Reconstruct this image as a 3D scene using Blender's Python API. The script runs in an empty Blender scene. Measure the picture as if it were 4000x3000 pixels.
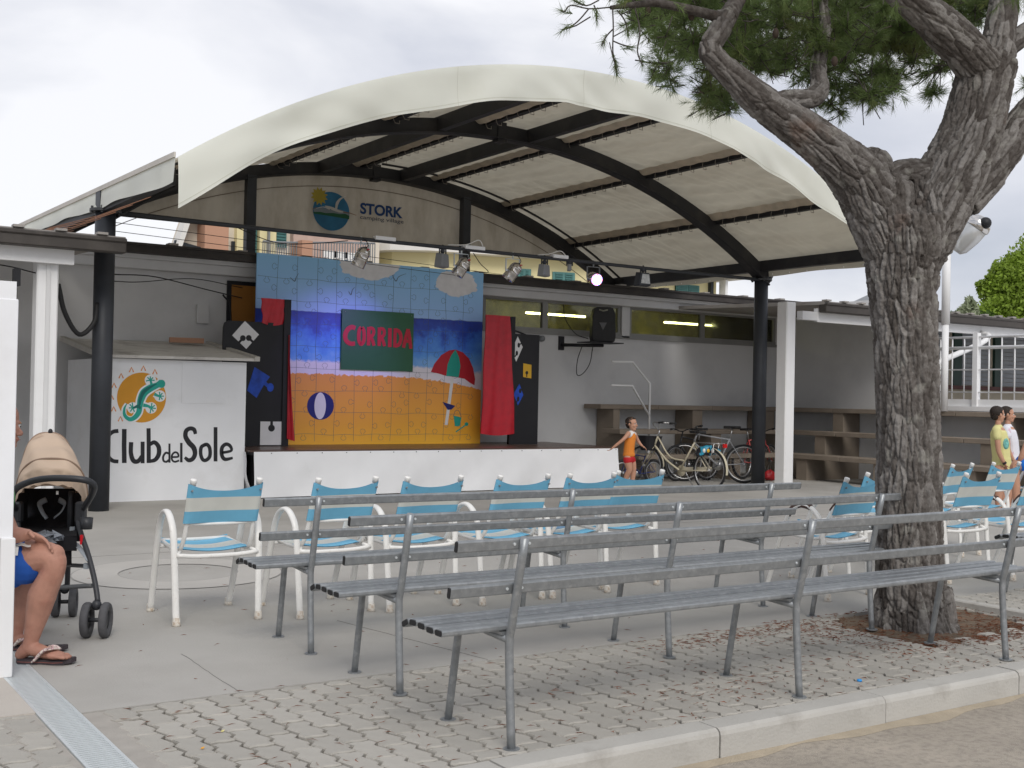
import bpy, bmesh, math, random
import numpy as np
from mathutils import Vector, Matrix, Euler, Quaternion
random.seed(7); np.random.seed(7)
PI = math.pi
S = bpy.context.scene
COL = S.collection

# ------------------------------------------------------------------ camera
TH, PITCH, ROLL, EYE, FPX = math.radians(33.8), .0113, .0200, 1.38, 4565.0
Rt = Vector((math.cos(TH), -math.sin(TH), 0)); Fw0 = Vector((math.sin(TH), math.cos(TH), 0)); Up0 = Vector((0, 0, 1))
Fw = (Fw0 * math.cos(PITCH) + Up0 * math.sin(PITCH)); Up1 = (Up0 * math.cos(PITCH) - Fw0 * math.sin(PITCH))
CR = Rt * math.cos(ROLL) + Up1 * math.sin(ROLL); CU = Up1 * math.cos(ROLL) - Rt * math.sin(ROLL)
cam_d = bpy.data.cameras.new('camera'); cam = bpy.data.objects.new('camera', cam_d); COL.objects.link(cam)
cam_d.sensor_width = 36; cam_d.lens = FPX / 4000 * 36; cam_d.clip_start = .05; cam_d.clip_end = 2000
M = Matrix((( CR.x, CU.x, -Fw.x), (CR.y, CU.y, -Fw.y), (CR.z, CU.z, -Fw.z))).to_4x4()
M.translation = Vector((0, 0, EYE)); cam.matrix_world = M
S.camera = cam
S.view_settings.view_transform = 'Standard'; S.view_settings.look = 'None'; S.view_settings.exposure = .32; S.view_settings.gamma = 1
S.view_settings.use_curve_mapping = False

# ------------------------------------------------------------------ world: overcast sky over a Nishita sky
SUN_EL, SUN_AZ = math.radians(40), math.radians(200)     # sun_rotation, clockwise from +Y
w = bpy.data.worlds.new('World'); S.world = w; w.use_nodes = True
nt = w.node_tree; nt.nodes.clear(); N = nt.nodes.new; LK = nt.links.new
out = N('ShaderNodeOutputWorld'); mixs = N('ShaderNodeMixShader'); bg1 = N('ShaderNodeBackground'); bg2 = N('ShaderNodeBackground')
sky = N('ShaderNodeTexSky'); sky.sky_type = 'NISHITA'; sky.sun_disc = False; sky.sun_elevation = SUN_EL; sky.sun_rotation = SUN_AZ
LK(sky.outputs[0], bg1.inputs[0]); bg1.inputs[1].default_value = .10
tc = N('ShaderNodeTexCoord'); mp = N('ShaderNodeMapping'); mp.inputs['Scale'].default_value = (1, 1, 2.6); mp.inputs['Location'].default_value = (3.1, 2.4, 1.2)
LK(tc.outputs['Generated'], mp.inputs[0])
n1 = N('ShaderNodeTexNoise'); n1.inputs['Scale'].default_value = 2.3; n1.inputs['Detail'].default_value = 6; n1.inputs['Roughness'].default_value = .5; n1.inputs['Distortion'].default_value = .35
LK(mp.outputs[0], n1.inputs[0])
rp = N('ShaderNodeValToRGB'); e = rp.color_ramp.elements
e[0].position = .33; e[0].color = (.41, .44, .51, 1); e[1].position = .62; e[1].color = (.80, .80, .825, 1)
m_ = e.new(.47); m_.color = (.57, .585, .645, 1)
LK(n1.outputs[0], rp.inputs[0]); LK(rp.outputs[0], bg2.inputs[0]); bg2.inputs[1].default_value = 1.0
mixs.inputs[0].default_value = .93; LK(bg1.outputs[0], mixs.inputs[1]); LK(bg2.outputs[0], mixs.inputs[2]); LK(mixs.outputs[0], out.inputs[0])
sd = bpy.data.lights.new('sun', 'SUN'); sd.energy = 1.35; sd.angle = math.radians(28); sd.color = (1, .96, .9)
so = bpy.data.objects.new('sun', sd); COL.objects.link(so)
sdir = Vector((math.sin(SUN_AZ) * math.cos(SUN_EL), math.cos(SUN_AZ) * math.cos(SUN_EL), math.sin(SUN_EL)))
so.rotation_euler = sdir.to_track_quat('Z', 'Y').to_euler(); so.location = (0, -5, 20)
S.cycles.use_adaptive_sampling = True
S.cycles.max_bounces = 6; S.cycles.diffuse_bounces = 3; S.cycles.glossy_bounces = 2; S.cycles.transmission_bounces = 4; S.cycles.transparent_max_bounces = 8
S.cycles.sample_clamp_indirect = 4

# a measured direction of sight (photo pixel) carried out to a real distance, used to read off skeleton points
def sight(x, y):
    return CR * ((x - 2000) / FPX) + CU * (-(y - 1500) / FPX) + Fw
def at(x, y, d):                       # d = horizontal distance ahead, metres
    r = sight(x, y); return Vector((0, 0, EYE)) + r * (d / r.dot(Fw0))
def onY(x, y, Y):
    r = sight(x, y); return Vector((0, 0, EYE)) + r * (Y / r.y)
def gr(x, y, z=0):
    r = sight(x, y); return Vector((0, 0, EYE)) + r * ((z - EYE) / r.z)

# ------------------------------------------------------------------ materials
MATS = {}
def mat(name, col, rough=.7, metal=0, var=.12, vs=3.0, bump=0.0, bs=40.0, spec=.4, rnd=0.0, grime=None, gs=1.2, gamt=.5, emis=None, estr=0, transl=0, coat=0, stretch=None, gthr=(.5, .68)):
    if name in MATS: return MATS[name]
    m = bpy.data.materials.new(name); m.use_nodes = True; t = m.node_tree; b = t.nodes['Principled BSDF']; N = t.nodes.new; L = t.links.new
    b.inputs['Roughness'].default_value = rough; b.inputs['Metallic'].default_value = metal
    b.inputs['Specular IOR Level'].default_value = spec
    if coat: b.inputs['Coat Weight'].default_value = coat
    tc = N('ShaderNodeTexCoord'); src = tc.outputs['Object']
    if stretch:
        mp = N('ShaderNodeMapping'); mp.inputs['Scale'].default_value = stretch; L(src, mp.inputs[0]); src = mp.outputs[0]
    n = N('ShaderNodeTexNoise'); n.inputs['Scale'].default_value = vs; n.inputs['Detail'].default_value = 5; L(src, n.inputs[0])
    mr = N('ShaderNodeMapRange'); mr.inputs[1].default_value = .25; mr.inputs[2].default_value = .75; mr.inputs[3].default_value = 1 - var; mr.inputs[4].default_value = 1 + var; L(n.outputs[0], mr.inputs[0])
    v = mr.outputs[0]
    if rnd:
        oi = N('ShaderNodeObjectInfo'); m2 = N('ShaderNodeMapRange'); m2.inputs[3].default_value = 1 - rnd; m2.inputs[4].default_value = 1 + rnd; L(oi.outputs['Random'], m2.inputs[0])
        mu = N('ShaderNodeMath'); mu.operation = 'MULTIPLY'; L(v, mu.inputs[0]); L(m2.outputs[0], mu.inputs[1]); v = mu.outputs[0]
    c = N('ShaderNodeVectorMath'); c.operation = 'SCALE'; c.inputs[0].default_value = col[:3]; L(v, c.inputs['Scale']); cur = c.outputs[0]
    if grime:
        g = N('ShaderNodeTexNoise'); g.inputs['Scale'].default_value = gs; g.inputs['Detail'].default_value = 7; g.inputs['Roughness'].default_value = .62; L(src, g.inputs[0])
        r = N('ShaderNodeMapRange'); r.inputs[1].default_value = gthr[0]; r.inputs[2].default_value = gthr[1]; r.inputs[4].default_value = gamt; r.clamp = True; L(g.outputs[0], r.inputs[0])
        mx = N('ShaderNodeMix'); mx.data_type = 'RGBA'; L(r.outputs[0], mx.inputs[0]); L(cur, mx.inputs[6]); mx.inputs[7].default_value = (*grime, 1); cur = mx.outputs[2]
    L(cur, b.inputs['Base Color'])
    if bump:
        nb = N('ShaderNodeTexNoise'); nb.inputs['Scale'].default_value = bs; nb.inputs['Detail'].default_value = 4; L(src, nb.inputs[0])
        bp = N('ShaderNodeBump'); bp.inputs['Strength'].default_value = bump; bp.inputs['Distance'].default_value = .01; L(nb.outputs[0], bp.inputs['Height']); L(bp.outputs[0], b.inputs['Normal'])
    if emis:
        b.inputs['Emission Color'].default_value = (*emis, 1); b.inputs['Emission Strength'].default_value = estr
    if transl:
        tr = N('ShaderNodeBsdfTranslucent'); L(cur, tr.inputs[0]); ms = N('ShaderNodeMixShader'); ms.inputs[0].default_value = transl
        L(b.outputs[0], ms.inputs[1]); L(tr.outputs[0], ms.inputs[2]); L(ms.outputs[0], t.nodes['Material Output'].inputs[0])
    MATS[name] = m; return m

concrete = mat('concrete_floor', (.42, .405, .375), .85, var=.10, vs=1.1, bump=.25, bs=90, grime=(.27, .245, .22), gs=.8, gamt=.5, gthr=(.46, .8))
slab_pale = mat('pale_concrete_slab', (.50, .46, .41), .85, var=.08, vs=2, bump=.2, bs=90, grime=(.3, .27, .24), gs=2, gamt=.3)
kerb_m = mat('kerb_concrete', (.46, .445, .41), .85, var=.07, vs=3, bump=.3, bs=70, grime=(.27, .25, .22), gs=3.5, gamt=.6, gthr=(.56, .74), rnd=.04)
paver_m = mat('paver_concrete', (.405, .385, .345), .88, var=.09, vs=9, bump=.35, bs=160, rnd=.09, grime=(.27, .25, .22), gs=6, gamt=.3)
joint_m = mat('joint_sand', (.06, .045, .037), .95, var=.3, vs=30, bump=.4, bs=150)
soil_m = mat('soil', (.15, .11, .075), .95, var=.35, vs=14, bump=.8, bs=60, grime=(.26, .13, .07), gs=9, gamt=.7)
asph = mat('old_asphalt', (.43, .38, .315), .92, var=.16, vs=2.2, bump=.9, bs=170, grime=(.22, .195, .17), gs=26, gamt=.7, gthr=(.45, .75))
white_wall = mat('white_plaster', (.64, .64, .64), .9, var=.04, vs=1.4, bump=.15, bs=60, grime=(.42, .42, .43), gs=.9, gamt=.3)
white_paint = mat('white_paint', (.78, .78, .78), .5, var=.03, vs=4, bump=.05, bs=30, grime=(.55, .54, .52), gs=4, gamt=.35, gthr=(.6, .8))
white_board = mat('white_board', (.83, .84, .86), .5, var=.04, vs=2, bump=.12, bs=7, grime=(.55, .54, .52), gs=1.7, gamt=.4, gthr=(.52, .8))
white_sheet = mat('white_tarpaulin', (.82, .83, .85), .42, var=.04, vs=2.5, bump=.1, bs=5, grime=(.55, .54, .53), gs=2, gamt=.25, gthr=(.58, .8))
plastic_w = mat('white_lacquered_metal', (.80, .79, .76), .35, var=.05, vs=14, grime=(.5, .45, .38), gs=16, gamt=.55, gthr=(.62, .76), rnd=.03)
galv = mat('galvanised_steel', (.29, .305, .315), .42, metal=.55, var=.16, vs=26, bump=.06, bs=60, grime=(.42, .43, .44), gs=30, gamt=.55, gthr=(.52, .66), rnd=.05)
galv_b = mat('bright_galvanised_steel', (.62, .66, .67), .4, metal=.25, var=.1, vs=40, bump=.05, bs=80)
black_rub = mat('black_rubber', (.016, .016, .017), .6, var=.2, vs=20)
black_m = mat('black_painted_steel', (.036, .040, .048), .5, var=.2, vs=3, bump=.12, bs=120, grime=(.07, .07, .075), gs=4, gamt=.4, gthr=(.55, .8))
black_gut = mat('dark_gutter', (.035, .03, .028), .6, var=.2, vs=2, grime=(.08, .07, .06), gs=3, gamt=.5)
brown_gut = mat('brown_gutter', (.052, .045, .040), .55, var=.15, vs=2, grime=(.09, .08, .07), gs=3, gamt=.5)
roof_m = mat('roof_sheet', (.33, .31, .29), .8, var=.15, vs=2, grime=(.2, .17, .14), gs=2, gamt=.5)
beam_m = mat('dark_steel_beam', (.022, .022, .025), .55, var=.25, vs=2, grime=(.06, .055, .05), gs=2.5, gamt=.5)
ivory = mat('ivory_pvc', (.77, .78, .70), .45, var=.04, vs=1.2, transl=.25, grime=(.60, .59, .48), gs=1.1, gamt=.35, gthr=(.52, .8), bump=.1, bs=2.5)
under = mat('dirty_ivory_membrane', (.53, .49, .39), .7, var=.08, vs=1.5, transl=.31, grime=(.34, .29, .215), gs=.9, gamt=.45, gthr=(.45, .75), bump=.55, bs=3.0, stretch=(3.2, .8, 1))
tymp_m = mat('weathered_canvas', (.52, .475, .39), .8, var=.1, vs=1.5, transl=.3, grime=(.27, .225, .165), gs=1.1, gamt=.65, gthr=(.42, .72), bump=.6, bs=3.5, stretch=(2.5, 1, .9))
seam_m = mat('brown_webbing', (.50, .43, .33), .85, var=.2, vs=5)
bl_slab = mat('brown_concrete', (.235, .195, .155), .85, var=.12, vs=4, bump=.2, bs=60, rnd=.06)
flat_black = mat('matt_black_paint', (.012, .012, .015), .55, var=.3, vs=3)
red_cloth = mat('red_satin', (.50, .008, .022), .42, var=.15, vs=9, spec=.5)
stage_m = mat('brown_stage_boards', (.095, .058, .045), .3, var=.2, vs=2, stretch=(1, 8, 1))
glass_m = None
chrome = mat('polished_aluminium', (.62, .60, .58), .16, metal=1, var=.05)
grey_pl = mat('grey_floodlight_body', (.20, .21, .22), .5, var=.1)
yellow_w = mat('pale_yellow_render', (.74, .66, .38), .9, var=.03, vs=.6)
cream_w = mat('cream_render', (.66, .60, .50), .9, var=.04, vs=.6)
terra = mat('terracotta_render', (.48, .27, .18), .9, var=.05, vs=.8)
shutter = mat('green_shutter', (.06, .17, .16), .6, var=.08)
dark_in = mat('dark_interior', (.02, .025, .03), .4)
gravel_roof = mat('cream_roof_edge', (.72, .70, .66), .8, var=.04)
skin = mat('skin_tanned', (.42, .215, .155), .5, var=.14, vs=16, bump=.25, bs=220, grime=(.34, .13, .09), gs=9, gamt=.45, spec=.35)
skin_b = mat('skin_boy', (.50, .27, .18), .55, var=.06, vs=12, spec=.35)
hair_d = mat('dark_brown_hair', (.022, .014, .010), .6, var=.4, vs=60, bump=.6, bs=150)
hair_r = mat('reddish_fair_hair', (.42, .20, .085), .6, var=.25, vs=60, bump=.5, bs=120)

def paint(name, c, r=.6): return mat('paint_' + name, c, r, var=.05, vs=6)
P_black = paint('black', (.018, .018, .022)); P_orange = paint('orange', (.66, .30, .025)); P_teal = paint('teal', (.02, .36, .29)); P_dteal = paint('dark_teal', (.01, .14, .13))
P_white = paint('white', (.76, .76, .77)); P_blue = mat('paint_blue', (.012, .075, .50), .5, var=.45, vs=7); P_red = paint('red', (.50, .02, .035)); P_navy = paint('navy', (.015, .02, .16))
P_cloud = mat('paint_cloud', (.72, .72, .74), .7, var=.1, vs=8); P_green = paint('dark_green', (.02, .115, .05), .45); P_yel = paint('yellow', (.72, .42, .03)); P_line = paint('pencil', (.10, .12, .18))

def stripes(name, axis, edges, cols, rough=.75, rnd=.05):
    m = bpy.data.materials.new(name); m.use_nodes = True; t = m.node_tree; b = t.nodes['Principled BSDF']; N = t.nodes.new; L = t.links.new
    b.inputs['Roughness'].default_value = rough
    tc = N('ShaderNodeTexCoord'); sp = N('ShaderNodeSeparateXYZ'); L(tc.outputs['Object'], sp.inputs[0])
    mr = N('ShaderNodeMapRange'); mr.inputs[1].default_value = edges[0]; mr.inputs[2].default_value = edges[-1]; L(sp.outputs[axis], mr.inputs[0])
    r = N('ShaderNodeValToRGB'); r.color_ramp.interpolation = 'CONSTANT'; el = r.color_ramp.elements
    while len(el) > 1: el.remove(el[-1])
    el[0].position = 0; el[0].color = (*cols[0], 1)
    for i in range(1, len(cols)):
        q = el.new((edges[i] - edges[0]) / (edges[-1] - edges[0])); q.color = (*cols[i], 1)
    L(mr.outputs[0], r.inputs[0])
    n = N('ShaderNodeTexNoise'); n.inputs['Scale'].default_value = 9; L(tc.outputs['Object'], n.inputs[0])
    m2 = N('ShaderNodeMapRange'); m2.inputs[3].default_value = .85; m2.inputs[4].default_value = 1.12; L(n.outputs[0], m2.inputs[0])
    oi = N('ShaderNodeObjectInfo'); m3 = N('ShaderNodeMapRange'); m3.inputs[3].default_value = 1 - rnd; m3.inputs[4].default_value = 1 + rnd; L(oi.outputs['Random'], m3.inputs[0])
    mu = N('ShaderNodeMath'); mu.operation = 'MULTIPLY'; L(m2.outputs[0], mu.inputs[0]); L(m3.outputs[0], mu.inputs[1])
    sc = N('ShaderNodeVectorMath'); sc.operation = 'SCALE'; L(r.outputs[0], sc.inputs[0]); L(mu.outputs[0], sc.inputs['Scale']); L(sc.outputs[0], b.inputs['Base Color'])
    wv = N('ShaderNodeTexWave'); wv.inputs['Scale'].default_value = 150; L(tc.outputs['Object'], wv.inputs[0]); bp = N('ShaderNodeBump'); bp.inputs['Strength'].default_value = .15; bp.inputs['Distance'].default_value = .002
    L(wv.outputs[0], bp.inputs['Height']); L(bp.outputs[0], b.inputs['Normal'])
    return m
SKYB, OFFW = (.165, .46, .66), (.66, .67, .62)
chair_back_m = stripes('striped_back_fabric', 2, (.595, .672, .755, .88), (SKYB, OFFW, SKYB))
chair_seat_m = stripes('striped_seat_fabric', 1, (-.26, -.09, .05, .26), (SKYB, OFFW, SKYB))

# ------------------------------------------------------------------ mesh building
SPLIT = {'end_cap': 'end_cap', 'foot_cap': 'foot_cap', 'rivet': 'rivet', 'screw': 'screw', 'skirt_studs': 'stud', 'bird': 'bird', 'cloud': 'cloud', 'roof_edge': 'roof_edge', 'sun_rays': 'sun_ray',
         'pine_cones': 'pine_cone', 'legs': 'leg', 'armrests': 'armrest', 'rails': 'rail', 'led_rim': 'rim_light', 'led_cluster': 'led', 'mortar_strip': 'mortar_strip', 'stay': 'stay'}
STUFFY = {'lacing', 'spokes', 'shutter_louvres', 'canvas_seam', 'puzzle_lines', 'eyelets'}
class MB:
    def __init__(s): s.v = []; s.f = []; s.sm = []; s.mi = []; s.cur = 0
    def add(s, vs, fs, smooth=False):
        o = len(s.v); s.v += [tuple(p) for p in vs]
        for f in fs: s.f.append([i + o for i in f]); s.sm.append(smooth); s.mi.append(s.cur)
        return s
    def box(s, x0, x1, y0, y1, z0, z1):
        return s.add([(x0, y0, z0), (x1, y0, z0), (x1, y1, z0), (x0, y1, z0), (x0, y0, z1), (x1, y0, z1), (x1, y1, z1), (x0, y1, z1)],
                     [(0, 3, 2, 1), (4, 5, 6, 7), (0, 1, 5, 4), (1, 2, 6, 5), (2, 3, 7, 6), (3, 0, 4, 7)])
    def obox(s, c, ax, ay, az):                      # centre and three half-axes
        c = Vector(c); ax, ay, az = Vector(ax), Vector(ay), Vector(az)
        P = [c + ax * i + ay * j + az * k for k in (-1, 1) for j in (-1, 1) for i in (-1, 1)]
        P = [P[i] for i in (0, 1, 3, 2, 4, 5, 7, 6)]
        return s.add(P, [(0, 3, 2, 1), (4, 5, 6, 7), (0, 1, 5, 4), (1, 2, 6, 5), (2, 3, 7, 6), (3, 0, 4, 7)])
    def bar(s, a, b, w_, h, up=(0, 0, 1)):
        a, b = Vector(a), Vector(b); d = (b - a); u = Vector(up); sd_ = d.cross(u).normalized(); u = sd_.cross(d).normalized()
        return s.obox((a + b) / 2, d / 2, sd_ * w_ / 2, u * h / 2)
    def tube(s, pts, r, n=10, closed=False, caps=True, flat=1.0, up=None, smooth=True, sub=0):
        pts = [Vector(p) for p in pts]
        rr = list(r) if hasattr(r, '__len__') else [r] * len(pts)
        if sub:
            P, R_ = [], []
            m = len(pts)
            for i in range(m if closed else m - 1):
                p0, p1, p2, p3 = (pts[(i - 1) % m] if closed or i > 0 else pts[i] * 2 - pts[i + 1]), pts[i], pts[(i + 1) % m], (pts[(i + 2) % m] if closed or i + 2 < m else pts[i + 1] * 2 - pts[i])
                for k in range(sub):
                    t = k / sub
                    P.append(.5 * ((2 * p1) + (p2 - p0) * t + (2 * p0 - 5 * p1 + 4 * p2 - p3) * t * t + (3 * p1 - p0 - 3 * p2 + p3) * t ** 3)); R_.append(rr[i] * (1 - t) + rr[(i + 1) % m] * t)
            if not closed: P.append(pts[-1]); R_.append(rr[-1])
            pts, rr = P, R_
        m = len(pts); T = []
        for i in range(m):
            a = pts[(i - 1) % m] if closed or i > 0 else pts[i]; b = pts[(i + 1) % m] if closed or i < m - 1 else pts[i]
            T.append((b - a).normalized() if (b - a).length > 1e-9 else Vector((0, 0, 1)))
        u = Vector(up) if up else (Vector((0, 0, 1)) if abs(T[0].z) < .9 else Vector((0, 1, 0)))
        vs = []
        for i in range(m):
            u = (u - T[i] * u.dot(T[i])); u = u.normalized() if u.length > 1e-6 else T[i].orthogonal().normalized(); q = T[i].cross(u)
            for k in range(n):
                a = 2 * PI * k / n; vs.append(pts[i] + q * math.cos(a) * rr[i] + u * math.sin(a) * rr[i] * flat)
        fs = []
        for i in range(m if closed else m - 1):
            j = (i + 1) % m
            for k in range(n): l = (k + 1) % n; fs.append((i * n + k, i * n + l, j * n + l, j * n + k))
        s.add(vs, fs, smooth)
        if caps and not closed:
            o = len(s.v) - m * n
            s.f.append([o + k for k in range(n)][::-1]); s.sm.append(False); s.mi.append(s.cur)
            s.f.append([o + (m - 1) * n + k for k in range(n)]); s.sm.append(False); s.mi.append(s.cur)
        return s
    def sph(s, c, r, n=12, k=8, rot=None):
        c = Vector(c); r = r if hasattr(r, '__len__') else (r, r, r); vs = [Vector((0, 0, -1))]
        for j in range(1, k):
            ph = -PI / 2 + PI * j / k
            for i in range(n): a = 2 * PI * i / n; vs.append(Vector((math.cos(a) * math.cos(ph), math.sin(a) * math.cos(ph), math.sin(ph))))
        vs.append(Vector((0, 0, 1))); R_ = rot.to_matrix() if rot else Matrix.Identity(3)
        vs = [c + R_ @ Vector((p.x * r[0], p.y * r[1], p.z * r[2])) for p in vs]
        fs = [(0, 1 + (i + 1) % n, 1 + i) for i in range(n)]
        for j in range(k - 2):
            for i in range(n): l = (i + 1) % n; fs.append((1 + j * n + i, 1 + j * n + l, 1 + (j + 1) * n + l, 1 + (j + 1) * n + i))
        t = len(vs) - 1; fs += [(1 + (k - 2) * n + i, 1 + (k - 2) * n + (i + 1) % n, t) for i in range(n)]
        return s.add(vs, fs, True)
    def lathe(s, prof, c, ax=(0, 0, 1), n=20, smooth=True):          # prof: (radius, height)
        c = Vector(c); ax = Vector(ax).normalized(); u = ax.orthogonal().normalized(); q = ax.cross(u); vs = []
        for r, h in prof:
            for k in range(n): a = 2 * PI * k / n; vs.append(c + ax * h + (u * math.cos(a) + q * math.sin(a)) * r)
        fs = []
        for i in range(len(prof) - 1):
            for k in range(n): l = (k + 1) % n; fs.append((i * n + k, i * n + l, (i + 1) * n + l, (i + 1) * n + k))
        return s.add(vs, fs, smooth)
    def prism(s, poly, fn, t0, t1):                                  # fn(u, v, t) -> point
        n = len(poly); vs = [fn(u, v, t0) for u, v in poly] + [fn(u, v, t1) for u, v in poly]
        return s.add(vs, [list(range(n))[::-1], list(range(n, 2 * n))] + [(i, (i + 1) % n, n + (i + 1) % n, n + i) for i in range(n)])
    def grid(s, fn, nu, nv, smooth=True):
        vs = [fn(i / nu, j / nv) for j in range(nv + 1) for i in range(nu + 1)]
        return s.add(vs, [(j * (nu + 1) + i, j * (nu + 1) + i + 1, (j + 1) * (nu + 1) + i + 1, (j + 1) * (nu + 1) + i) for j in range(nv) for i in range(nu)], smooth)
    def mesh(s, name, mats, org=(0, 0, 0)):
        me = bpy.data.meshes.new(name); o = Vector(org)
        me.from_pydata([(p[0] - o.x, p[1] - o.y, p[2] - o.z) for p in s.v], [], s.f)
        for m in (mats if isinstance(mats, (list, tuple)) else [mats]): me.materials.append(m)
        me.polygons.foreach_set('use_smooth', s.sm); me.polygons.foreach_set('material_index', s.mi); me.update()
        return me
    def islands(s):
        p = list(range(len(s.v)))
        def find(a):
            while p[a] != a: p[a] = p[p[a]]; a = p[a]
            return a
        for f in s.f:
            r = find(f[0])
            for i in f[1:]: p[find(i)] = r
        grp = {}
        for k, f in enumerate(s.f): grp.setdefault(find(f[0]), []).append(k)
        outs = []
        for ks in grp.values():
            m = MB(); mp_ = {}
            for k in ks:
                for i in s.f[k]:
                    if i not in mp_: mp_[i] = len(m.v); m.v.append(s.v[i])
                m.f.append([mp_[i] for i in s.f[k]]); m.sm.append(s.sm[k]); m.mi.append(s.mi[k])
            outs.append(m)
        return outs
    def build(s, name, mats, parent=None, org=None, bevel=0, flip=False, **tags):
        if name in SPLIT and parent is not None:
            for m in s.islands(): o = m.build('~' + SPLIT[name], mats, parent, bevel=bevel, **tags)
            return o
        if name[0] == '~': name = name[1:]
        if name in STUFFY and 'kind' not in tags: tags['kind'] = 'stuff'
        if parent is not None: org = absloc(parent)
        if org is None:
            a = np.array(s.v); org = ((a[:, 0].min() + a[:, 0].max()) / 2, (a[:, 1].min() + a[:, 1].max()) / 2, a[:, 2].min())
        me = s.mesh(name, mats, org)
        if flip or True:
            bm = bmesh.new(); bm.from_mesh(me); bmesh.ops.recalc_face_normals(bm, faces=bm.faces)
            if bevel: bmesh.ops.bevel(bm, geom=[e_ for e_ in bm.edges if len(e_.link_faces) == 2 and e_.calc_face_angle(0) > .6], offset=bevel, segments=1, affect='EDGES', clamp_overlap=True)
            bm.to_mesh(me); bm.free()
        return link(name, me, parent, org, **tags)
def absloc(o):
    p = Vector(o.location)
    while o.parent: o = o.parent; p += Vector(o.location)
    return p
def link(name, me, parent=None, org=(0, 0, 0), **tags):
    o = bpy.data.objects.new(name, me); COL.objects.link(o)
    if parent is not None: o.parent = parent
    else: o.location = org
    for k, v in tags.items(): o[k] = v
    return o
def thing(name, loc, label, category, group=None):
    o = bpy.data.objects.new(name, None); o.empty_display_size = .2; COL.objects.link(o); o.location = loc
    o['label'] = label; o['category'] = category
    if group: o['group'] = group
    return o
def kids(o): return [c for c in bpy.data.objects if c.parent == o]
KID = {}
def copy_tree(o, parent=None):
    c = o.copy(); COL.objects.link(c)
    if parent is not None: c.parent = parent
    for ch in KID[o.name]: copy_tree(ch, c)
    return c
def remember(o):
    KID[o.name] = kids(o)
    for c in KID[o.name]: remember(c)
def dup(proto, loc, rz, label, group=None, cat=None):
    c = copy_tree(proto); c.location = loc; c.rotation_euler = (0, 0, rz); c['label'] = label
    if group: c['group'] = group
    return c
def vox(mb, size, name, mats, parent=None, smooth=4, fac=.5, org=None, fn=None, deci=0, **tags):
    if parent is not None: org = absloc(parent)
    if org is None: org = (0, 0, 0)
    me = mb.mesh(name + '_tmp', mats, org); o = bpy.data.objects.new(name + '_tmp', me); COL.objects.link(o)
    r = o.modifiers.new('r', 'REMESH'); r.mode = 'VOXEL'; r.voxel_size = size; r.use_smooth_shade = True
    if smooth: sm_ = o.modifiers.new('s', 'SMOOTH'); sm_.factor = fac; sm_.iterations = smooth
    if deci: d_ = o.modifiers.new('d', 'DECIMATE'); d_.ratio = deci
    dg = bpy.context.evaluated_depsgraph_get(); dg.update()
    m2 = bpy.data.meshes.new_from_object(o.evaluated_get(dg)); bpy.data.objects.remove(o); bpy.data.meshes.remove(me)
    m2.materials.clear()
    for m in (mats if isinstance(mats, (list, tuple)) else [mats]): m2.materials.append(m)
    m2.name = name
    if fn: fn(m2)
    m2.polygons.foreach_set('use_smooth', [True] * len(m2.polygons))
    return link(name, m2, parent, org, **tags)
def text_mesh(txt, size, offset=0.0, extrude=.002, xs=1.0, shear=0, sp=1.0):
    cu = bpy.data.curves.new('t', 'FONT'); cu.body = txt; cu.size = size; cu.offset = offset; cu.extrude = extrude; cu.shear = shear; cu.space_character = sp
    o = bpy.data.objects.new('t', cu); COL.objects.link(o); dg = bpy.context.evaluated_depsgraph_get(); dg.update()
    me = bpy.data.meshes.new_from_object(o.evaluated_get(dg)); bpy.data.objects.remove(o)
    vs = [(v.co.x * xs, v.co.y, v.co.z) for v in me.vertices]; fs = [list(p.vertices) for p in me.polygons]; bpy.data.meshes.remove(me)
    return vs, fs
JR = [0]
def ribbon(mb, pts, wid, place, t0, t1, sub=0, closed=False):        # flat painted stroke of width wid in the (u, v) plane
    P = [Vector((p[0], p[1], 0)) for p in pts]; W_ = list(wid) if hasattr(wid, '__len__') else [wid] * len(P)
    JR[0] = (JR[0] + 1) % 97; t1 = t1 + JR[0] * 6e-6
    if sub:
        Q, V = [], []
        m = len(P)
        for i in range(m - 1):
            p0 = P[i - 1] if i > 0 else P[i] * 2 - P[i + 1]; p1, p2 = P[i], P[i + 1]; p3 = P[i + 2] if i + 2 < m else P[i + 1] * 2 - P[i]
            for k in range(sub):
                t = k / sub; Q.append(.5 * ((2 * p1) + (p2 - p0) * t + (2 * p0 - 5 * p1 + 4 * p2 - p3) * t * t + (3 * p1 - p0 - 3 * p2 + p3) * t ** 3)); V.append(W_[i] * (1 - t) + W_[i + 1] * t)
        Q.append(P[-1]); V.append(W_[-1]); P, W_ = Q, V
    m = len(P); Lf, Rg = [], []
    for i in range(m):
        a = P[max(i - 1, 0)]; b = P[min(i + 1, m - 1)]; d = (b - a); d = d.normalized() if d.length > 1e-9 else Vector((1, 0, 0)); nn = Vector((-d.y, d.x, 0)) * W_[i] / 2
        Lf.append(P[i] + nn); Rg.append(P[i] - nn)
    vs = [place(p.x, p.y, t1) for p in Lf] + [place(p.x, p.y, t1) for p in Rg] + [place(p.x, p.y, t0) for p in Lf] + [place(p.x, p.y, t0) for p in Rg]
    fs = []
    for i in range(m - 1):
        fs += [(i, i + 1, m + i + 1, m + i), (i, i + 1, 2 * m + i + 1, 2 * m + i), (m + i, m + i + 1, 3 * m + i + 1, 3 * m + i)]
    fs += [(0, m, 3 * m, 2 * m), (m - 1, 2 * m - 1, 4 * m - 1, 3 * m - 1)]
    return mb.add(vs, fs)

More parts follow.
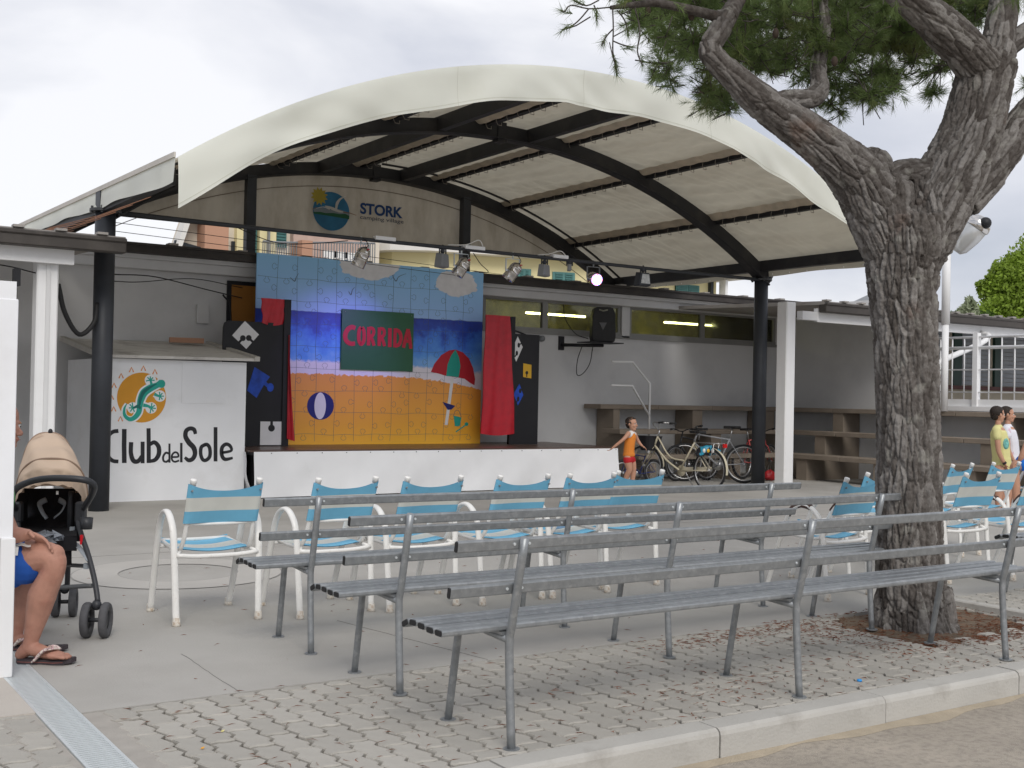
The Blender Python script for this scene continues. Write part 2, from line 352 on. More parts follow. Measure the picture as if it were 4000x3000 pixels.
# ------------------------------------------------------------------ ground, paving, kerb, drain
road = MB().box(-250, 250, -60, 400, -.4, -.13).build('road', asph, kind='structure', org=(0, 0, -.13))
fl = MB()
fl.box(1.275, 60, 5.155, 6.62, -.12, 0); fl.box(-30, 60, 6.62, 60, -.12, 0); fl.box(7.16, 12, 5.10, 5.155, -.12, 0)
floor_ = fl.build('concrete_floor', concrete, kind='structure', org=(0, 0, 0))
MB().box(-30, 1.11, 5.24, 6.62, -.12, .003).build('pale_slab', slab_pale, kind='structure')
MB().box(-30, 12, 3.70, 5.30, -.35, -.028).build('paving_bed', joint_m, kind='structure')
# ring painted and ground into the floor
def ringmesh(r0, r1, z, n=72):
    m = MB(); vs = []
    for r in (r0, r1):
        for k in range(n): a = 2 * PI * k / n; vs.append((2.86 + r * math.cos(a), 8.76 + r * math.sin(a), z))
    m.add(vs, [(k, (k + 1) % n, n + (k + 1) % n, n + k) for k in range(n)]); return m
rp_m = mat('pale_ground_concrete', (.47, .45, .415), .85, var=.08, vs=2); rl_m = mat('circle_joint', (.33, .315, .295), .9)
ringmesh(.44, .76, .004).build('floor_ring', rp_m, kind='structure')
ringmesh(.76, .77, .0045).build('floor_ring_outline', rl_m, kind='structure'); ringmesh(.432, .44, .0045).build('floor_ring_inner_outline', rl_m, kind='structure')
cj = MB()
for x0, y0, x1, y1 in ((1.98, 5.16, 2.0, 6.05), (3.34, 5.16, 3.1, 6.5), (-5, 9.9, 30, 9.9)):
    ribbon(cj, [(x0 + (x1 - x0) * t / 12 + random.uniform(-.004, .004), y0 + (y1 - y0) * t / 12 + (random.uniform(-.004, .004))) for t in range(13)], .0035, lambda u, v, t: Vector((u, v, t)), .001, .003)
cj.build('floor_joints', rl_m, kind='structure')

# interlocking pavers: two jogs along each long side, columns staggered by one jog
PW, PP = .1155, .1225
def edge_x(u):                                    # sawtooth of one joint line against y
    u = u % PP; a = .0125
    return a - 2 * a * u / .093 if u < .093 else -a + 2 * a * (u - .093) / (PP - .093)
def paver_poly(y0, y1, g=.0080):
    ys = [y0]
    k = math.floor(y0 / PP) - 1
    while k * PP < y1 + PP:
        for q in (k * PP, k * PP + .093):
            if y0 + .004 < q < y1 - .004: ys.append(q)
        k += 1
    ys.append(y1); ys = sorted(ys)
    L_ = [(edge_x(y) + g, y) for y in ys]; R_ = [(PW + edge_x(y) - g, y) for y in ys]
    c0 = y0 + g; c1 = y1 - g
    L_[0] = (L_[0][0], c0); R_[0] = (R_[0][0], c0); L_[-1] = (L_[-1][0], c1); R_[-1] = (R_[-1][0], c1)
    bot = [(PW * .33 + edge_x(y0), c0 + .006), (PW * .66 + edge_x(y0), c0 - .005)]
    top = [(PW * .66 + edge_x(y1), c1 - .005), (PW * .33 + edge_x(y1), c1 + .006)]
    return [L_[0]] + bot + R_ + top + L_[:0:-1]
def paver_mesh(y0, y1):
    poly = paver_poly(y0, y1); n = len(poly); cx = sum(p[0] for p in poly) / n; cy = sum(p[1] for p in poly) / n
    def ring(off, z):
        o = []
        for x, y in poly:
            d = Vector((x - cx, y - cy)); l = d.length; d = d / l * (l - off); o.append((cx + d.x - PW / 2, cy + d.y - cy, z))
        return o
    m = MB(); vs = ring(0, -.05) + ring(0, -.0055) + ring(.0055, 0)
    m.add(vs, [(r * n + i, r * n + (i + 1) % n, (r + 1) * n + (i + 1) % n, (r + 1) * n + i) for r in range(2) for i in range(n)] + [list(range(2 * n, 3 * n))])
    me = m.mesh('paver', paver_m)
    return me, cy
pav = MB().box(1.36, 9, 3.74, 5.15, -.06, -.0285).build('paved_terrace', joint_m, kind='structure', org=(0, 0, 0))
mort = mat('paving_mortar', (.37, .345, .31), .9, var=.1, vs=12, bump=.3, bs=120)
MB().box(1.275, 1.42, 3.74, 5.15, -.1, -.005).build('mortar_strip', mort, kind='structure'); MB().box(.93, 1.11, 3.74, 5.24, -.1, -.005).build('mortar_strip', mort, kind='structure')
pavl = MB().box(-1.5, 1.10, 3.74, 5.23, -.06, -.0285).build('paved_strip', joint_m, kind='structure', org=(0, 0, 0))
PIT = [(5.78, 4.30), (6.35, 4.24), (6.90, 4.34), (7.02, 4.62), (7.04, 5.12), (6.0, 5.12), (5.72, 4.8)]
def inpit(x, y):
    c = False; n = len(PIT)
    for i in range(n):
        (x1, y1), (x2, y2) = PIT[i], PIT[(i + 1) % n]
        if (y1 > y) != (y2 > y) and x < (x2 - x1) * (y - y1) / (y2 - y1) + x1: c = not c
    return c
pcache = {}; far = MB(); npv = 0
def lay(cx0, cx1, ylo, yhi, parent, budget):
    global npv
    c = 0; x = cx0; cnt = 0
    while x < cx1:
        ph = (round(x / PW)) % 2; y = math.floor(ylo / (2 * PP)) * 2 * PP - ph * PP - 2 * PP + .047
        while y < yhi:
            a, b = max(y, ylo), min(y + 2 * PP, yhi)
            if b - a > .03:
                key = (round(a % (2 * PP) + 0, 3), round(b - a, 3), ph)
                if key not in pcache:
                    pcache[key] = paver_mesh(a, b); pcache[key] = (pcache[key][0], pcache[key][1] - a)
                me, dy = pcache[key]
                px, py = x + PW / 2, a + dy
                if not inpit(px, py):
                    dz = random.uniform(-.0035, .0035); rz = random.uniform(-.012, .012)
                    if px > 7.15:
                        far.add([(px + v.co.x, py + v.co.y, v.co.z + dz + .03) for v in me.vertices], [list(p.vertices) for p in me.polygons])
                    else:
                        o = link('paver', me, parent); o.location = (px, py, dz); o.rotation_euler = (random.uniform(-.02, .02), random.uniform(-.02, .02), rz); cnt += 1
            y += 2 * PP
        x += PW
    return cnt
lay(1.36, 10.6, 3.742, 5.148, pav, 300)
lay(-.30, .99, 3.742, 5.235, pavl, 300)
fo = far.build('far_pavers', paver_m, kind='stuff'); fo.parent = pav
MB().add([(x, y, z) for z in (-.12, -.012) for x, y in PIT], [list(range(7, 14))] + [(i, (i + 1) % 7, 7 + (i + 1) % 7, 7 + i) for i in range(7)]).build('tree_pit_soil', soil_m, kind='structure')
# edging strip right of the pit
MB().box(7.05, 7.13, 4.1, 5.14, -.1, .045).build('pit_edging', kerb_m, kind='structure', bevel=.008)
# kerb stones
kb = thing('kerb', (0, 3.66, 0), '', ''); del kb['label'], kb['category']; kb['kind'] = 'structure'
kx = 3.50 - 1.07 * 8; ksme = None
while kx < 12:
    m = MB(); L0, L1 = .004, 1.066
    prof = [(3.60, -.32), (3.60, -.028), (3.606, -.012), (3.622, -.001), (3.735, 0), (3.735, -.32)]
    m.add([(x, y, z) for x in (L0, L1) for y, z in prof], [list(range(6))[::-1], list(range(6, 12))] + [(i, (i + 1) % 6, 6 + (i + 1) % 6, 6 + i) for i in range(6)])
    if ksme is None: ksme = m.mesh('kerb_stone', kerb_m, (0, 3.66, 0))
    o = link('kerb_stone', ksme, kb); o.location = (kx, random.uniform(-.003, .003), random.uniform(-.002, .002)); kx += 1.07
# gutter silt along the kerb foot
gm = MB(); silt_m = mat('gutter_silt', (.40, .34, .255), .95, var=.15, vs=8, bump=.6, bs=120)
gm.grid(lambda u, v: (-4 + 16 * u, 3.60 - v * (.06 + .03 * math.sin(u * 60) + .02 * math.sin(u * 173)), -.121 - .008 * v), 160, 2); gm.build('gutter_silt', silt_m, kind='structure')
# drain channel with grate
dr = thing('drain_grate', (1.19, 5.2, 0), 'narrow galvanised slotted drain grate running from the kerb to the sitting man\'s sandal', 'drain grate')
MB().box(1.115, 1.27, 3.75, 6.6, -.12, -.06).build('channel', joint_m, dr)
fr = MB(); fr.box(1.112, 1.126, 3.75, 6.6, -.06, .001); fr.box(1.259, 1.273, 3.75, 6.6, -.06, .001); fr.build('frame', galv_b, dr)
bme = MB().box(-.0665, .0665, -.0068, .0068, -.02, -.001).mesh('bar', galv_b)
y = 3.77; i = 0; rest = MB()
while y < 6.58:
    o = link('bar', bme, dr); o.location = (.0025, y - 5.2, 0); y += .0250
# leaves and needle litter
lit = MB()
def litter(n, x0, x1, y0, y1, zf, dens=1):
    for _ in range(n):
        x, y = random.uniform(x0, x1), random.uniform(y0, y1)
        if x < 1.3 and y < 6.6 and x > 1.1: continue
        a = random.gauss(0, .7); l = random.uniform(.010, .032); w_ = random.uniform(.0006, .0014); z = .0035 if not inpit(x, y) else -.008
        d = Vector((math.cos(a), math.sin(a), 0)); q = Vector((-d.y, d.x, 0)); k = Vector((x, y, z)); cvt = q * random.uniform(-.012, .012)
        lit.add([k - d * l - q * w_, k - d * l + q * w_, k + cvt + q * w_, k + cvt - q * w_ + Vector((0, 0, .004)), k + d * l - q * w_, k + d * l + q * w_], [(0, 3, 2, 1), (3, 4, 5, 2)])
litter(330, 1.4, 7, 3.75, 5.2, 0); litter(110, 1.4, 9, 5.2, 9.5, 0); litter(1300, 5.4, 7.2, 4.1, 5.2, 0); litter(160, 3.5, 7, 3.75, 4.4, 0)
for cx, cy, n in ((4.7, 4.97, 150), (5.3, 5.0, 160), (5.4, 4.7, 70), (3.85, 4.1, 40), (6.4, 4.2, 240), (6.8, 4.4, 260), (7.6, 4.9, 70)):
    for _ in range(n):
        x, y = random.gauss(cx, .22), random.gauss(cy, .07)
        if 3.75 < y: litter(1, x - .01, x + .01, y - .005, y + .005, 0)
lit.build('pine_needle_litter', mat('dry_needles', (.22, .075, .035), .8, var=.4, vs=3, rnd=0), kind='stuff')
for (x, y, c, nm) in ((1.545, 4.40, (.75, .35, .03), 'orange'), (1.69, 4.58, (.7, .62, .25), 'pale yellow')):
    o = MB().add([(x - .008, y, .004), (x, y - .01, .006), (x + .01, y, .011), (x, y + .01, .006)], [(0, 1, 2, 3)]).build('fallen_leaf', mat('leaf_' + nm[:4], c, .7)); o['label'] = 'small %s fallen leaf lying on the pavers near the drain' % nm; o['category'] = 'leaf'
o = MB().lathe([(0, 0), (.012, 0), (.013, .006), (.011, .01), (0, .011)], (gr(3357, 2663).x, gr(3357, 2663).y, .002), n=14).build('bottle_cap', mat('cap_blue', (.03, .3, .75), .4)); o['label'] = 'tiny bright blue bottle cap on the pavers near the kerb'; o['category'] = 'bottle cap'

# ------------------------------------------------------------------ low building behind the stage
WY, ROOFZ = 16.5, 3.30
lb = thing('low_building', (9, WY, 0), 'long low white building with a dark gutter behind the stage', 'building')
wl = MB()
wl.box(2.9, 10.42, WY, WY + .25, 0, 3.14); wl.box(10.42, 24, WY, WY + .25, 0, 2.50)             # wall, with the window band above 2.50 on the right
wl.box(17.35, 24, WY, WY + .25, 2.5, 3.14)
wl.box(13.38, 13.56, WY - .05, WY + .28, 2.5, 3.14)
wl.box(-14, 2.9, WY, WY + .25, 0, 2.9)
wl.build('wall', white_wall, lb)
MB().box(2.6, 18.2, WY - .18, WY + .02, 3.06, 3.26).build('lintel_beam', white_wall, lb, bevel=.01)
MB().box(8.6, 8.85, WY - .06, WY + .01, 0, 3.05).build('pilaster', white_wall, lb)
rf = MB(); rf.add([(2.6, 16.12, 3.385), (18.6, 16.12, 3.385), (18.6, 24, 3.80), (2.6, 24, 3.80), (2.6, 16.12, 3.34), (18.6, 16.12, 3.34), (18.6, 24, 3.74), (2.6, 24, 3.74)], [(0, 1, 2, 3), (7, 6, 5, 4), (0, 4, 5, 1), (1, 5, 6, 2), (2, 6, 7, 3), (3, 7, 4, 0)])
rfo = rf.build('roof', roof_m, lb)
for k in range(62):                                                   # roof sheet ends over the gutter
    x = 3.0 + k * .25
    if k % 4 == 0: MB().box(x, x + .13, 16.04, 16.2, 3.388, 3.405 + .006 * (k % 3)).build('roof_tile', roof_m, lb)
g = MB(); g.box(3.35, 18.6, 16.06, 16.22, 3.25, 3.37); g.box(3.30, 18.6, 16.03, 16.065, 3.35, 3.385); g.build('gutter', black_gut, lb)
MB().box(3.3, 18.6, 16.22, WY - .16, 3.19, 3.25).build('soffit', white_wall, lb)
# porticoes left and right
for nm, x0, x1 in (('left', -14, 3.53), ('right', 14.62, 26)):
    r = MB(); r.add([(x0, 12.85, 3.03), (x1, 12.85, 3.03), (x1, 16.45, 3.14), (x0, 16.45, 3.14), (x0, 12.85, 2.97), (x1, 12.85, 2.97), (x1, 16.45, 3.08), (x0, 16.45, 3.08)], [(0, 1, 2, 3), (7, 6, 5, 4), (0, 4, 5, 1), (1, 5, 6, 2), (2, 6, 7, 3), (3, 7, 4, 0)])
    r.build('roof', roof_m, lb)
    g = MB(); g.box(x0, x1 if nm == 'left' else x1, 12.80, 12.96, 2.85, 2.99); g.box(x0, x1, 12.78, 12.81, 2.96, 3.01); g.build('gutter', brown_gut, lb, bevel=.012)
    MB().box(x0, x1 - .5 if nm == 'left' else x1, 12.98, 13.06, 2.70, 2.92).build('fascia', white_paint, lb)
    k = x0
    while k < x1:
        if -1 < k < 26: MB().box(k, k + .11, 12.79, 12.9, 3.03, 3.055).build('roof_tile', roof_m, lb)
        k += .42
MB().box(2.68, 2.90, 13.08, 13.30, 0, 2.80).build('square_column', white_paint, lb, bevel=.015)
MB().box(2.77, 2.81, 13.06, 13.085, 0, 2.7).build('column_groove', white_wall, lb)
MB().box(14.02, 14.23, 13.08, 13.30, 0, 3.0).build('square_column', white_paint, lb, bevel=.015)
MB().box(13.98, 14.27, 13.04, 13.34, 0, .05).build('column_foot', white_paint, lb)
MB().box(14.27, 14.62, 12.98, 13.1, 2.72, 2.86).build('fascia_end', white_wall, lb)
# left annex wall bits under the portico
MB().box(3.05, 3.20, 14.9, 15.1, 0, 2.02).build('wall_pier', white_wall, lb)
# window band
glass_m = bpy.data.materials.new('dirty_glass'); glass_m.use_nodes = True; t = glass_m.node_tree; t.nodes.clear(); N = t.nodes.new; L = t.links.new
o_ = N('ShaderNodeOutputMaterial'); tr = N('ShaderNodeBsdfTransparent'); tr.inputs[0].default_value = (.80, .80, .62, 1); gl = N('ShaderNodeBsdfGlossy'); gl.inputs[1].default_value = .08; gl.inputs[0].default_value = (.8, .8, .8, 1)
df = N('ShaderNodeBsdfDiffuse'); df.inputs[0].default_value = (.28, .27, .19, 1); m1 = N('ShaderNodeMixShader'); m2 = N('ShaderNodeMixShader'); fz = N('ShaderNodeFresnel'); fz.inputs[0].default_value = 1.45
ns = N('ShaderNodeTexNoise'); ns.inputs['Scale'].default_value = 3.5; ns.inputs['Detail'].default_value = 6; tcx = N('ShaderNodeTexCoord'); L(tcx.outputs['Object'], ns.inputs[0]); mrr = N('ShaderNodeMapRange'); mrr.inputs[1].default_value = .4; mrr.inputs[2].default_value = .7; mrr.inputs[3].default_value = .06; mrr.inputs[4].default_value = .34; L(ns.outputs[0], mrr.inputs[0])
L(mrr.outputs[0], m1.inputs[0]); L(tr.outputs[0], m1.inputs[1]); L(df.outputs[0], m1.inputs[2]); L(fz.outputs[0], m2.inputs[0]); L(m1.outputs[0], m2.inputs[1]); L(gl.outputs[0], m2.inputs[2]); L(m2.outputs[0], o_.inputs[0])
frame_m = mat('grey_window_frame', (.26, .26, .25), .6, var=.1, vs=3)
def window(x0, x1, z0=2.53, z1=3.06):
    f = MB(); t_ = .055
    f.box(x0, x1, WY - .02, WY + .06, z1 - .035, z1); f.box(x0, x1, WY - .03, WY + .06, z0, z0 + t_); f.box(x0, x0 + t_, WY - .018, WY + .058, z0 + t_, z1 - .035); f.box(x1 - t_, x1, WY - .018, WY + .058, z0 + t_, z1 - .035)
    wd = f.build('window', frame_m, lb)
    MB().box(x0 + t_, x1 - t_, WY + .015, WY + .022, z0 + t_, z1 - .035).build('pane', glass_m, wd)
for a, b in ((10.42, 11.70), (11.70, 13.37), (13.57, 15.38), (15.38, 17.34)): window(a, b)
MB().box(10.4, 17.36, WY - .05, WY + .26, 2.48, 2.53).build('sill', frame_m, lb)
room = MB(); room_m = mat('room_wall', (.58, .55, .34), .9, var=.25, vs=1.5, grime=(.2, .19, .1), gs=2, gamt=.5)
room.add([(10, 19.6, 1.4), (18.2, 19.6, 1.4), (18.2, 19.6, 3.3), (10, 19.6, 3.3), (10, 16.76, 1.4), (18.2, 16.76, 1.4), (18.2, 16.76, 3.3), (10, 16.76, 3.3)], [(0, 1, 2, 3), (4, 0, 3, 7), (1, 5, 6, 2), (3, 2, 6, 7), (0, 4, 5, 1)])
room.build('room_interior', room_m, lb)
for x in (11.9, 14.9): MB().box(x, x + .35, 19.3, 19.5, 1.4, 2.95).build('room_column', room_m, lb)
for x0 in (12.30, 15.70):
    o = MB().tube([(x0, 17.95, 2.96), (x0 + 1.38, 17.95, 2.96)], .02, n=10).build('tube_lamp', mat('tube_light', (.9, .95, .6), .5, var=0, emis=(1, 1, .62), estr=16)); o['label'] = 'lit fluorescent tube seen through the %s' % ('windows right of the backdrop, behind the loudspeaker' if x0 < 14 else 'windows left of the right dark column'); o['category'] = 'ceiling light'
# pipe and dark notice board left of the backdrop
o = MB().box(6.0, 6.5, WY - .04, WY, 1.9, 3.0).build('notice_board', [flat_black]); o['label'] = 'tall dark framed orange board on the wall behind the backdrop\'s left edge'; o['category'] = 'board'
MB().box(6.06, 6.44, WY - .05, WY - .041, 1.96, 2.94).build('board_panel', mat('ochre_board', (.40, .17, .03), .6), o)
o = MB().box(5.55, 5.72, WY - .06, WY, 2.35, 2.62).build('junction_box', [white_wall]); o['label'] = 'small pale junction box on the wall above the left black flat'; o['category'] = 'junction box'

# ------------------------------------------------------------------ painted shed with the sun-and-lizard sign
shed = thing('painted_shed', (4.8, 15.2, 0), 'white shed painted with an orange sun, green lizard and black lettering left of the stage', 'shed')
m = MB(); m.box(3.78, 5.60, 14.6, 16.4, 0, 1.76); m.build('wall', white_board, shed)
m = MB(); m.add([(3.68, 14.50, 1.762), (5.72, 14.50, 1.78), (5.72, 16.46, 2.04), (3.68, 16.46, 2.02), (3.68, 14.50, 1.80), (5.72, 14.50, 1.815), (5.72, 16.46, 2.075), (3.68, 16.46, 2.055)], [(3, 2, 1, 0), (4, 5, 6, 7), (0, 1, 5, 4), (1, 2, 6, 5), (2, 3, 7, 6), (3, 0, 4, 7)])
m.build('roof', mat('shed_roof', (.66, .64, .60), .8, var=.12, vs=2, grime=(.22, .2, .18), gs=2, gamt=.6), shed)
m = MB(); m.bar((5.70, 14.48, 1.81), (5.70, 16.4, 2.07), .07, .06); m.bar((3.70, 14.48, 1.80), (3.70, 16.4, 2.05), .07, .06); m.build('roof_edge', mat('pale_edge', (.5, .48, .44), .8), shed)
MB().box(4.75, 5.34, 14.594, 14.6, 1.22, 1.74).build('hatch', white_board, shed, bevel=.002)
o = MB().bar((5.05, 16.1, 2.08), (5.5, 16.0, 2.08), .12, .07).build('brick_on_roof', terra); o['label'] = 'reddish block lying on the shed roof beside the black flat'; o['category'] = 'block'
Zf = 14.6
k_ = 400 ; 
def shf(u, v, t):                                # zoomed-photo coordinates of the sign read off onto the shed front
    p = onY(400 + u / 2.766, 1380 + v / 2.766, Zf); return Vector((p.x, Zf - .001 - t, p.z))
JJ = [0]
def flatpoly(mb, pts, place, t0, t1):
    JJ[0] = (JJ[0] + 1) % 89; t1 = t1 + JJ[0] * 6e-6; mb.prism(pts, lambda u, v, t: place(u, v, t), t0, t1)
cir = [(422 + 265 * math.cos(a), 478 + 270 * math.sin(a)) for a in [2 * PI * k / 48 for k in range(48)]]
m = MB(); flatpoly(m, cir, shf, 0, .002); m.build('sun_disc', P_orange, shed)
m = MB()
for k in range(9):
    a = math.radians(-18 - k * 23.5) - .35; cx, cy = 415 + 318 * math.cos(a), 480 + 318 * math.sin(a)
    if k == 0: continue
    ribbon(m, [(cx - 24, cy + 26), (cx, cy - 26), (cx + 24, cy + 26)], 13, shf, 0, .002)
m.build('sun_rays', paint('ray_orange', (.72, .28, .08)), shed)
LZ = [  # lizard: white halo then body strokes
    ([(262, 545), (236, 600), (240, 670), (290, 712), (345, 695), (390, 640), (402, 570), (415, 500), (450, 425), (520, 375), (590, 345), (640, 310)], [8, 24, 36, 44, 50, 56, 62, 74, 84, 78, 60, 66]),
    ([(545, 380), (528, 330), (520, 290)], [34, 26, 22]), ([(560, 440), (600, 460), (625, 462)], [34, 24, 22]), ([(440, 560), (490, 570), (520, 590)], [40, 28, 26]), ([(410, 560), (370, 575), (335, 590)], [40, 26, 24])]
toes = [((518, 290), (-42, 8), (-28, -26), (-2, -34), (24, -24), (38, 2)), ((620, 462), (-4, -38), (22, -26), (36, 2), (24, 32), (-6, 38)), ((525, 590), (8, -46), (34, -24), (44, 6), (22, 34), (-10, 50)), ((328, 590), (-6, -52), (-30, -34), (-36, 0), (-24, 34), (14, 36))]
m = MB()
for pts, wd in LZ: ribbon(m, pts, [x + 34 for x in wd], shf, .0022, .0032, sub=5)
for c, *ts in toes:
    flatpoly(m, [(c[0] + 62 * math.cos(2 * PI * k / 20), c[1] + 62 * math.sin(2 * PI * k / 20)) for k in range(20)], shf, .0022, .0032)
flatpoly(m, [(645 + 50 * math.cos(2 * PI * k / 20), 318 + 50 * math.sin(2 * PI * k / 20)) for k in range(20)], shf, .0022, .0032)
m.build('lizard_outline', white_board, shed)
m = MB()
ribbon(m, [(262, 600), (270, 655), (310, 668), (335, 640)], [6, 20, 24, 8], shf, .0034, .0042, sub=4); m.build('sun_patch', P_orange, shed)
m = MB()
for pts, wd in LZ: ribbon(m, pts, wd, shf, .0036, .005, sub=6)
flatpoly(m, [(640 + 38 * math.cos(a) * (1 if math.cos(a) > 0 else 1.3), 330 + 44 * math.sin(a)) for a in [2 * PI * k / 24 for k in range(24)]], shf, .0036, .005)
for c, *ts in toes:
    for t_ in ts: ribbon(m, [c, (c[0] + t_[0], c[1] + t_[1])], [14, 11], shf, .0036, .005); flatpoly(m, [(c[0] + t_[0] + 8 * math.cos(2 * PI * k / 8), c[1] + t_[1] + 8 * math.sin(2 * PI * k / 8)) for k in range(8)], shf, .0036, .005)
m.build('lizard', P_teal, shed)
m = MB(); ribbon(m, [(400, 560), (408, 500), (440, 425), (505, 372), (585, 330)], [20, 34, 40, 30, 8], shf, .0052, .006, sub=5); ribbon(m, [(330, 590), (385, 572), (408, 600)], [14, 40, 20], shf, .0052, .006, sub=4); m.build('lizard_shading', P_dteal, shed)
TXT = MB()
def st(p, w_, sub=6): ribbon(TXT, p, w_, shf, 0, .002, sub=sub)
st([(172, 838), (110, 850), (60, 900), (45, 1000), (62, 1110), (110, 1160), (172, 1170)], [44, 42, 46, 50, 46, 42, 40])        # C
st([(236, 818), (234, 1000), (236, 1185)], 50, 1)                                                                               # l
st([(310, 960), (308, 1080), (335, 1160), (385, 1165), (425, 1110)], [46, 46, 50, 46, 36]); st([(434, 955), (434, 1188)], 42, 1)  # u
st([(498, 810), (500, 1000), (500, 1185)], 44, 1); st([(505, 990), (560, 962), (606, 1010), (608, 1090), (570, 1150), (505, 1168)], [36, 44, 48, 48, 44, 34])  # b
st([(724, 975), (724, 1182)], 22, 1); st([(722, 1085), (685, 1075), (657, 1115), (660, 1160), (690, 1172), (722, 1150)], 22)     # d
st([(757, 1122), (818, 1116), (812, 1080), (782, 1070), (752, 1100), (752, 1150), (782, 1172), (828, 1158)], 20)                # e
st([(852, 968), (852, 1178)], 26, 1)                                                                                            # l
st([(1005, 872), (990, 825), (948, 812), (905, 838), (898, 900), (935, 965), (985, 1020), (1000, 1085), (975, 1140), (930, 1155), (890, 1125)], [36, 44, 44, 46, 50, 56, 54, 48, 46, 44, 30])  # S
st([(1112, 985), (1068, 1015), (1062, 1090), (1085, 1150), (1125, 1152), (1160, 1110), (1160, 1030), (1135, 988), (1105, 987)], 38)   # o
st([(1222, 798), (1222, 1168)], 40, 1)                                                                                          # l
st([(1290, 1075), (1390, 1052), (1378, 1000), (1335, 982), (1292, 1020), (1290, 1100), (1325, 1145), (1408, 1130)], [30, 28, 36, 38, 40, 40, 40, 26])  # e
TXT.build('lettering', P_black, shed)

# ------------------------------------------------------------------ stage
stg = thing('stage', (8.7, 15.4, 0), 'low stage with brown boards and a white tarpaulin skirt', 'stage')
m = MB(); m.box(5.64, 11.72, 14.47, 16.45, .56, .60); m.build('platform', beam_m, stg)
for i in range(14):
    y0 = 14.46 + i * .142
    o = MB().box(5.62, 11.74, y0, y0 + .139, .60, .622 + .001 * (i % 3)).build('board', stage_m, stg)
m = MB()
def skirt(u, v):                                   # front drape, sagging slightly between fixings
    x = 5.66 + 6.04 * u; z = .605 * (1 - v) + .012 * v
    f = .022 * math.sin(u * 19 + v * 3.0) * v + .012 * math.sin(u * 61 + v * 5) * v * (1 - .5 * v) + .03 * v * math.sin(u * 7 + 1) ; return (x, 14.44 - .01 - f - .015 * v, z)
m.grid(skirt, 150, 10); m.grid(lambda u, v: (11.70 + .015 * v, 14.43 + 2.0 * u, .605 * (1 - v) + .012 * v + 0), 20, 4)
m.grid(lambda u, v: (5.66 - .11 * (1 - u) * (1 - v * v) + .01 * math.sin(v * 9), 14.43 + .5 * u, .605 * (1 - v) + .012 * v), 14, 10)
m.build('skirt', white_sheet, stg)
m = MB()
for i in range(17): m.sph((5.9 + i * .36, 14.425, .585), .008, 6, 4)
m.build('skirt_studs', grey_pl, stg)
m = MB(); m.box(5.70, 11.6, 14.6, 14.7, 0, .56); m.build('frame', flat_black, stg)
# white handrail on the stage's back right corner
hr = MB()
for a in ([(12.52, 15.65, 2.02), (12.98, 15.65, 2.03), (13.38, 15.65, 1.67), (13.38, 15.65, .5)], [(12.52, 15.65, 1.62), (12.98, 15.65, 1.62), (13.38, 15.65, 1.10)]): hr.tube(a, .02, n=8)
hr.tube([(13.38, 15.65, .5), (13.38, 15.65, 0)], .02, n=8)
o = hr.build('stair_handrail', white_paint); o['label'] = 'white two-bar tubular handrail beside the wall above the bicycles'; o['category'] = 'handrail'

# ------------------------------------------------------------------ backdrop
BY = 15.95
bd = thing('stage_backdrop', (8.2, BY, .62), 'large painted seaside backdrop with puzzle-piece outlines at the back of the stage', 'backdrop')
bm_ = bpy.data.materials.new('beach_painting'); bm_.use_nodes = True; t = bm_.node_tree; N = t.nodes.new; L = t.links.new; b = t.nodes['Principled BSDF']; b.inputs['Roughness'].default_value = .5
geo = N('ShaderNodeTexCoord'); sp = N('ShaderNodeSeparateXYZ'); L(geo.outputs['Object'], sp.inputs[0])
na = N('ShaderNodeTexNoise'); na.inputs['Scale'].default_value = 14; na.inputs['Detail'].default_value = 3; L(geo.outputs['Object'], na.inputs[0])
nb = N('ShaderNodeTexNoise'); nb.inputs['Scale'].default_value = 3.6; nb.inputs['Detail'].default_value = 8; nb.inputs['Roughness'].default_value = .65; L(geo.outputs['Object'], nb.inputs[0])
def math_(op, a, b_=None, v=None):
    q = N('ShaderNodeMath'); q.operation = op
    (L(a, q.inputs[0]) if hasattr(a, 'links') else q.inputs[0].__setattr__('default_value', a))
    if b_ is not None: (L(b_, q.inputs[1]) if hasattr(b_, 'links') else q.inputs[1].__setattr__('default_value', b_))
    return q.outputs[0]
z = math_('ADD', sp.outputs[2], math_('MULTIPLY', math_('SUBTRACT', na.outputs[0], .5), .10))
zc = math_('ADD', sp.outputs[2], math_('MULTIPLY', math_('SUBTRACT', nb.outputs[0], .5), 1.0))
xr = math_('MAXIMUM', math_('SUBTRACT', sp.outputs[0], .1), 0.0)                    # the beach falls away to the right
zs = math_('ADD', z, math_('MULTIPLY', math_('MULTIPLY', xr, xr), .055))
def step(v, thr, w_=.006):
    q = N('ShaderNodeMapRange'); q.inputs[1].default_value = thr - w_; q.inputs[2].default_value = thr + w_; q.clamp = True; L(v, q.inputs[0]); return q.outputs[0]
def mixc(f, a, b_):
    q = N('ShaderNodeMix'); q.data_type = 'RGBA'; L(f, q.inputs[0])
    for k, c in ((6, a), (7, b_)):
        if hasattr(c, 'links'): L(c, q.inputs[k])
        else: q.inputs[k].default_value = (*c, 1)
    return q.outputs[2]
def ramp(v, lo, hi, cols):
    q = N('ShaderNodeMapRange'); q.inputs[1].default_value = lo; q.inputs[2].default_value = hi; L(v, q.inputs[0]); r = N('ShaderNodeValToRGB'); el = r.color_ramp.elements
    while len(el) > 1: el.remove(el[-1])
    el[0].position = cols[0][0]; el[0].color = (*cols[0][1], 1)
    for p_, c_ in cols[1:]: k = el.new(p_); k.color = (*c_, 1)
    L(q.outputs[0], r.inputs[0]); return r.outputs[0]
sandc = ramp(z, 0, 1.05, [(0, (.95, .50, .035)), (.3, (.86, .40, .04)), (1, (.84, .34, .07))])
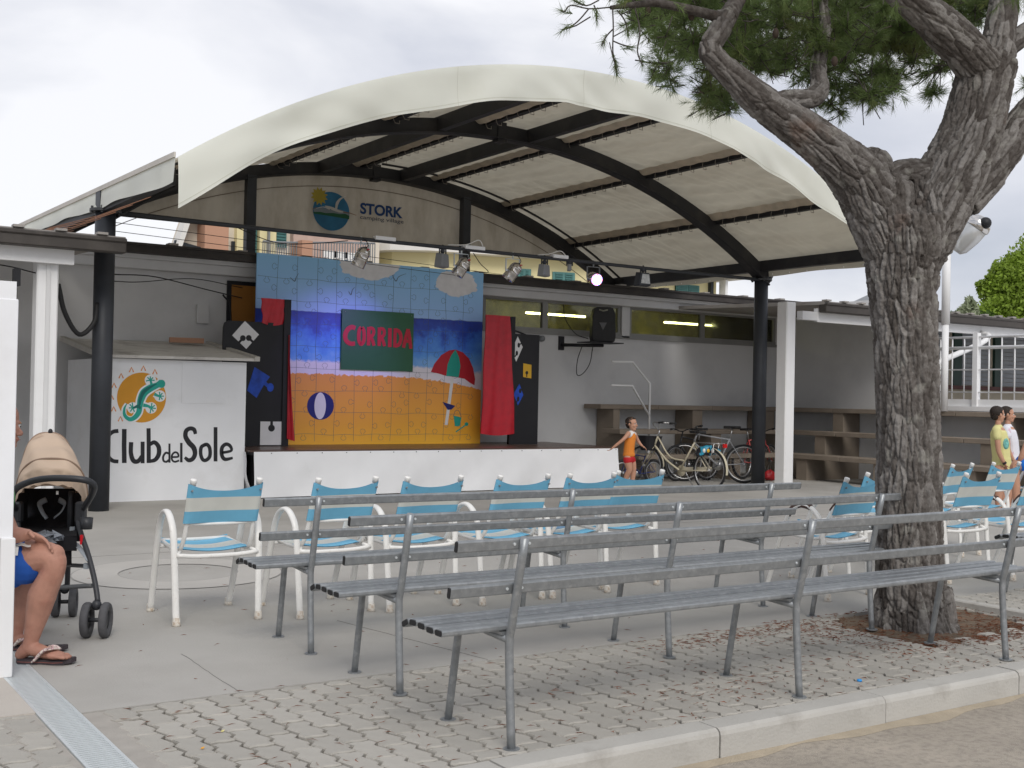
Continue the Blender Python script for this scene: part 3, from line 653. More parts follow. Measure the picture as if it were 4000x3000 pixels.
seac = ramp(zc, 1.10, 2.05, [(0, (.26, .52, .92)), (.3, (.10, .34, .88)), (.55, (.05, .20, .78)), (.72, (.02, .07, .48)), (1, (.014, .035, .32))])
skyc = ramp(z, 1.97, 2.8, [(0, (.33, .54, .92)), (1, (.27, .56, .86))])
foam = (.80, .76, .84)
c = mixc(step(zs, 1.045), sandc, foam); zf = math_('ADD', z, math_('MULTIPLY', xr, .05)); c = mixc(step(zf, 1.235, .02), c, seac); c = mixc(step(math_('ADD', sp.outputs[2], math_('MULTIPLY', math_('SUBTRACT', nb.outputs[0], .5), .05)), 1.965), c, skyc)
L(c, b.inputs['Base Color'])
MB().box(6.24, 10.08, BY, BY + .03, .622, 3.38).build('painted_board', bm_, bd)
def bp(x, z, t): return Vector((x, BY - .001 - t, z))
# puzzle outlines with knobs
pl = MB()
xs = [6.24 + .315 * i for i in range(13)]; zs_ = [3.38 - .335] + [3.045 - .325 * i for i in range(1, 8)]
def knob(cx, cz, dx, dz, s_):                      # little mushroom drawn across a line
    ax = Vector((dx, dz)); q = Vector((-dz, dx)); pts = [ax * 0 + q * .025, ax * .02 + q * .018, ax * .045 + q * .045, ax * .075 + q * .03, ax * .085, ax * .075 - q * .03, ax * .045 - q * .045, ax * .02 - q * .018, -q * .025]
    ribbon(pl, [(cx + p.x * s_, cz + p.y * s_) for p in pts], .0034, bp, 0, .0012, sub=2)
for x in xs[1:]:
    if x < 10.0: ribbon(pl, [(x + random.uniform(-.012, .012), 3.37 - k * .27) for k in range(11)], .0036, bp, 0, .0012, sub=3)
for z_ in zs_: ribbon(pl, [(6.25 + k * .24, z_ + random.uniform(-.012, .012)) for k in range(17) if 6.25 + k * .24 < 10.07], .0036, bp, 0, .0012, sub=3)
for x in xs[:-1]:
    for z_ in zs_:
        knob(x + .16 + random.uniform(-.03, .03), z_, 0, random.choice((-1, 1)), 1); 
        if x > 6.3: knob(x, z_ + .16 + random.uniform(-.03, .03), random.choice((-1, 1)), 0, 1)
pl.build('puzzle_lines', P_line, bd)
def blob(cx, cz, rx, rz, n=60, j=.06, cut=None):
    pts = []
    for k in range(n):
        a = 2 * PI * k / n; r = 1 + random.uniform(-j, j) + .05 * math.sin(5 * a + cx); x, z2 = cx + rx * r * math.cos(a), cz + rz * r * math.sin(a)
        if cut and z2 > cut: z2 = cut
        pts.append((x, z2))
    return pts
m = MB(); flatpoly(m, blob(8.02, 3.36, .50, .24, cut=3.375), bp, 0, .0022); flatpoly(m, blob(9.58, 3.17, .38, .20), bp, 0, .0022); m.build('cloud', P_cloud, bd)
m = MB()
for p in ([(6.75, 3.06), (6.82, 3.01), (6.84, 3.06), (6.88, 3.13)], [(7.69, 2.92), (7.73, 2.87), (7.75, 2.94), (7.79, 2.99)], [(8.42, 3.22), (8.49, 3.13), (8.53, 3.2), (8.66, 3.26)]): ribbon(m, p, [.006, .014, .008, .004], bp, .0024, .0032, sub=3)
m.build('bird', P_line, bd)
circ = lambda cx, cz, rx, rz, n=40: [(cx + rx * math.cos(2 * PI * k / n), cz + rz * math.sin(2 * PI * k / n)) for k in range(n)]
m = MB(); flatpoly(m, circ(7.275, 1.195, .215, .205), bp, 0, .002); m.build('beach_ball', P_navy, bd)
m = MB(); flatpoly(m, circ(7.268, 1.195, .092, .198), bp, .0022, .003); m.build('ball_panel', P_white, bd)
umb = [(9.14, 1.75), (9.20, 1.88), (9.32, 2.02), (9.46, 2.10), (9.58, 2.12), (9.72, 2.08), (9.84, 1.98), (9.92, 1.83), (9.96, 1.66), (9.95, 1.56), (9.86, 1.60), (9.76, 1.66), (9.62, 1.68), (9.50, 1.69), (9.40, 1.70), (9.28, 1.73)]
m = MB(); flatpoly(m, umb, bp, 0, .0022); m.build('parasol', P_red, bd)
m = MB(); flatpoly(m, [(9.58, 2.12), (9.50, 2.02), (9.44, 1.88), (9.42, 1.695), (9.54, 1.69), (9.65, 1.68), (9.68, 1.86), (9.65, 2.0)], bp, .0024, .0032); m.build('parasol_panel', P_teal, bd)
m = MB(); flatpoly(m, [(9.51, 1.68), (9.565, 1.68), (9.465, .92), (9.41, .92)], bp, 0, .0022); m.build('parasol_pole', P_white, bd)
m = MB(); flatpoly(m, [(9.36, 1.285), (9.60, 1.225), (9.53, 1.165), (9.46, 1.16)], bp, .0024, .0032); m.build('pole_table', P_navy, bd)
m = MB(); flatpoly(m, [(9.57, 1.07), (9.72, 1.04), (9.69, .905), (9.60, .90)], bp, 0, .0022); ribbon(m, [(9.62, .81), (9.80, .92)], .02, bp, 0, .0022); flatpoly(m, circ(9.815, .935, .035, .03, 12), bp, 0, .0022); m.build('bucket_and_spade', P_teal, bd)
m = MB(); ribbon(m, [(9.575, 1.07), (9.60, 1.14), (9.66, 1.15), (9.715, 1.05)], .006, bp, 0, .0022, sub=4); m.build('bucket_handle', P_line, bd)
# hanging green sign
sg = thing('corrida_sign', (8.19, BY - .03, 1.745), 'dark green square sign lettered in fat red capitals, hung on the backdrop', 'sign')
MB().box(7.58, 8.80, BY - .03, BY - .012, 1.745, 2.65).build('panel', P_green, sg)
m = MB()
def sp_(x, z, t): return Vector((x, BY - .031 - t, z))
def stc(p, w_, sub=5): ribbon(m, p, w_, sp_, 0, .004, sub=sub)
W0 = .068
stc([(7.80, 2.37), (7.74, 2.385), (7.67, 2.34), (7.635, 2.25), (7.66, 2.17), (7.73, 2.135), (7.80, 2.14)], [W0, W0, W0 * 1.1, W0 * 1.1, W0, W0, W0 * .9])
stc([(7.90, 2.39), (7.865, 2.34), (7.862, 2.20), (7.90, 2.135), (7.945, 2.19), (7.945, 2.33), (7.91, 2.39)], W0 * .85)
for x in (8.025, 8.205):
    stc([(x, 2.40), (x, 2.25), (x, 2.12)], W0 * .85, 1); stc([(x + .01, 2.385), (x + .07, 2.375), (x + .085, 2.32), (x + .06, 2.27), (x + .01, 2.26)], W0 * .75); stc([(x + .035, 2.26), (x + .07, 2.19), (x + .095, 2.12)], W0 * .8, 1)
stc([(8.385, 2.40), (8.388, 2.11)], W0 * .95, 1)
stc([(8.475, 2.40), (8.475, 2.11)], W0 * .8, 1); stc([(8.48, 2.38), (8.55, 2.35), (8.58, 2.26), (8.55, 2.16), (8.48, 2.13)], W0 * .85)
stc([(8.625, 2.11), (8.665, 2.28), (8.70, 2.40)], W0 * .85, 1); stc([(8.70, 2.40), (8.73, 2.27), (8.755, 2.10)], W0 * .85, 1); stc([(8.66, 2.215), (8.74, 2.21)], W0 * .7, 1)
m.build('lettering', paint('crimson', (.52, .01, .035), .45), sg)
m = MB()
for x in (7.63, 8.76): m.sph((x, BY - .032, 2.61), .008, 6, 4)
m.build('screw', grey_pl, sg)

# black flats with puzzle pieces and red drapes
def puzzle_piece(cx, cz, s_, rot, notch=(0, 1), tab=()):     # square outline with round notches / tabs
    pts = []; sides = [((-.5, -.5), (.5, -.5)), ((.5, -.5), (.5, .5)), ((.5, .5), (-.5, .5)), ((-.5, .5), (-.5, -.5))]
    for i, (a, b_) in enumerate(sides):
        a, b_ = Vector(a), Vector(b_); d = (b_ - a).normalized(); n_ = Vector((d.y, -d.x)); pts.append(a)
        if i in notch or i in tab:
            sgn = -1 if i in notch else 1; mid = (a + b_) / 2
            pts += [mid - d * .06]
            for k in range(9):
                an = math.radians(-60 + 300 * k / 8) ; pts.append(mid + n_ * sgn * (.20 - .15 * math.cos(an) * 1) - d * (.15 * math.sin(an) if True else 0) * (1))
            pts += [mid + d * .06]
    c_, s2 = math.cos(rot), math.sin(rot)
    return [(cx + s_ * (p.x * c_ - p.y * s2), cz + s_ * (p.x * s2 + p.y * c_)) for p in pts]
def piece2(cx, cz, s_, rot, notches):                          # body polygon plus dark notches painted over it
    c_, s2 = math.cos(rot), math.sin(rot); T = lambda x, z: (cx + s_ * (x * c_ - z * s2), cz + s_ * (x * s2 + z * c_))
    body = [T(-.5, -.5), T(.5, -.5), T(.5, .5), T(-.5, .5)]; cuts = []
    for i in notches:
        d = [(0, -1), (1, 0), (0, 1), (-1, 0)][i]; q = (-d[1], d[0])
        cuts.append([T(d[0] * .52 + q[0] * .06, d[1] * .52 + q[1] * .06), T(d[0] * .3 + q[0] * .06, d[1] * .3 + q[1] * .06), T(d[0] * .3 - q[0] * .06, d[1] * .3 - q[1] * .06), T(d[0] * .52 - q[0] * .06, d[1] * .52 - q[1] * .06)])
        cuts.append([T(d[0] * .22 + .15 * math.cos(a), d[1] * .22 + .15 * math.sin(a)) for a in [2 * PI * k / 16 for k in range(16)]])
    return body, cuts
FY = 15.55
def ff(x, z, t): return Vector((x, FY - .001 - t, z))
fl1 = thing('black_flat', (6.1, FY, .62), 'tall black scenery flat with white and blue puzzle pieces left of the backdrop', 'scenery flat')
m = MB(); m.prism([(5.62, .625), (6.50, .625), (6.50, 2.36), (5.70, 2.36), (5.64, 2.33), (5.62, 2.26)], lambda u, v, t: Vector((u, t, v)), FY, FY + .03); m.box(6.50, 6.60, FY - .02, FY + .04, .625, 2.70); m.build('panel', flat_black, fl1)
for (cx, cz, s_, r_, nn, pm) in ((5.94, 2.17, .275, .86, (3, 0), P_white), (6.35, .805, .33, 0, (2,), P_white)):
    body, cuts = piece2(cx, cz, s_, r_, nn); m = MB(); flatpoly(m, body, ff, 0, .003); p_ = m.build('puzzle_piece', pm, fl1)
    m = MB()
    for c_ in cuts: flatpoly(m, c_, ff, .0032, .0045)
    m.build('notch', flat_black, p_)
m = MB(); flatpoly(m, [(5.98, 1.40), (6.08, 1.73), (6.31, 1.60), (6.22, 1.48), (6.12, 1.30)], ff, 0, .003); ribbon(m, [(6.22, 1.52), (6.30, 1.46)], .05, ff, 0, .003); flatpoly(m, circ(6.32, 1.45, .05, .06, 16), ff, 0, .003); m.build('puzzle_piece', P_blue, fl1)
fl2 = thing('black_flat', (10.65, FY, .62), 'narrow black scenery flat with white, orange and blue puzzle pieces right of the backdrop', 'scenery flat')
m = MB(); m.box(10.36, 10.93, FY, FY + .03, .625, 2.40); m.box(10.36, 10.44, FY - .02, FY + .04, .625, 2.67); m.bar((10.42, FY + .02, 2.46), (10.92, FY + .25, 2.38), .03, .02); m.build('panel', flat_black, fl2)
for poly_, pm in (([(10.39, 2.13), (10.50, 2.36), (10.60, 2.19), (10.48, 1.95)], P_white), ([(10.62, 1.93), (10.78, 1.91), (10.78, 1.69), (10.62, 1.71)], P_yel), ([(10.44, 1.43), (10.55, 1.60), (10.63, 1.42), (10.53, 1.25)], P_blue)):
    m = MB(); flatpoly(m, poly_, ff, 0, .003); p_ = m.build('puzzle_piece', pm, fl2)
    cx = sum(p[0] for p in poly_) / 4; cz = sum(p[1] for p in poly_) / 4; m = MB()
    if pm is P_yel: flatpoly(m, circ(cx - .01, cz - .03, .028, .03, 14), ff, .0032, .0045); ribbon(m, [(cx - .01, cz - .03), (cx - .01, 1.71)], .018, ff, .0032, .0045)
    else:
        flatpoly(m, circ(cx - .005, cz - .07, .024, .04, 14), ff, .0032, .0045); flatpoly(m, circ(cx + .03, cz + .06, .024, .04, 14), ff, .0032, .0045); ribbon(m, [(cx + .03, cz + .06), (cx + .075, cz + .09)], .02, ff, .0032, .0045); ribbon(m, [(cx - .005, cz - .07), (cx - .04, cz - .13)], .02, ff, .0032, .0045)
    m.build('notch', flat_black, p_)
def drape(x0t, x1t, x0b, x1b, zt, zb, y, name, label):
    m = MB()
    def fn(u, v):
        x = (x0t + (x1t - x0t) * u) * (1 - v) + (x0b + (x1b - x0b) * u) * v; z_ = zt + (zb - zt) * v - .03 * v * math.sin(u * PI)
        return (x + .008 * math.sin(v * 11), y - .03 - .016 * math.sin(u * 7.5 + 1.8 * v) * (.3 + .7 * v) - .004 * math.sin(u * 19 + 4 * v) - .012 * math.sin(PI * u) - .01 * v * math.sin(u * 4 + 2), z_)
    m.grid(fn, 60, 40); m.grid(lambda u, v: (lambda p: (p[0], p[1] + .02, p[2]))(fn(u, v)), 60, 40)
    o = m.build(name, red_cloth); o['label'] = label; o['category'] = 'drape'; o['group'] = 'red satin drapes on the black flats'; return o
drape(9.86, 10.31, 9.80, 10.45, 2.67, .80, FY - .02, 'red_drape', 'long red satin drape hanging over the right edge of the backdrop')
drape(6.16, 6.50, 6.18, 6.50, 2.70, 2.35, FY + .03, 'red_drape', 'short bunched red cloth over the top of the left black flat')
m = MB(); m.grid(lambda u, v: (6.56 + .13 * u * v ** 1.3 + .01, FY - .03 - .02 * math.sin(u * 9 + v), 2.2 - 1.47 * v - .04 * u * v), 8, 30); m.grid(lambda u, v: (6.56 + .13 * u * v ** 1.3 + .01, FY - .015 - .02 * math.sin(u * 9 + v), 2.2 - 1.47 * v - .04 * u * v), 8, 30)
o = m.build('red_drape', red_cloth); o['label'] = 'thin strip of red satin hanging down the right edge of the left black flat'; o['category'] = 'drape'; o['group'] = 'red satin drapes on the black flats'

# ------------------------------------------------------------------ vaulted canopy
CX, CR_, CT = 8.93, 9.6, 5.28
def skin_z(x): return CT - CR_ + math.sqrt(CR_ ** 2 - (x - CX) ** 2)
def arch_z(x, r=9.2): return -4.2 + math.sqrt(r * r - (x - CX) ** 2)
can = thing('canopy', (CX, 14, 0), 'big vaulted canopy of ivory membrane on dark steel arches over the stage', 'canopy')
PURL = [4.27, 5.74, 7.21, 8.68, 10.15, 11.62, 13.08]
XL, XR, YF, YB = 3.46, 14.22, 10.9, 18.1
def yf(x): return YF + .38 * (x - XL) / (XR - XL)
def roof_pt(x, y, off=0):
    nearest = min(abs(x - p) for p in PURL + [XL, XR]); sag = .05 * math.sin(min(nearest / .735, 1) * PI / 2)
    yy = (y - 13.78) / 3.2; ys = abs(math.sin(PI * (y - 13.78) / 3.82))
    wr = .008 * math.sin(x * 21 + y * 3.1 + 2 * math.sin(y * 1.3)) * math.sin(x * 2.1 + y) + .005 * math.sin(x * 9 - y * 17)
    nr = min(abs(x - p) for p in PURL); fold = math.exp(-((nr - .25) / .28) ** 2); mk = .5 + .5 * math.sin(x * 3.1 + y * 1.7 + 1.3 * math.sin(y * .9))
    wr += .011 * mk * fold * math.sin(13 * x + 16 * y + 2.2 * math.sin(3 * x + y)) + .005 * mk * math.sin(23 * x + 31 * y + 2 * math.sin(5 * y))
    return (x, y, skin_z(x) - .01 - sag * .5 * (.4 + .6 * ys) + wr * 1.5 + off)
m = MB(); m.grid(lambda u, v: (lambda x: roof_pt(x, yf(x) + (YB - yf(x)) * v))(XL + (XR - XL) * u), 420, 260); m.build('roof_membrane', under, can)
m = MB()
def val(u, v):
    x = XL - .01 + (XR - XL + .02) * u; zt = skin_z(x) + .012
    h = .43 + .05 * math.exp(-((x - XL) / .5) ** 2) + .012 * math.sin(x * 2.3) + .008 * math.sin(x * 5.1 + 1)
    if x > 13.0: h *= max(.3, 1 - (x - 13.0) * .35)
    f = (.03 * math.sin(x * 1.9 + .6) * v + .016 * math.sin(x * 6.2 + v * 2.2) * v + .02 * math.sin(v * 3) * math.sin(x * 3.3 + 2))
    return (x, yf(x) - .03 - f - .03 * v - .012 * math.sin(9 * x - 7 * v + 2 * math.sin(2.3 * x)) * v * (.5 + .5 * math.sin(x * 1.7)), zt - h * v)
m.grid(val, 420, 24); m.build('front_valance', ivory, can)
m = MB(); m.grid(lambda u, v: (lambda p: (p[0], p[1] - .004, p[2]))(val(u, .915 + .012 * v)), 200, 1); m.build('valance_hem', mat('hem', (.60, .60, .50), .6), can)
m = MB()
for xx in (6.55, 8.33, 10.42, 13.25):
    uu = (xx - XL + .01) / (XR - XL + .02); m.grid(lambda u, v: (lambda p: (p[0] + .006 * u, p[1] - .004, p[2]))(val(uu, v)), 1, 12)
m.build('valance_seam', mat('seam_grey', (.62, .62, .54), .6), can)
m = MB(); m.grid(lambda u, v: (XL - .02 - .02 * v + .01 * math.sin(u * 40) * v, YF + (YB - YF) * u, 3.62 + .12 * u + (-.28 + .10 * u) * v - .015 * math.sin(u * 19) * v), 90, 6); m.build('side_valance', ivory, can)
MB().bar((XL - .03, YF, 3.60), (XL - .03, YB, 3.72), .02, .05).build('side_batten', mat('grey_batten', (.56, .53, .48), .7), can)
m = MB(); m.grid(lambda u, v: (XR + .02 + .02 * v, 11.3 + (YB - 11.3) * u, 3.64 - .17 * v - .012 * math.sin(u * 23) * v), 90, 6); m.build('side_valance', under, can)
m = MB()
for k in range(18): m.tube([(XR + .02, 11.4 + k * .37, 3.50), (XR + .045, 11.42 + k * .37, 3.485)], .008, n=5)
m.build('eyelets', plastic_w, can)
def arch(y, name, th=.12, x0=3.55, x1=14.25):
    m = MB(); n = 56; P = []
    for i in range(n + 1):
        x = x0 + (x1 - x0) * i / n; zl = arch_z(x); nx, nz = (x - CX) / 9.2, math.sqrt(1 - ((x - CX) / 9.2) ** 2)
        for (dn, dy) in ((0, -th / 2), (0, th / 2), (.20, th / 2), (.20, -th / 2)): P.append((x + nx * dn, y + dy, zl + nz * dn))
    fs = []
    for i in range(n):
        for k in range(4): l = (k + 1) % 4; fs.append((4 * i + k, 4 * i + l, 4 * i + 4 + l, 4 * i + 4 + k))
    fs += [(3, 2, 1, 0), (4 * n, 4 * n + 1, 4 * n + 2, 4 * n + 3)]; m.add(P, fs)
    # flange lips
    for dy in (-th / 2 - .022, th / 2 + .022):
        for i in range(n):
            a, b_ = x0 + (x1 - x0) * i / n, x0 + (x1 - x0) * (i + 1) / n; m.bar((a, y + dy, arch_z(a) + .012), (b_, y + dy, arch_z(b_) + .012), .044, .016)
    return m.build(name, beam_m, can)
arch(13.78, 'arch'); arch(17.6, 'arch')
for y in (13.78, 17.6): MB().box(8.86, 9.0, y - .075, y + .075, 4.96, 5.235).build('arch_splice', beam_m, can)
cap_m = mat('cap_paint', (.045, .047, .05), .5)
for x, y in ((3.51, 13.62), (14.17, 13.80)):
    MB().tube([(x, y, 0), (x, y, 3.40)], .113, n=28).build('column', black_m, can)
    m = MB(); m.lathe([(0, 3.39), (.175, 3.39), (.175, 3.42), (0, 3.42)], (x, y, 0), n=24, smooth=False)
    for k in range(6): a = k * PI / 3; m.box(x + .15 * math.cos(a) - .012, x + .15 * math.cos(a) + .012, y + .15 * math.sin(a) - .012, y + .15 * math.sin(a) + .012, 3.37, 3.45)
    m.build('column_flange', cap_m, can); MB().box(x - .085, x + .085, y - .075, y + .12, 3.42, 3.66).build('column_head', black_m, can)
for x in (3.55, 14.25): MB().tube([(x, 17.6, 3.2), (x, 17.6, 3.6)], .09, n=16).build('rear_column', black_m, can)
for x in (6.74, 10.70): MB().box(x - .075, x + .075, 17.50, 17.64, 3.3, arch_z(x) + .05).build('rear_post', black_m, can)
for x in (XL + .05, XR - .10): MB().box(x - .06, x + .06, 11.3, 18.05, skin_z(x) - .22, skin_z(x) - .05).build('eave_beam', beam_m, can)
for x in PURL:
    z_ = skin_z(x); m = MB(); y0_ = yf(x) + .10; m.box(x - .03, x + .03, y0_, 18.0, z_ - .125, z_ - .05); m.box(x - .045, x + .045, y0_, 18.0, z_ - .13, z_ - .123); pu = m.build('purlin', beam_m, can)
    m = MB(); yk = y0_ + .1
    while yk < 17.9: m.tube([(x - .07, yk, z_ - .05), (x - .066, yk + .02, z_ - .13), (x - .02, yk + .05, z_ - .17), (x + .055, yk + .07, z_ - .168), (x + .07, yk + .10, z_ - .09)], .0045, n=4, caps=False); yk += .26
    m.build('lacing', mat('cord', (.30, .27, .23), .8), pu)
    m = MB(); m.grid(lambda u, v: (x - .20 + .17 * u, y0_ + (18 - y0_) * v, skin_z(x - .20 + .17 * u) - .075 - .045 * math.sin(PI * u) - .006 * math.sin(v * 130)), 6, 90); m.build('seam_flap', seam_m, pu)
for x in (7.93, 9.42): z_ = skin_z(x); MB().box(x - .05, x + .05, yf(x) + .1, 18.0, z_ - .26, z_ - .07).build('ridge_beam', beam_m, can)
for yy in (17.3,):
    m = MB(); n = 30
    for i in range(n): a, b_ = 8.9 + 5.2 * i / n, 8.9 + 5.2 * (i + 1) / n; m.bar((a, yy, arch_z(a) + .20), (b_, yy, arch_z(b_) + .20), .03, .03)
    m.build('edge_tube', beam_m, can)
# rear gable canvas with the campsite sign
TY = 17.72
m = MB()
def tym(u, v):
    x = 3.75 + (14.1 - 3.75) * u; zt = max(arch_z(x) + .08, 3.70); zb = min(3.99 - .02 * math.sin(PI * ((x - 3.75) / 1.48)) ** 2, zt - .02) if 4.4 < x < 13.6 else min(3.99, zt - .02)
    f = .03 * math.sin(x * 2.0) * math.sin(v * 3.1) + .015 * math.sin(x * 9 + v * 5) * (v)
    return (x, TY + f * .5, zt + (zb - zt) * v)
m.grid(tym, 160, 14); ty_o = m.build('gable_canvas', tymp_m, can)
m = MB()
for i in range(80): a, b_ = 4.4 + 9.2 * i / 80, 4.4 + 9.2 * (i + 1) / 80; m.bar((a, TY - .035, arch_z(a) - .17), (b_, TY - .035, arch_z(b_) - .17), .004, .012)
m.build('canvas_seam', mat('seam_dark', (.20, .16, .12), .8), can)
MB().tube([(4.2, TY - .02, 3.98), (13.6, TY - .02, 3.98)], .028, n=8).build('canvas_bottom_rope', mat('rope_dark', (.05, .048, .045), .8), can)
def tp(x, z, t): return Vector((8.2 + (x - 8.2) * 1.008 + .03, TY - .045 - t, z + .01))
m = MB(); flatpoly(m, circ(8.15, 4.375, .325, .32), tp, 0, .002); m.build('logo_disc', mat('logo_blue', (.03, .16, .30), .7, var=.25, vs=5), can)
m = MB(); flatpoly(m, [(7.83, 4.38), (7.95, 4.42), (8.1, 4.40), (8.3, 4.42), (8.47, 4.38), (8.465, 4.32), (8.2, 4.31), (7.84, 4.335)], tp, .0022, .003); m.build('logo_haze', mat('logo_pale', (.20, .24, .27), .7), can)
m = MB(); flatpoly(m, [(7.83, 4.33), (7.95, 4.345), (8.05, 4.335), (8.18, 4.35), (8.3, 4.345), (8.4, 4.36), (8.475, 4.33), (8.47, 4.275), (8.2, 4.29), (7.84, 4.305)], tp, .0032, .004); m.build('logo_hills', mat('logo_green', (.018, .11, .05), .7), can)
m = MB(); flatpoly(m, [(7.93 + (.155 if k % 2 else .105) * math.cos(2 * PI * k / 24), 4.60 + (.155 if k % 2 else .105) * math.sin(2 * PI * k / 24)) for k in range(24)], tp, .0042, .005); m.build('logo_sun', mat('logo_yellow', (.40, .32, .045), .7), can)
m = MB(); ribbon(m, [(8.03, 4.45), (8.10, 4.44), (8.17, 4.42), (8.28, 4.39), (8.36, 4.385)], [.01, .03, .05, .04, .015], tp, .0052, .006, sub=4); ribbon(m, [(8.23, 4.41), (8.25, 4.52), (8.31, 4.60), (8.40, 4.65)], [.035, .05, .03, .008], tp, .0052, .006, sub=4); ribbon(m, [(7.88, 4.395), (8.0, 4.43), (8.12, 4.41)], [.008, .012, .03], tp, .0052, .006, sub=3); m.build('logo_bird', mat('logo_white', (.52, .52, .50), .7), can)
m = MB(); ribbon(m, [(8.36, 4.385), (8.48, 4.38), (8.60, 4.355)], [.014, .012, .008], tp, .0052, .006); ribbon(m, [(7.82, 4.38), (7.89, 4.41)], [.008, .01], tp, .0052, .006); m.build('logo_legs', mat('logo_brown', (.22, .11, .07), .7), can)
def put_text(txt, size, x0, z0, width, place, t, mt, parent, name, offset=.0, height=None):
    vs, fs = text_mesh(txt, 1.0, offset=offset, extrude=.5); xs_ = [v[0] for v in vs]; ys_ = [v[1] for v in vs]; k = width / (max(xs_) - min(xs_)); kz = k if not height else height / (max(ys_) - min(ys_))
    m = MB(); m.add([place(x0 + (v[0] - min(xs_)) * k, z0 + (v[1] - (min(ys_) if height else 0)) * kz, t + .0012 * (v[2] + .5)) for v in vs], fs); return m.build(name, mt, parent)
put_text('STORK', 1, 8.67, 4.39, .80, tp, .001, mat('logo_navy', (.012, .055, .19), .7), can, 'lettering', offset=.035, height=.19)
put_text('camping village', 1, 8.67, 4.285, .82, tp, .001, mat('logo_slate', (.05, .065, .10), .7), can, 'lettering', offset=.006, height=.085)
# cords from the left eave to the portico roof
m = MB()
for k in range(9):
    a = Vector((3.42, 11.6 + k * .62, 3.29)); b_ = Vector((2.75, 12.9 + k * .10, 3.06)); m.tube([a, (a + b_) / 2 + Vector((0, 0, -.03)), b_], .004, n=4)
o = m.build('tension_cords', mat('rust_cord', (.30, .15, .09), .8), can)
# ------------------------------------------------------------------ lighting bar and lamps
BZ, BYY = 3.405, 13.74
o = MB().tube([(3.58, 13.7, BZ + .01), (6, BYY, BZ - .005), (8.9, BYY, BZ), (11.8, BYY, BZ - .01), (14.1, BYY, BZ - .005)], .026, n=8, sub=3).build('lighting_bar', black_m); o['label'] = 'long thin dark lighting bar slung between the two canopy columns'; o['category'] = 'lighting bar'
def yoke(m, x, zc, half, drop, y=BYY):
    for s_ in (-1, 1): m.bar((x + s_ * half, y, zc), (x + s_ * half, y, zc + drop), .006, .028, up=(0, 1, 0))
    m.box(x - half - .003, x + half + .003, y - .014, y + .014, zc + drop - .004, zc + drop + .004); m.tube([(x, y, zc + drop), (x, y, BZ + .03)], .012, n=8)
def par(x, zc, ax, label, lit=False, chrome_=True):
    t_ = thing('stage_spotlight', (x, BYY, BZ), label, 'spotlight', 'chrome can spotlights on the lighting bar' if not lit else None)
    m = MB(); yoke(m, x - .01, zc, .115, BZ - zc - .07); m.build('yoke', galv_b if not lit else grey_pl, t_)
    ax = Vector(ax).normalized(); c = Vector((x, BYY, zc)); bm2 = chrome
    m = MB(); m.lathe([(0, -.135), (.035, -.132), (.065, -.115), (.082, -.085), (.088, -.06), (.090, -.058), (.090, -.045), (.088, -.043), (.088, .02), (.094, .022), (.094, .034), (.088, .036), (.091, .12), (.091, .135), (.080, .135), (.080, .09), (0, .09)], c, ax, n=26); m.build('can', bm2, t_)
    q = c - ax * .12; m = MB(); m.sph(q, (.03, .03, .03), 8, 6); m.tube([q, q + Vector((.03, -.02, .05)), q + Vector((-.02, 0, .13)), Vector((x - .03, BYY, BZ))], .006, n=5, sub=4); m.build('cable', black_rub, t_)
    if not lit:
        pc = c - ax * .05 + Vector((0, -.085, 0)); MB().obox(c - ax * .095 + Vector((.02, -.072, .01)), (.016, 0, 0), (0, .004, 0), (0, 0, .008)).build('red_label', P_red, t_)
        m = MB(); m.lathe([(0, .1), (.079, .1)], c, ax, n=20); m.build('lens', mat('lens', (.3, .3, .32), .1, spec=.8), t_)
    return t_, c, ax
par(6.80, 3.165, (-.35, .25, -1), 'chrome can spotlight at the left, in front of the painted cloud beside a white box')
par(8.33, 3.16, (-.55, .25, -1), 'chrome can spotlight hanging just right of the left grey floodlight')
par(9.18, 3.16, (-.6, .3, -.9), 'chrome can spotlight third from left, above the backdrop\'s top right corner')
lt, c, ax = par(10.62, 3.165, (-.28, -.92, -.22), 'lit LED spotlight glowing white and violet near the right end of the bar', lit=True)
led = MB(); rim = MB(); u = ax.orthogonal().normalized(); q = ax.cross(u); fc = c + ax * .137
for rr, nn in ((0, 1), (.028, 6), (.054, 12)):
    for k in range(nn):
        a = 2 * PI * k / nn; p = fc + (u * math.cos(a) + q * math.sin(a)) * rr; led.sph(p, .014, 8, 5)
for k in range(16):
    a = 2 * PI * k / 16; rim.cur = k % 2; rim.sph(fc + (u * math.cos(a) + q * math.sin(a)) * .074, .010, 8, 5)
led.build('led_cluster', mat('led_white', (1, .9, 1), .5, var=0, emis=(1, .72, 1), estr=7), lt)
rim.build('led_rim', [mat('led_red', (1, .1, .3), .5, var=0, emis=(1, .08, .35), estr=5), mat('led_blue', (.2, .2, 1), .5, var=0, emis=(.18, .15, 1), estr=6)], lt)
sl = bpy.data.lights.new('violet_beam', 'SPOT'); sl.energy = 95; sl.color = (.42, .30, 1); sl.spot_size = math.radians(62); sl.spot_blend = 1; sl.shadow_soft_size = .08
slo = bpy.data.objects.new('violet_beam', sl); COL.objects.link(slo); slo.location = (8.27, 13.9, 3.02); tgt = Vector((7.55, 15.95, 1.85)); slo.rotation_euler = (slo.location - tgt).to_track_quat('Z', 'Y').to_euler()
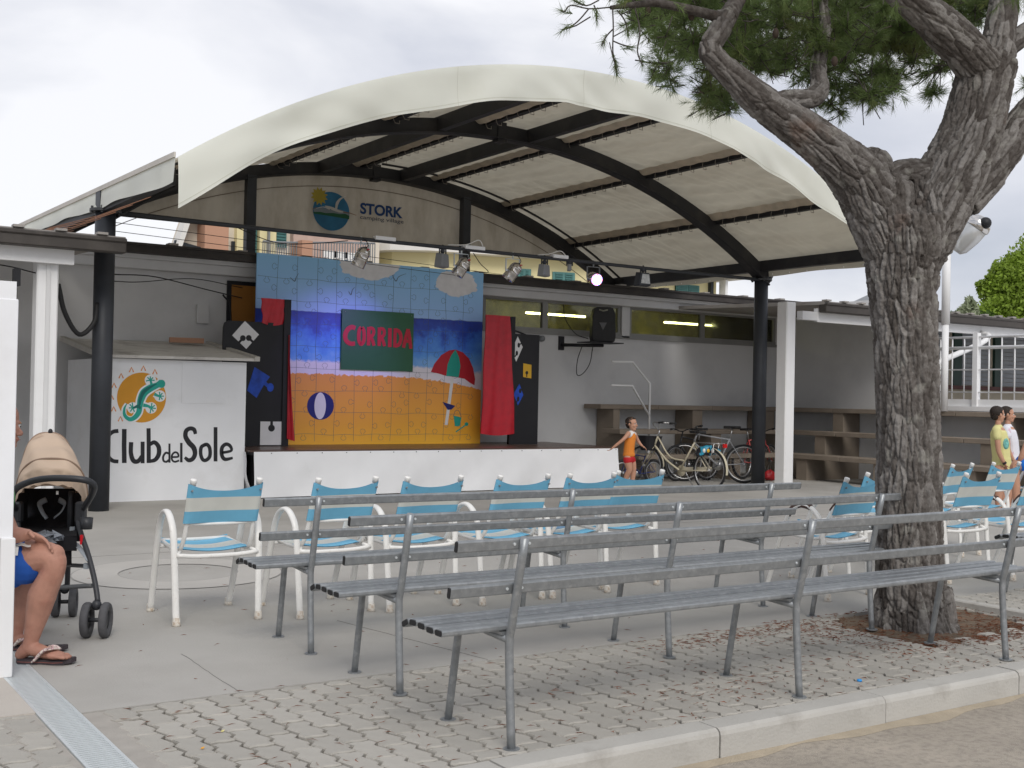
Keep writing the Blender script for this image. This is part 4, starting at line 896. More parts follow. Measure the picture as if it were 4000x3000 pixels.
def flood(x, zc, s_, label, dark=False, turn=0):
    t_ = thing('floodlight', (x, BYY, BZ), label, 'floodlight'); c = Vector((x, BYY, zc)); R_ = Matrix.Rotation(turn, 3, 'Z')
    m = MB(); yoke(m, x, zc + .02, .05, BZ - zc - .05); m.build('bracket', black_m, t_)
    P = [c + R_ @ Vector(p) * s_ for p in ((-.10, -.05, -.10), (.10, -.05, -.10), (.12, .06, -.11), (-.12, .06, -.11), (-.075, -.05, .07), (.075, -.05, .07), (.09, .05, .08), (-.09, .05, .08))]
    m = MB(); m.add(P, [(0, 3, 2, 1), (4, 5, 6, 7), (0, 1, 5, 4), (1, 2, 6, 5), (2, 3, 7, 6), (3, 0, 4, 7)]); m.build('body', black_m if dark else grey_pl, t_, bevel=.01)
    m = MB(); m.sph(c + Vector((0, 0, .11 * s_)), (.035, .03, .04), 8, 6); m.build('junction', black_m, t_)
    if dark:
        m = MB(); P = [c + R_ @ Vector(p) * s_ for p in ((-.078, -.056, -.075), (.078, -.056, -.075), (.058, -.056, .05), (-.058, -.056, .05))]; m.add(P, [(0, 1, 2, 3)]); m.build('lens', mat('flood_glass', (.42, .43, .42), .12, spec=.8, var=.3, vs=30), t_)
flood(8.02, 3.235, 1.05, 'grey floodlight left of the second can spotlight, left of the pair of grey floodlights', turn=.5)
flood(9.72, 3.23, .95, 'grey floodlight hanging on the bar over the low building\'s windows', turn=.4)
flood(10.17, 3.30, .55, 'small black floodlight tilted under the bar left of the lit spotlight', turn=1.0)
flood(11.57, 3.24, 1.15, 'large black floodlight with a pale glass front, rightmost on the bar', dark=True)
for x0, x1, lb_ in ((6.98, 7.28, 'white ballast box on the bar right of the first can spotlight'), (8.36, 8.68, 'white ballast box on the bar above the second can spotlight'), (9.85, 10.12, 'white ballast box on the bar near the right end, left of the lit spotlight')):
    o = MB().box(x0, x1, BYY - .045, BYY + .045, BZ + .005, BZ + .055).build('ballast_box', white_board, bevel=.006); o['label'] = lb_; o['category'] = 'ballast box'
def cable(pts, r, label, m=black_rub, sub=6):
    o = MB().tube(pts, r, n=5, sub=sub).build('cable', m); o['label'] = label; o['category'] = 'cable'
cable([(8.68, BYY, 3.44), (8.60, BYY, 3.55), (8.4, BYY, 3.47), (8.1, BYY, 3.44)], .008, 'white looped cable rising from the middle ballast box', plastic_w)
cable([(10.12, BYY, 3.44), (10.0, BYY, 3.52), (9.8, BYY, 3.46), (9.6, BYY, 3.43)], .008, 'white looped cable rising from the right ballast box', plastic_w)
cable([(8.5, BYY - .02, 3.36), (8.62, BYY - .02, 3.22), (8.75, BYY - .02, 3.12), (8.6, BYY - .02, 3.10)], .006, 'thin dark cable drooping between the second and third can spotlights')
cable([(5.0, BYY, 3.42), (5.6, BYY + .01, 3.25), (6.1, BYY, 3.28), (6.6, BYY, 3.36)], .006, 'dark cable sagging under the left half of the lighting bar')
cable([(2.92, 13.2, 2.50), (3.02, 13.3, 2.20), (3.2, 13.42, 1.98), (3.38, 13.5, 2.12), (3.42, 13.55, 2.35)], .028, 'thick black cable bundle sagging between the left white column and the left dark column')
cable([(3.64, 13.7, 2.70), (4.6, 15.3, 2.86), (5.6, 16.2, 2.82), (6.2, 16.4, 2.75)], .008, 'thin dark cable strung below the roof behind the left dark column')
cable([(3.64, 13.7, 2.62), (4.4, 15.3, 2.78), (5.4, 16.2, 2.96), (6.2, 16.4, 2.90)], .006, 'second thin dark cable strung higher below the roof behind the left dark column')
cable([(5.9, 16.38, 2.78), (6.02, 16.38, 2.55), (6.03, 16.38, 1.6)], .014, 'dark cable running down the wall just left of the ochre board')
cable([(-2, 13.2, 2.78), (0.8, 13.1, 2.68), (2.2, 13.1, 2.66), (2.68, 13.15, 2.60)], .007, 'thin dark cable strung under the left portico fascia')
o = MB().box(2.44, 2.50, 12.99, 13.12, 2.44, 2.62).build('small_speaker', flat_black); o['label'] = 'small dark box fixed to the left white column under the portico'; o['category'] = 'sensor box'
# long wires high above the roofs
for k, (a, b_) in enumerate((((3.55, 13.7, 3.42 - .22), (22, 20.5, 3.62)), ((3.55, 13.7, 3.30), (24, 22, 3.9)))): cable([a, tuple((Vector(a) + Vector(b_)) / 2 - Vector((0, 0, .05))), b_], .004, ('lower' if k == 0 else 'upper') + ' of the two thin wires crossing in front of the apartment houses')
# ------------------------------------------------------------------ loudspeaker on its wall arm
sp = thing('loudspeaker', (12.575, 16.0, 2.36), 'black loudspeaker with a triangular badge standing on a wall shelf by the windows', 'loudspeaker')
m = MB(); m.prism([(12.39, 2.37), (12.77, 2.37), (12.79, 2.45), (12.78, 2.85), (12.74, 2.95), (12.68, 2.97), (12.46, 2.97), (12.41, 2.95), (12.38, 2.80), (12.37, 2.45)], lambda u, v, t: Vector((u, t, v)), 15.86, 16.14); m.build('cabinet', black_rub, sp, bevel=.012)
m = MB(); m.tube([(12.49, 15.85, 2.92), (12.56, 15.84, 2.90), (12.64, 15.85, 2.92)], .014, n=6); m.build('handle', mat('sp_grey', (.25, .25, .2), .6), sp)
m = MB(); m.prism([(12.50, 2.70), (12.63, 2.70), (12.565, 2.57)], lambda u, v, t: Vector((u, t, v)), 15.853, 15.859); m.build('badge', mat('sp_badge', (.10, .10, .10), .3), sp)
sp.rotation_euler = (0, 0, -.5)
ar = thing('speaker_bracket', (12.3, 16.3, 2.3), 'black swivel wall bracket carrying the loudspeaker', 'bracket')
MB().box(12.18, 12.90, 15.80, 16.20, 2.345, 2.362).build('shelf', flat_black, ar); MB().box(12.00, 12.10, WY - .04, WY, 2.22, 2.46).build('wall_plate', flat_black, ar); MB().tube([(12.05, WY - .05, 2.31), (12.15, 16.1, 2.30), (12.6, 16.0, 2.31)], .03, n=8).build('arm', flat_black, ar)
cable([(12.30, 16.2, 2.30), (12.24, 16.25, 2.05), (12.27, 16.3, 1.80), (12.40, 16.3, 1.82), (12.47, 16.2, 2.0), (12.45, 16.1, 2.28)], .008, 'thin dark cable looping below the loudspeaker bracket')
cable([(11.95, 16.3, 3.0), (12.0, 16.3, 2.75), (12.15, 16.2, 2.5), (12.35, 16.1, 2.42)], .008, 'thin dark cable hanging down the window to the loudspeaker')
o = MB().lathe([(0, 0), (.05, 0), (.05, .07), (0, .07)], (11.62, WY - .07, 2.40), (0, 1, 0), n=14).build('wall_socket', grey_pl); o['label'] = 'round grey wall socket left of the loudspeaker bracket'; o['category'] = 'socket'

# ------------------------------------------------------------------ benches
def slat(x0, x1, y, z, w_, h, m, rot=0):
    P = []; rr_ = min(w_, h) * .3; prof = []
    for sx, sz, a0 in ((1, 1, 0), (-1, 1, 90), (-1, -1, 180), (1, -1, 270)):
        for da in (0, 45, 90): a = math.radians(a0 + da); prof.append((sx * (w_ / 2 - rr_) + rr_ * math.cos(a), sz * (h / 2 - rr_) + rr_ * math.sin(a)))
    n = len(prof)
    for x in (x0, x1):
        for u, v in prof:
            P.append((x, y + u * math.cos(rot) - v * math.sin(rot), z + u * math.sin(rot) + v * math.cos(rot)))
    m.add(P, [(k, (k + 1) % n, n + (k + 1) % n, n + k) for k in range(n)] + [list(range(n))[::-1], list(range(n, 2 * n))]); return m
def make_bench():
    b = thing('bench', (0, 0, 0), 'x', 'bench', 'grey galvanised benches in rows')
    X0, X1 = -.29, 3.54
    for y, z, ro in ((.085, .468, 0), (.152, .468, 0), (.220, .472, .0), (.288, .474, -.05), (.352, .462, -.45)):
        sl_ = slat(X0, X1, y, z, .052, .026, MB(), ro).build('seat_slat', galv, b)
        m = MB()
        for x in (X0 - .004, X1): slat(x, x + .004, y, z, .046, .021, m, ro)
        m.build('end_cap', black_rub, sl_)
    for y, z in ((.012, .632), (-.034, .812)):
        sl_ = slat(X0, X1, y, z, .022, .046, MB(), .15).build('backrest_rail', galv, b)
        m = MB()
        for x in (X0 - .004, X1): slat(x, x + .004, y, z, .018, .04, m, .15)
        m.build('end_cap', black_rub, sl_)
    for x in (0, 1.625, 3.25):
        for y, z in ((.012, .632), (-.034, .812)):
            for dx in (-.035, .035): MB().tube([(x + dx, y - .010, z), (x + dx, y - .0155, z - .001)], .006, n=8).build('bolt', galv_b, b)
        m = MB(); m.tube([(x, 0, 0), (x, .02, .25), (x, .028, .42), (x, .01, .50), (x, -.066, .838)], .0172, n=12, sub=4); m.lathe([(0, 0), (.034, 0), (.034, .006), (0, .006)], (x, 0, 0), n=14, smooth=False); m.build('rear_post', galv, b)
        m = MB(); m.tube([(x, .485, 0), (x, .425, .33), (x, .405, .41), (x, .34, .438), (x, .03, .425)], .0165, n=12, sub=4); m.lathe([(0, 0), (.034, 0), (.034, .006), (0, .006)], (x, .485, 0), n=14, smooth=False); m.build('front_leg', galv, b)
        MB().box(x - .02, x + .02, .05, .37, .440, .452).build('seat_bracket', galv, b)
    return b
bench = make_bench(); remember(bench)
bench.location = (2.575, 3.80, 0); bench['label'] = 'front grey galvanised bench nearest the kerb, its left end in the foreground'
dup(bench, (2.60, 4.76, 0), -.012, 'middle grey galvanised bench, its right end just left of the pine trunk', 'grey galvanised benches in rows')
dup(bench, (2.59, 5.73, 0), -.035, 'rear grey galvanised bench closest to the striped chairs', 'grey galvanised benches in rows')
dup(bench, (7.76, 4.60, 0), 0, 'grey galvanised bench at the right edge, only its black slat ends and left part showing', 'grey galvanised benches in rows')

# ------------------------------------------------------------------ striped chairs
brown_pad = mat('brown_arm_pad', (.075, .035, .025), .5)
def make_chair(name, pads=False):
    c = thing(name, (0, 0, 0), 'x', 'chair', 'blue and white striped chairs')
    for s_ in (-1, 1):
        m = MB(); m.tube([(s_ * .25, -.27, 0), (s_ * .255, -.245, .25), (s_ * .262, -.215, .52), (s_ * .265, -.17, .61), (s_ * .265, -.09, .655), (s_ * .264, -.01, .64), (s_ * .262, .06, .58), (s_ * .26, .12, .45), (s_ * .256, .2, .2), (s_ * .25, .27, 0)], .0215, n=12, sub=4, flat=.66, up=(0, 1, 0))
        ar_ = m.build('arm_frame', plastic_w, c)
        m = MB()
        for y, f in ((-.27, 0), (.27, 0)): m.lathe([(0, 0), (.025, 0), (.025, .012), (.0205, .05), (0, .05)], (s_ * .25, y, 0), n=12)
        m.build('foot_cap', mat('foot_cap', (.66, .62, .55), .6, grime=(.35, .22, .12), gs=40, gamt=.7), ar_)
        if pads: MB().tube([(s_ * .265, -.13, .643), (s_ * .265, -.05, .655), (s_ * .264, .02, .632), (s_ * .262, .07, .575)], .021, n=10, sub=4).build('arm_pad', brown_pad, ar_)
        m = MB(); m.tube([(s_ * .205, .22, .445), (s_ * .215, -.05, .425), (s_ * .212, -.17, .43), (s_ * .207, -.235, .50), (s_ * .203, -.275, .60), (s_ * .20, -.372, .845)], .0135, n=10, sub=5); m.build('back_post', plastic_w, c)
        MB().lathe([(.0, 0), (.017, 0), (.0195, .036), (.0185, .041), (0, .042)], (s_ * .20, -.365, .828), (0, -.37, .93), n=12).build('post_cap', mat('cap_white', (.82, .81, .78), .4), c)
        MB().tube([(s_ * .25, -.235, .41), (s_ * .215, -.20, .425)], .012, n=8).build('joint', plastic_w, c)
    m = MB(); m.tube([(-.25, -.24, .41), (-.12, -.24, .398), (.12, -.24, .398), (.25, -.24, .41)], .0135, n=10, sub=3); m.build('rear_rail', plastic_w, c)
    MB().tube([(-.205, .22, .445), (0, .235, .44), (.205, .22, .445)], .0125, n=8, sub=3).build('front_rail', plastic_w, c)
    MB().tube([(-.25, .135, .42), (.25, .135, .42)], .011, n=8).build('cross_rail', plastic_w, c)
    MB().tube([(-.203, -.277, .60), (-.1, -.268, .592), (.1, -.268, .592), (.203, -.277, .60)], .010, n=8, sub=3).build('back_rail', plastic_w, c)
    def back(u, v, o=0):
        x = -.227 + .454 * u; b_ = math.sin(PI * u); z = .600 + .222 * v; top = -.028 * b_ * v
        wrap = abs(2 * u - 1) ** 30
        return (x, -.277 - (z - .60) * .40 + .030 * b_ ** 1.5 * (1 if o < 0 else .8) + o * (1 - .9 * wrap), z + top + .012 * (1 - b_) * 0 + (.018 * v * (1 - b_) ** 2))
    m = MB(); m.grid(lambda u, v: back(u, v, -.0225), 34, 8); m.grid(lambda u, v: back(u, v, .0175 - .034 * math.sin(PI * u) ** .5), 34, 8); m.build('back_fabric', chair_back_m, c)
    m = MB()
    for s_ in (-1, 1): m.tube([(s_ * .207, -.372, .797), (s_ * .207, -.384, .80)], .006, n=8)
    m.build('rivet', grey_pl, c)
    def seat(u, v, o=0):
        x = -.222 + .444 * u; b_ = math.sin(PI * u); y = -.19 + .43 * v; return (x, y, .452 + .012 * math.sin(v * PI / 2) - .032 * b_ ** .7 + o + (-.02 * abs(2 * u - 1) ** 12))
    m = MB(); m.grid(lambda u, v: seat(u, v, 0), 16, 10); m.grid(lambda u, v: seat(u, v, -.004), 16, 10); m.grid(lambda u, v: (lambda p: (p[0], p[1], p[2]))((-.222 + .444 * u, .24, .464 - .03 * v - .025 * math.sin(PI * u))), 16, 2)
    m.build('seat_fabric', chair_seat_m, c)
    return c
ch = make_chair('striped_chair'); remember(ch); chp = make_chair('striped_chair', True); remember(chp)
GRP = 'blue and white striped chairs'
ch.location = (2.46, 7.04, 0); ch.rotation_euler = (0, 0, -.02); ch['label'] = 'leftmost striped chair, standing clear of the benches before the shed'
for i, (x, y, rz, lb_) in enumerate(((3.16, 6.93, .06, 'second striped chair from the left, with a dark spot on its backrest'), (3.75, 6.86, .03, 'third striped chair from the left, brightest blue, behind the rear bench'),
        (4.40, 6.80, .05, 'fourth striped chair from the left, faded, above the middle bench\'s post'), (4.97, 6.80, .05, 'fifth striped chair from the left, with a plastic bottle on its seat'), (5.55, 6.93, -.05, 'sixth striped chair from the left, in front of the boy in orange'))):
    dup(ch, (x, y, 0), rz, lb_, GRP)
chp.location = (6.62, 5.84, 0); chp.rotation_euler = (0, 0, .10); chp['label'] = 'striped chair with brown arm pads, just left of the pine trunk'
dup(ch, (7.28, 6.2, 0), .1, 'striped chair half hidden behind the pine trunk, beside the chair with brown arm pads', GRP)
dup(ch, (8.14, 5.90, 0), -.03, 'nearest striped chair right of the pine trunk', GRP)
dup(ch, (9.09, 6.80, 0), .2, 'turned striped chair directly behind the nearest one right of the trunk', GRP)
dup(ch, (9.92, 6.87, 0), 0, 'striped chair in front of the two standing boys, near the right edge', GRP)
dup(ch, (8.43, 6.72, 0), .05, 'striped chair mostly hidden behind the right side of the pine trunk', GRP)
dup(chp, (8.76, 5.76, 0), -.02, 'striped chair with brown arm pads at the right edge of the picture', GRP)
o = MB().lathe([(0, 0), (.006, 0), (.006, .001), (0, .001)], (3.15, 6.66, .715), (0, -1, .3), n=10).build('dark_spot', flat_black)
o['label'] = 'dark spot stuck to the white stripe of the second chair\'s backrest'; o['category'] = 'sticker'; o.scale = (2.6, 1, 1.3)
o = MB().lathe([(0, 0), (.03, 0), (.033, .02), (.031, .07), (.033, .13), (.03, .16), (.012, .19), (.012, .205), (0, .205)], (4.86, 6.72, .475), (.9, .1, .08), n=14).build('plastic_bottle', mat('clear_plastic', (.55, .68, .85), .12, spec=.8, var=.3, vs=20)); o['label'] = 'clear plastic bottle with a blue label lying on the fifth chair\'s seat'; o['category'] = 'bottle'

# ------------------------------------------------------------------ bleachers
bl = thing('bleachers', (14, 16, 0), 'L-shaped brown concrete seating steps along the wall behind the bicycles', 'bleachers')
lev = ((15.97, 1.21, 1.29), (15.47, .79, .87), (14.97, .38, .46))
for (y, z0, z1) in lev:
    x = 12.55 if z1 > 1 else 12.58
    while x < 17.2 - (16.47 - y) * 1.0:
        x2 = min(x + 1.32, 17.4 - (15.97 - y)); MB().box(x, x2 - .006, y, y + .48, z0, z1).build('seat_slab', bl_slab, bl, bevel=.006); x = x2
        if x2 >= 17.4 - (15.97 - y) - .01: break
for x in (12.86, 14.72, 16.6):
    m = MB(); m.prism([(16.47, 0), (16.47, 1.21), (16.0, 1.21), (16.0, .79), (15.5, .79), (15.5, .38), (15.0, .38), (15.0, 0)], lambda u, v, t: Vector((t, u, v)), x, x + (.14 if x < 13 else .24)); m.build('stepped_pier', bl_slab, bl)
for (xa, z0, z1) in ((16.92, 1.21, 1.29), (16.44, .79, .87), (15.96, .38, .46)):
    y = 14.95 if z1 < .5 else (15.45 if z1 < 1 else 15.95)
    while y > 8.4: MB().box(xa, xa + .48, y - 1.30, y - .006, z0, z1).build('seat_slab', bl_slab, bl, bevel=.006); y -= 1.306
for y in (14.4, 12.7, 11.0, 9.4):
    m = MB(); m.prism([(17.4, 0), (17.4, 1.21), (16.95, 1.21), (16.95, .79), (16.47, .79), (16.47, .38), (16.0, .38), (16.0, 0)], lambda u, v, t: Vector((u, t, v)), y, y + .24); m.build('stepped_pier', bl_slab, bl)
# raised terrace behind the right bleachers
te = thing('terrace', (18.5, 11, 0), 'raised white terrace with lattice railing above the right bleachers', 'terrace')
MB().box(17.42, 17.60, 13.0, 16.6, 0, 3.3).build('side_wall', white_wall, te)
m = MB(); m.box(17.42, 17.60, 6, 13.0, 0, 1.30); m.build('base_wall', white_wall, te); MB().box(17.38, 26, 6, 12.995, 1.30, 1.38).build('floor_slab', white_paint, te)
MB().box(17.44, 17.52, 6, 13.0, 1.38, 1.50).build('kick_board', white_paint, te)
rl = MB()
for z in (1.62, 2.0): rl.tube([(17.45, 6, z), (17.45, 13, z)], .013, n=6)
for z, r in ((2.37, .028), (2.55, .02)): rl.tube([(17.45, 6, z), (17.45, 13, z)], r, n=8)
rl.build('rails', white_paint, te)
y = 12.95; k = 0
while y > 6.2:
    if k % 5 == 4: MB().box(17.40, 17.50, y - .045, y + .045, 1.38, 2.62).build('post', white_paint, te)
    else: MB().tube([(17.45, y, 1.5), (17.45, y, 2.55)], .012, n=6).build('baluster', white_paint, te)
    y -= .235; k += 1
bwl = MB(); bwl.box(17.6, 26, 15.5, 15.7, 0, 3.2); bwl.build('back_wall', mat('beige_plaster', (.52, .46, .36), .9), te)
MB().box(18.6, 26, 15.40, 15.5, 1.74, 1.82).build('sill', mat('red_sill', (.11, .035, .03), .6), te)
x = 18.75
while x < 25.5:
    f = MB(); f.box(x, x + .12, 15.44, 15.5, 1.82, 3.05); f.box(x + .12, x + .3, 15.46, 15.5, 1.82, 3.05); d_ = f.build('door_frame', mat('dark_green_frame', (.015, .05, .04), .5), te)
    for k in range(13): MB().box(x + .3, x + 1.3, 15.455, 15.5, 1.84 + k * .095, 1.84 + k * .095 + .085).build('shutter_slat', mat('grey_slat', (.30, .32, .35), .5), te)
    x += 1.45
pd = thing('floodlight_pole', (16.93, 12.25, 0), 'slim white pole with silver round floodlights behind the pine trunk', 'lamp post')
MB().tube([(16.93, 12.25, 1.29), (16.93, 12.25, 2.75)], .055, n=14).build('lower_pole', white_paint, pd); MB().tube([(16.93, 12.25, 2.75), (16.93, 12.25, 4.25)], .068, n=14).build('upper_pole', white_paint, pd)
silver = mat('silver_lamp_shell', (.55, .56, .56), .3, metal=.5)
c = at(3800, 905, 19.6); ax = Vector(CR * .55 + CU * .8 - Fw * .3).normalized()
MB().lathe([(0, -.42), (.07, -.42), (.14, -.34), (.19, -.10), (.20, .08), (.185, .10)], c, ax, n=20).build('lamp_shell', silver, pd); MB().lathe([(.21, .08), (.22, .10), (.21, .18), (.15, .26), (.08, .29), (0, .30)], c, ax, n=20).build('lamp_head', chrome, pd)
MB().sph(c + ax * .12 + Vector((-.05, -.18, .02)), (.10, .10, .10), 12, 8).build('lamp_glass', flat_black, pd); MB().box(16.86, 17.0, 12.18, 12.32, 4.25, 4.34).build('pole_bracket', silver, pd)
m = MB(); m.tube([(18.98, 12.98, 2.72), (18.95, 12.8, 2.66), (18.6, 12.75, 2.5), (17.7, 12.75, 2.22), (17.0, 12.75, 2.0)], .05, n=10, sub=3); o = m.build('downpipe', white_paint); o['label'] = 'white rain pipe slanting from the right gutter behind the lattice railing'; o['category'] = 'drainpipe'

# ------------------------------------------------------------------ apartment houses beyond
def P36(x, y, Y=36): return onY(x, y, Y)
def wallrect(m, x0, y0, x1, y1, Y=36, dep=.3):
    a = P36(x0, y1, Y); b_ = P36(x1, y0, Y); m.box(a.x, b_.x, Y, Y + dep, a.z, b_.z); return a, b_
ap = thing('apartment_house', (13.5, 36, 0), 'cream and terracotta apartment house with balconies behind the left of the stage', 'building')
X_ = lambda s_: P36(s_, 950).x
m = MB(); m.box(X_(862), 18.8, 36.6, 38.8, 0, 8.2); m.build('wall', cream_w, ap)
m = MB(); m.prism([(X_(600), 4.2), (X_(711), 6.95), (X_(860), 7.3), (X_(860), 6.9), (X_(720), 6.72), (X_(622), 4.2)], lambda u, v, t: Vector((u, t, v)), 35.3, 35.9); m.build('pitched_roof', gravel_roof, ap)
m = MB(); m.prism([(X_(622), 4.2), (X_(720), 6.72), (X_(860), 6.9), (X_(860), 4.2)], lambda u, v, t: Vector((u, t, v)), 35.92, 36.6); m.build('gable_wall', cream_w, ap)
m = MB(); m.bar((X_(665), 35.6, 5.95), (X_(765), 35.6, 5.80), .12, .10); m.build('roof_strut', dark_in, ap)
m = MB(); m.box(X_(766), X_(858), 35.2, 36.2, 0, 6.9); m.build('terracotta_pillar', terra, ap)
m = MB(); m.box(X_(1113), X_(1153), 34.6, 35.4, 5.2, 6.25); m.build('terracotta_pillar', terra, ap)
m = MB(); m.box(X_(1160), X_(1450), 36.3, 36.58, 5.3, 7.2); m.build('pink_wall', mat('pink_render', (.50, .36, .30), .9), ap)
MB().box(X_(928), X_(943), 36.5, 36.6, 5.5, 6.25).build('window', dark_in, ap)
for a, b_, z0 in ((996, 1026, 5.3), (1098, 1142, 6.2)):
    w_ = MB().box(X_(a), X_(b_), 36.5, 36.6, z0, 7.0).build('shutter', shutter, ap)
    m = MB()
    for k in range(16): m.box(X_(a) + .03, X_(b_) - .03, 36.46, 36.5, z0 + .05 + k * .1, z0 + .1 + k * .1)
    m.build('shutter_louvres', shutter, w_)
MB().box(X_(940), X_(1000), 36.35, 36.6, 4, 7.2).build('yellow_wall', yellow_w, ap); MB().box(X_(1030), X_(1095), 36.35, 36.6, 4, 7.2).build('yellow_wall', yellow_w, ap); MB().box(X_(1058), X_(1064), 36.2, 36.34, 4, 7.2).build('downpipe', grey_pl, ap)
# balcony slab and railing
m = MB(); n = 24; pts = []
for i in range(n + 1): s_ = 1000 + (1330 - 1000) * i / n; pts.append((X_(s_), 34.4 + 1.0 * math.cos(i / n * PI * .9)))
m.add([(x, y, z) for z in (5.0, 5.22) for x, y in pts] + [(x, 36.6, z) for z in (5.0, 5.22) for x, y in pts], [(i, i + 1, n + 2 + i, n + 1 + i) for i in range(n)] + [(n + 1 + i, n + 2 + i, 3 * (n + 1) + i + 1, 3 * (n + 1) + i) for i in range(n)] + [(i + 1, i, 2 * (n + 1) + i, 2 * (n + 1) + i + 1) for i in range(n)])
m.build('balcony_slab', gravel_roof, ap)
m = MB(); m.tube([(x, y, 6.2) for x, y in pts], .03, n=5)
m.build('balcony_handrail', grey_pl, ap)
for i in range(46):
    t_ = i / 45 * n; j = min(int(t_), n - 1); f = t_ - j; x = pts[j][0] * (1 - f) + pts[j + 1][0] * f; y = pts[j][1] * (1 - f) + pts[j + 1][1] * f; MB().box(x - .014, x + .014, y - .012, y + .012, 5.22, 6.2).build('baluster', grey_pl, ap)
for k, s_ in enumerate((1285, 1325, 1362)):
    x = X_(s_); t_ = thing('balcony_chair', (x, 35.6, 5.22), ('leftmost', 'middle', 'rightmost')[k] + ' of the three white plastic chairs on the far balcony', 'chair', 'white plastic chairs on the balcony')
    m = MB()
    for a in (-.2, .2):
        for b_ in (-.2, .2): m.tube([(x + a, 35.6 + b_, 5.22), (x + a, 35.6 + b_, 5.66)], .03, n=5)
    m.build('legs', plastic_w, t_); MB().box(x - .25, x + .25, 35.35, 35.85, 5.64, 5.7).build('seat', plastic_w, t_); MB().box(x - .25, x + .25, 35.83, 35.88, 5.7, 6.15).build('backrest', plastic_w, t_)
    m = MB()
    for a in (-.26, .26): m.tube([(x + a, 35.4, 5.66), (x + a, 35.4, 5.88), (x + a, 35.85, 5.9)], .025, n=5)
    m.build('armrests', plastic_w, t_)
yb = thing('yellow_house', (24, 36, 0), 'pale yellow house with green shutters and a white roof edge behind the stage', 'building')
def atz(x, y, Z): r = sight(x, y); return Vector((0, 0, EYE)) + r * ((Z - EYE) / r.z)
EAV = [atz(x, y, 6.5) for x, y in ((1172, 1004), (1310, 993), (1420, 982), (1523, 976), (1672, 978), (1900, 993), (2150, 1006), (2440, 1024))]
back_ = Vector((1.2, 2.2, 0)); rec = Vector((.35, .5, 0)); m = MB(); n = len(EAV)
m.add([p for p in EAV] + [p + Vector((0, 0, .26)) for p in EAV] + [p + back_ * 2 for p in EAV] + [p + back_ * 2 + Vector((0, 0, .26)) for p in EAV], [(i, i + 1, n + i + 1, n + i) for i in range(n - 1)] + [(2 * n + i, 2 * n + i + 1, i + 1, i) for i in range(n - 1)] + [(n + i, n + i + 1, 3 * n + i + 1, 3 * n + i) for i in range(n - 1)] + [(3 * n + i, 3 * n + i + 1, 2 * n + i + 1, 2 * n + i) for i in range(n - 1)] + [(0, n, 3 * n, 2 * n), (n - 1, 2 * n - 1, 4 * n - 1, 3 * n - 1)])
m.build('roof_parapet', gravel_roof, yb); m = MB(); W_ = [p + rec for p in EAV]
m.add([Vector((p.x, p.y, 6.51)) for p in W_] + [Vector((p.x, p.y, 0)) for p in W_] + [Vector((p.x + back_.x, p.y + back_.y, 6.51)) for p in W_] + [Vector((p.x + back_.x, p.y + back_.y, 0)) for p in W_], [(i, i + 1, n + i + 1, n + i) for i in range(n - 1)] + [(2 * n + i, 3 * n + i, 3 * n + i + 1, 2 * n + i + 1) for i in range(n - 1)] + [(0, n, 3 * n, 2 * n), (n - 1, 2 * n - 1, 4 * n - 1, 3 * n - 1)])
m.build('wall', yellow_w, yb)
def on_facade(x, y):
    r = sight(x, y); A, B = W_[5], W_[7]; dx, dy = B.x - A.x, B.y - A.y; k = (A.x * dy - A.y * dx) / (r.x * dy - r.y * dx); return Vector((0, 0, EYE)) + r * k
for (a, b_, t0, t1) in ((2158, 2235, 1067, 1103), (2022, 2064, 1055, 1088)):
    A = on_facade(a, t1); B = on_facade(b_, t1); T_ = on_facade(a, t0); d = (B - A); d.z = 0; L0 = d.length; d.normalize(); nn = Vector((d.y, -d.x, 0)); 
    F_ = lambda u, v, t: Vector((A.x, A.y, 0)) + d * u + nn * t + Vector((0, 0, v)); m = MB(); m.prism([(-.05, A.z - .4), (L0 + .05, A.z - .4), (L0 + .05, T_.z + .04), (-.05, T_.z + .04)], F_, -.1, .16); w_ = m.build('window_frame', mat('green_frame', (.09, .22, .21), .6), yb)
    for hx in (0, 1):
        m = MB(); u0 = L0 * hx / 2 + .05; u1 = L0 * (hx + 1) / 2 - .05
        for k in range(9): z0 = T_.z - .06 - k * .085; m.prism([(u0, z0), (u1, z0), (u1, z0 + .05), (u0, z0 + .05)], F_, .161, .20)
        m.build('shutter_louvres', shutter, w_)
y2 = thing('yellow_house', (33, 38, 0), 'second pale yellow house block with a drainpipe, left of the right dark column', 'building')
X8 = lambda s_: onY(s_, 1100, 38).x; Z8 = lambda s_, y_: onY(s_, y_, 38).z
MB().box(X8(2540), X8(2798), 38, 48, 0, Z8(2700, 1090)).build('wall', yellow_w, y2); MB().box(X8(2450), X8(2540), 38.3, 48, 0, Z8(2500, 1105)).build('side_wall', cream_w, y2)
MB().box(X8(2440), X8(2868), 37.0, 49, Z8(2800, 1090), Z8(2800, 1080) + .05).build('roof_slab', gravel_roof, y2)
MB().box(X8(2766), X8(2776), 37.8, 38, 0, Z8(2770, 1092)).build('drainpipe', dark_in, y2); MB().box(X8(2797), X8(2806), 37.4, 37.8, 0, Z8(2800, 1090)).build('corner_post', white_paint, y2)
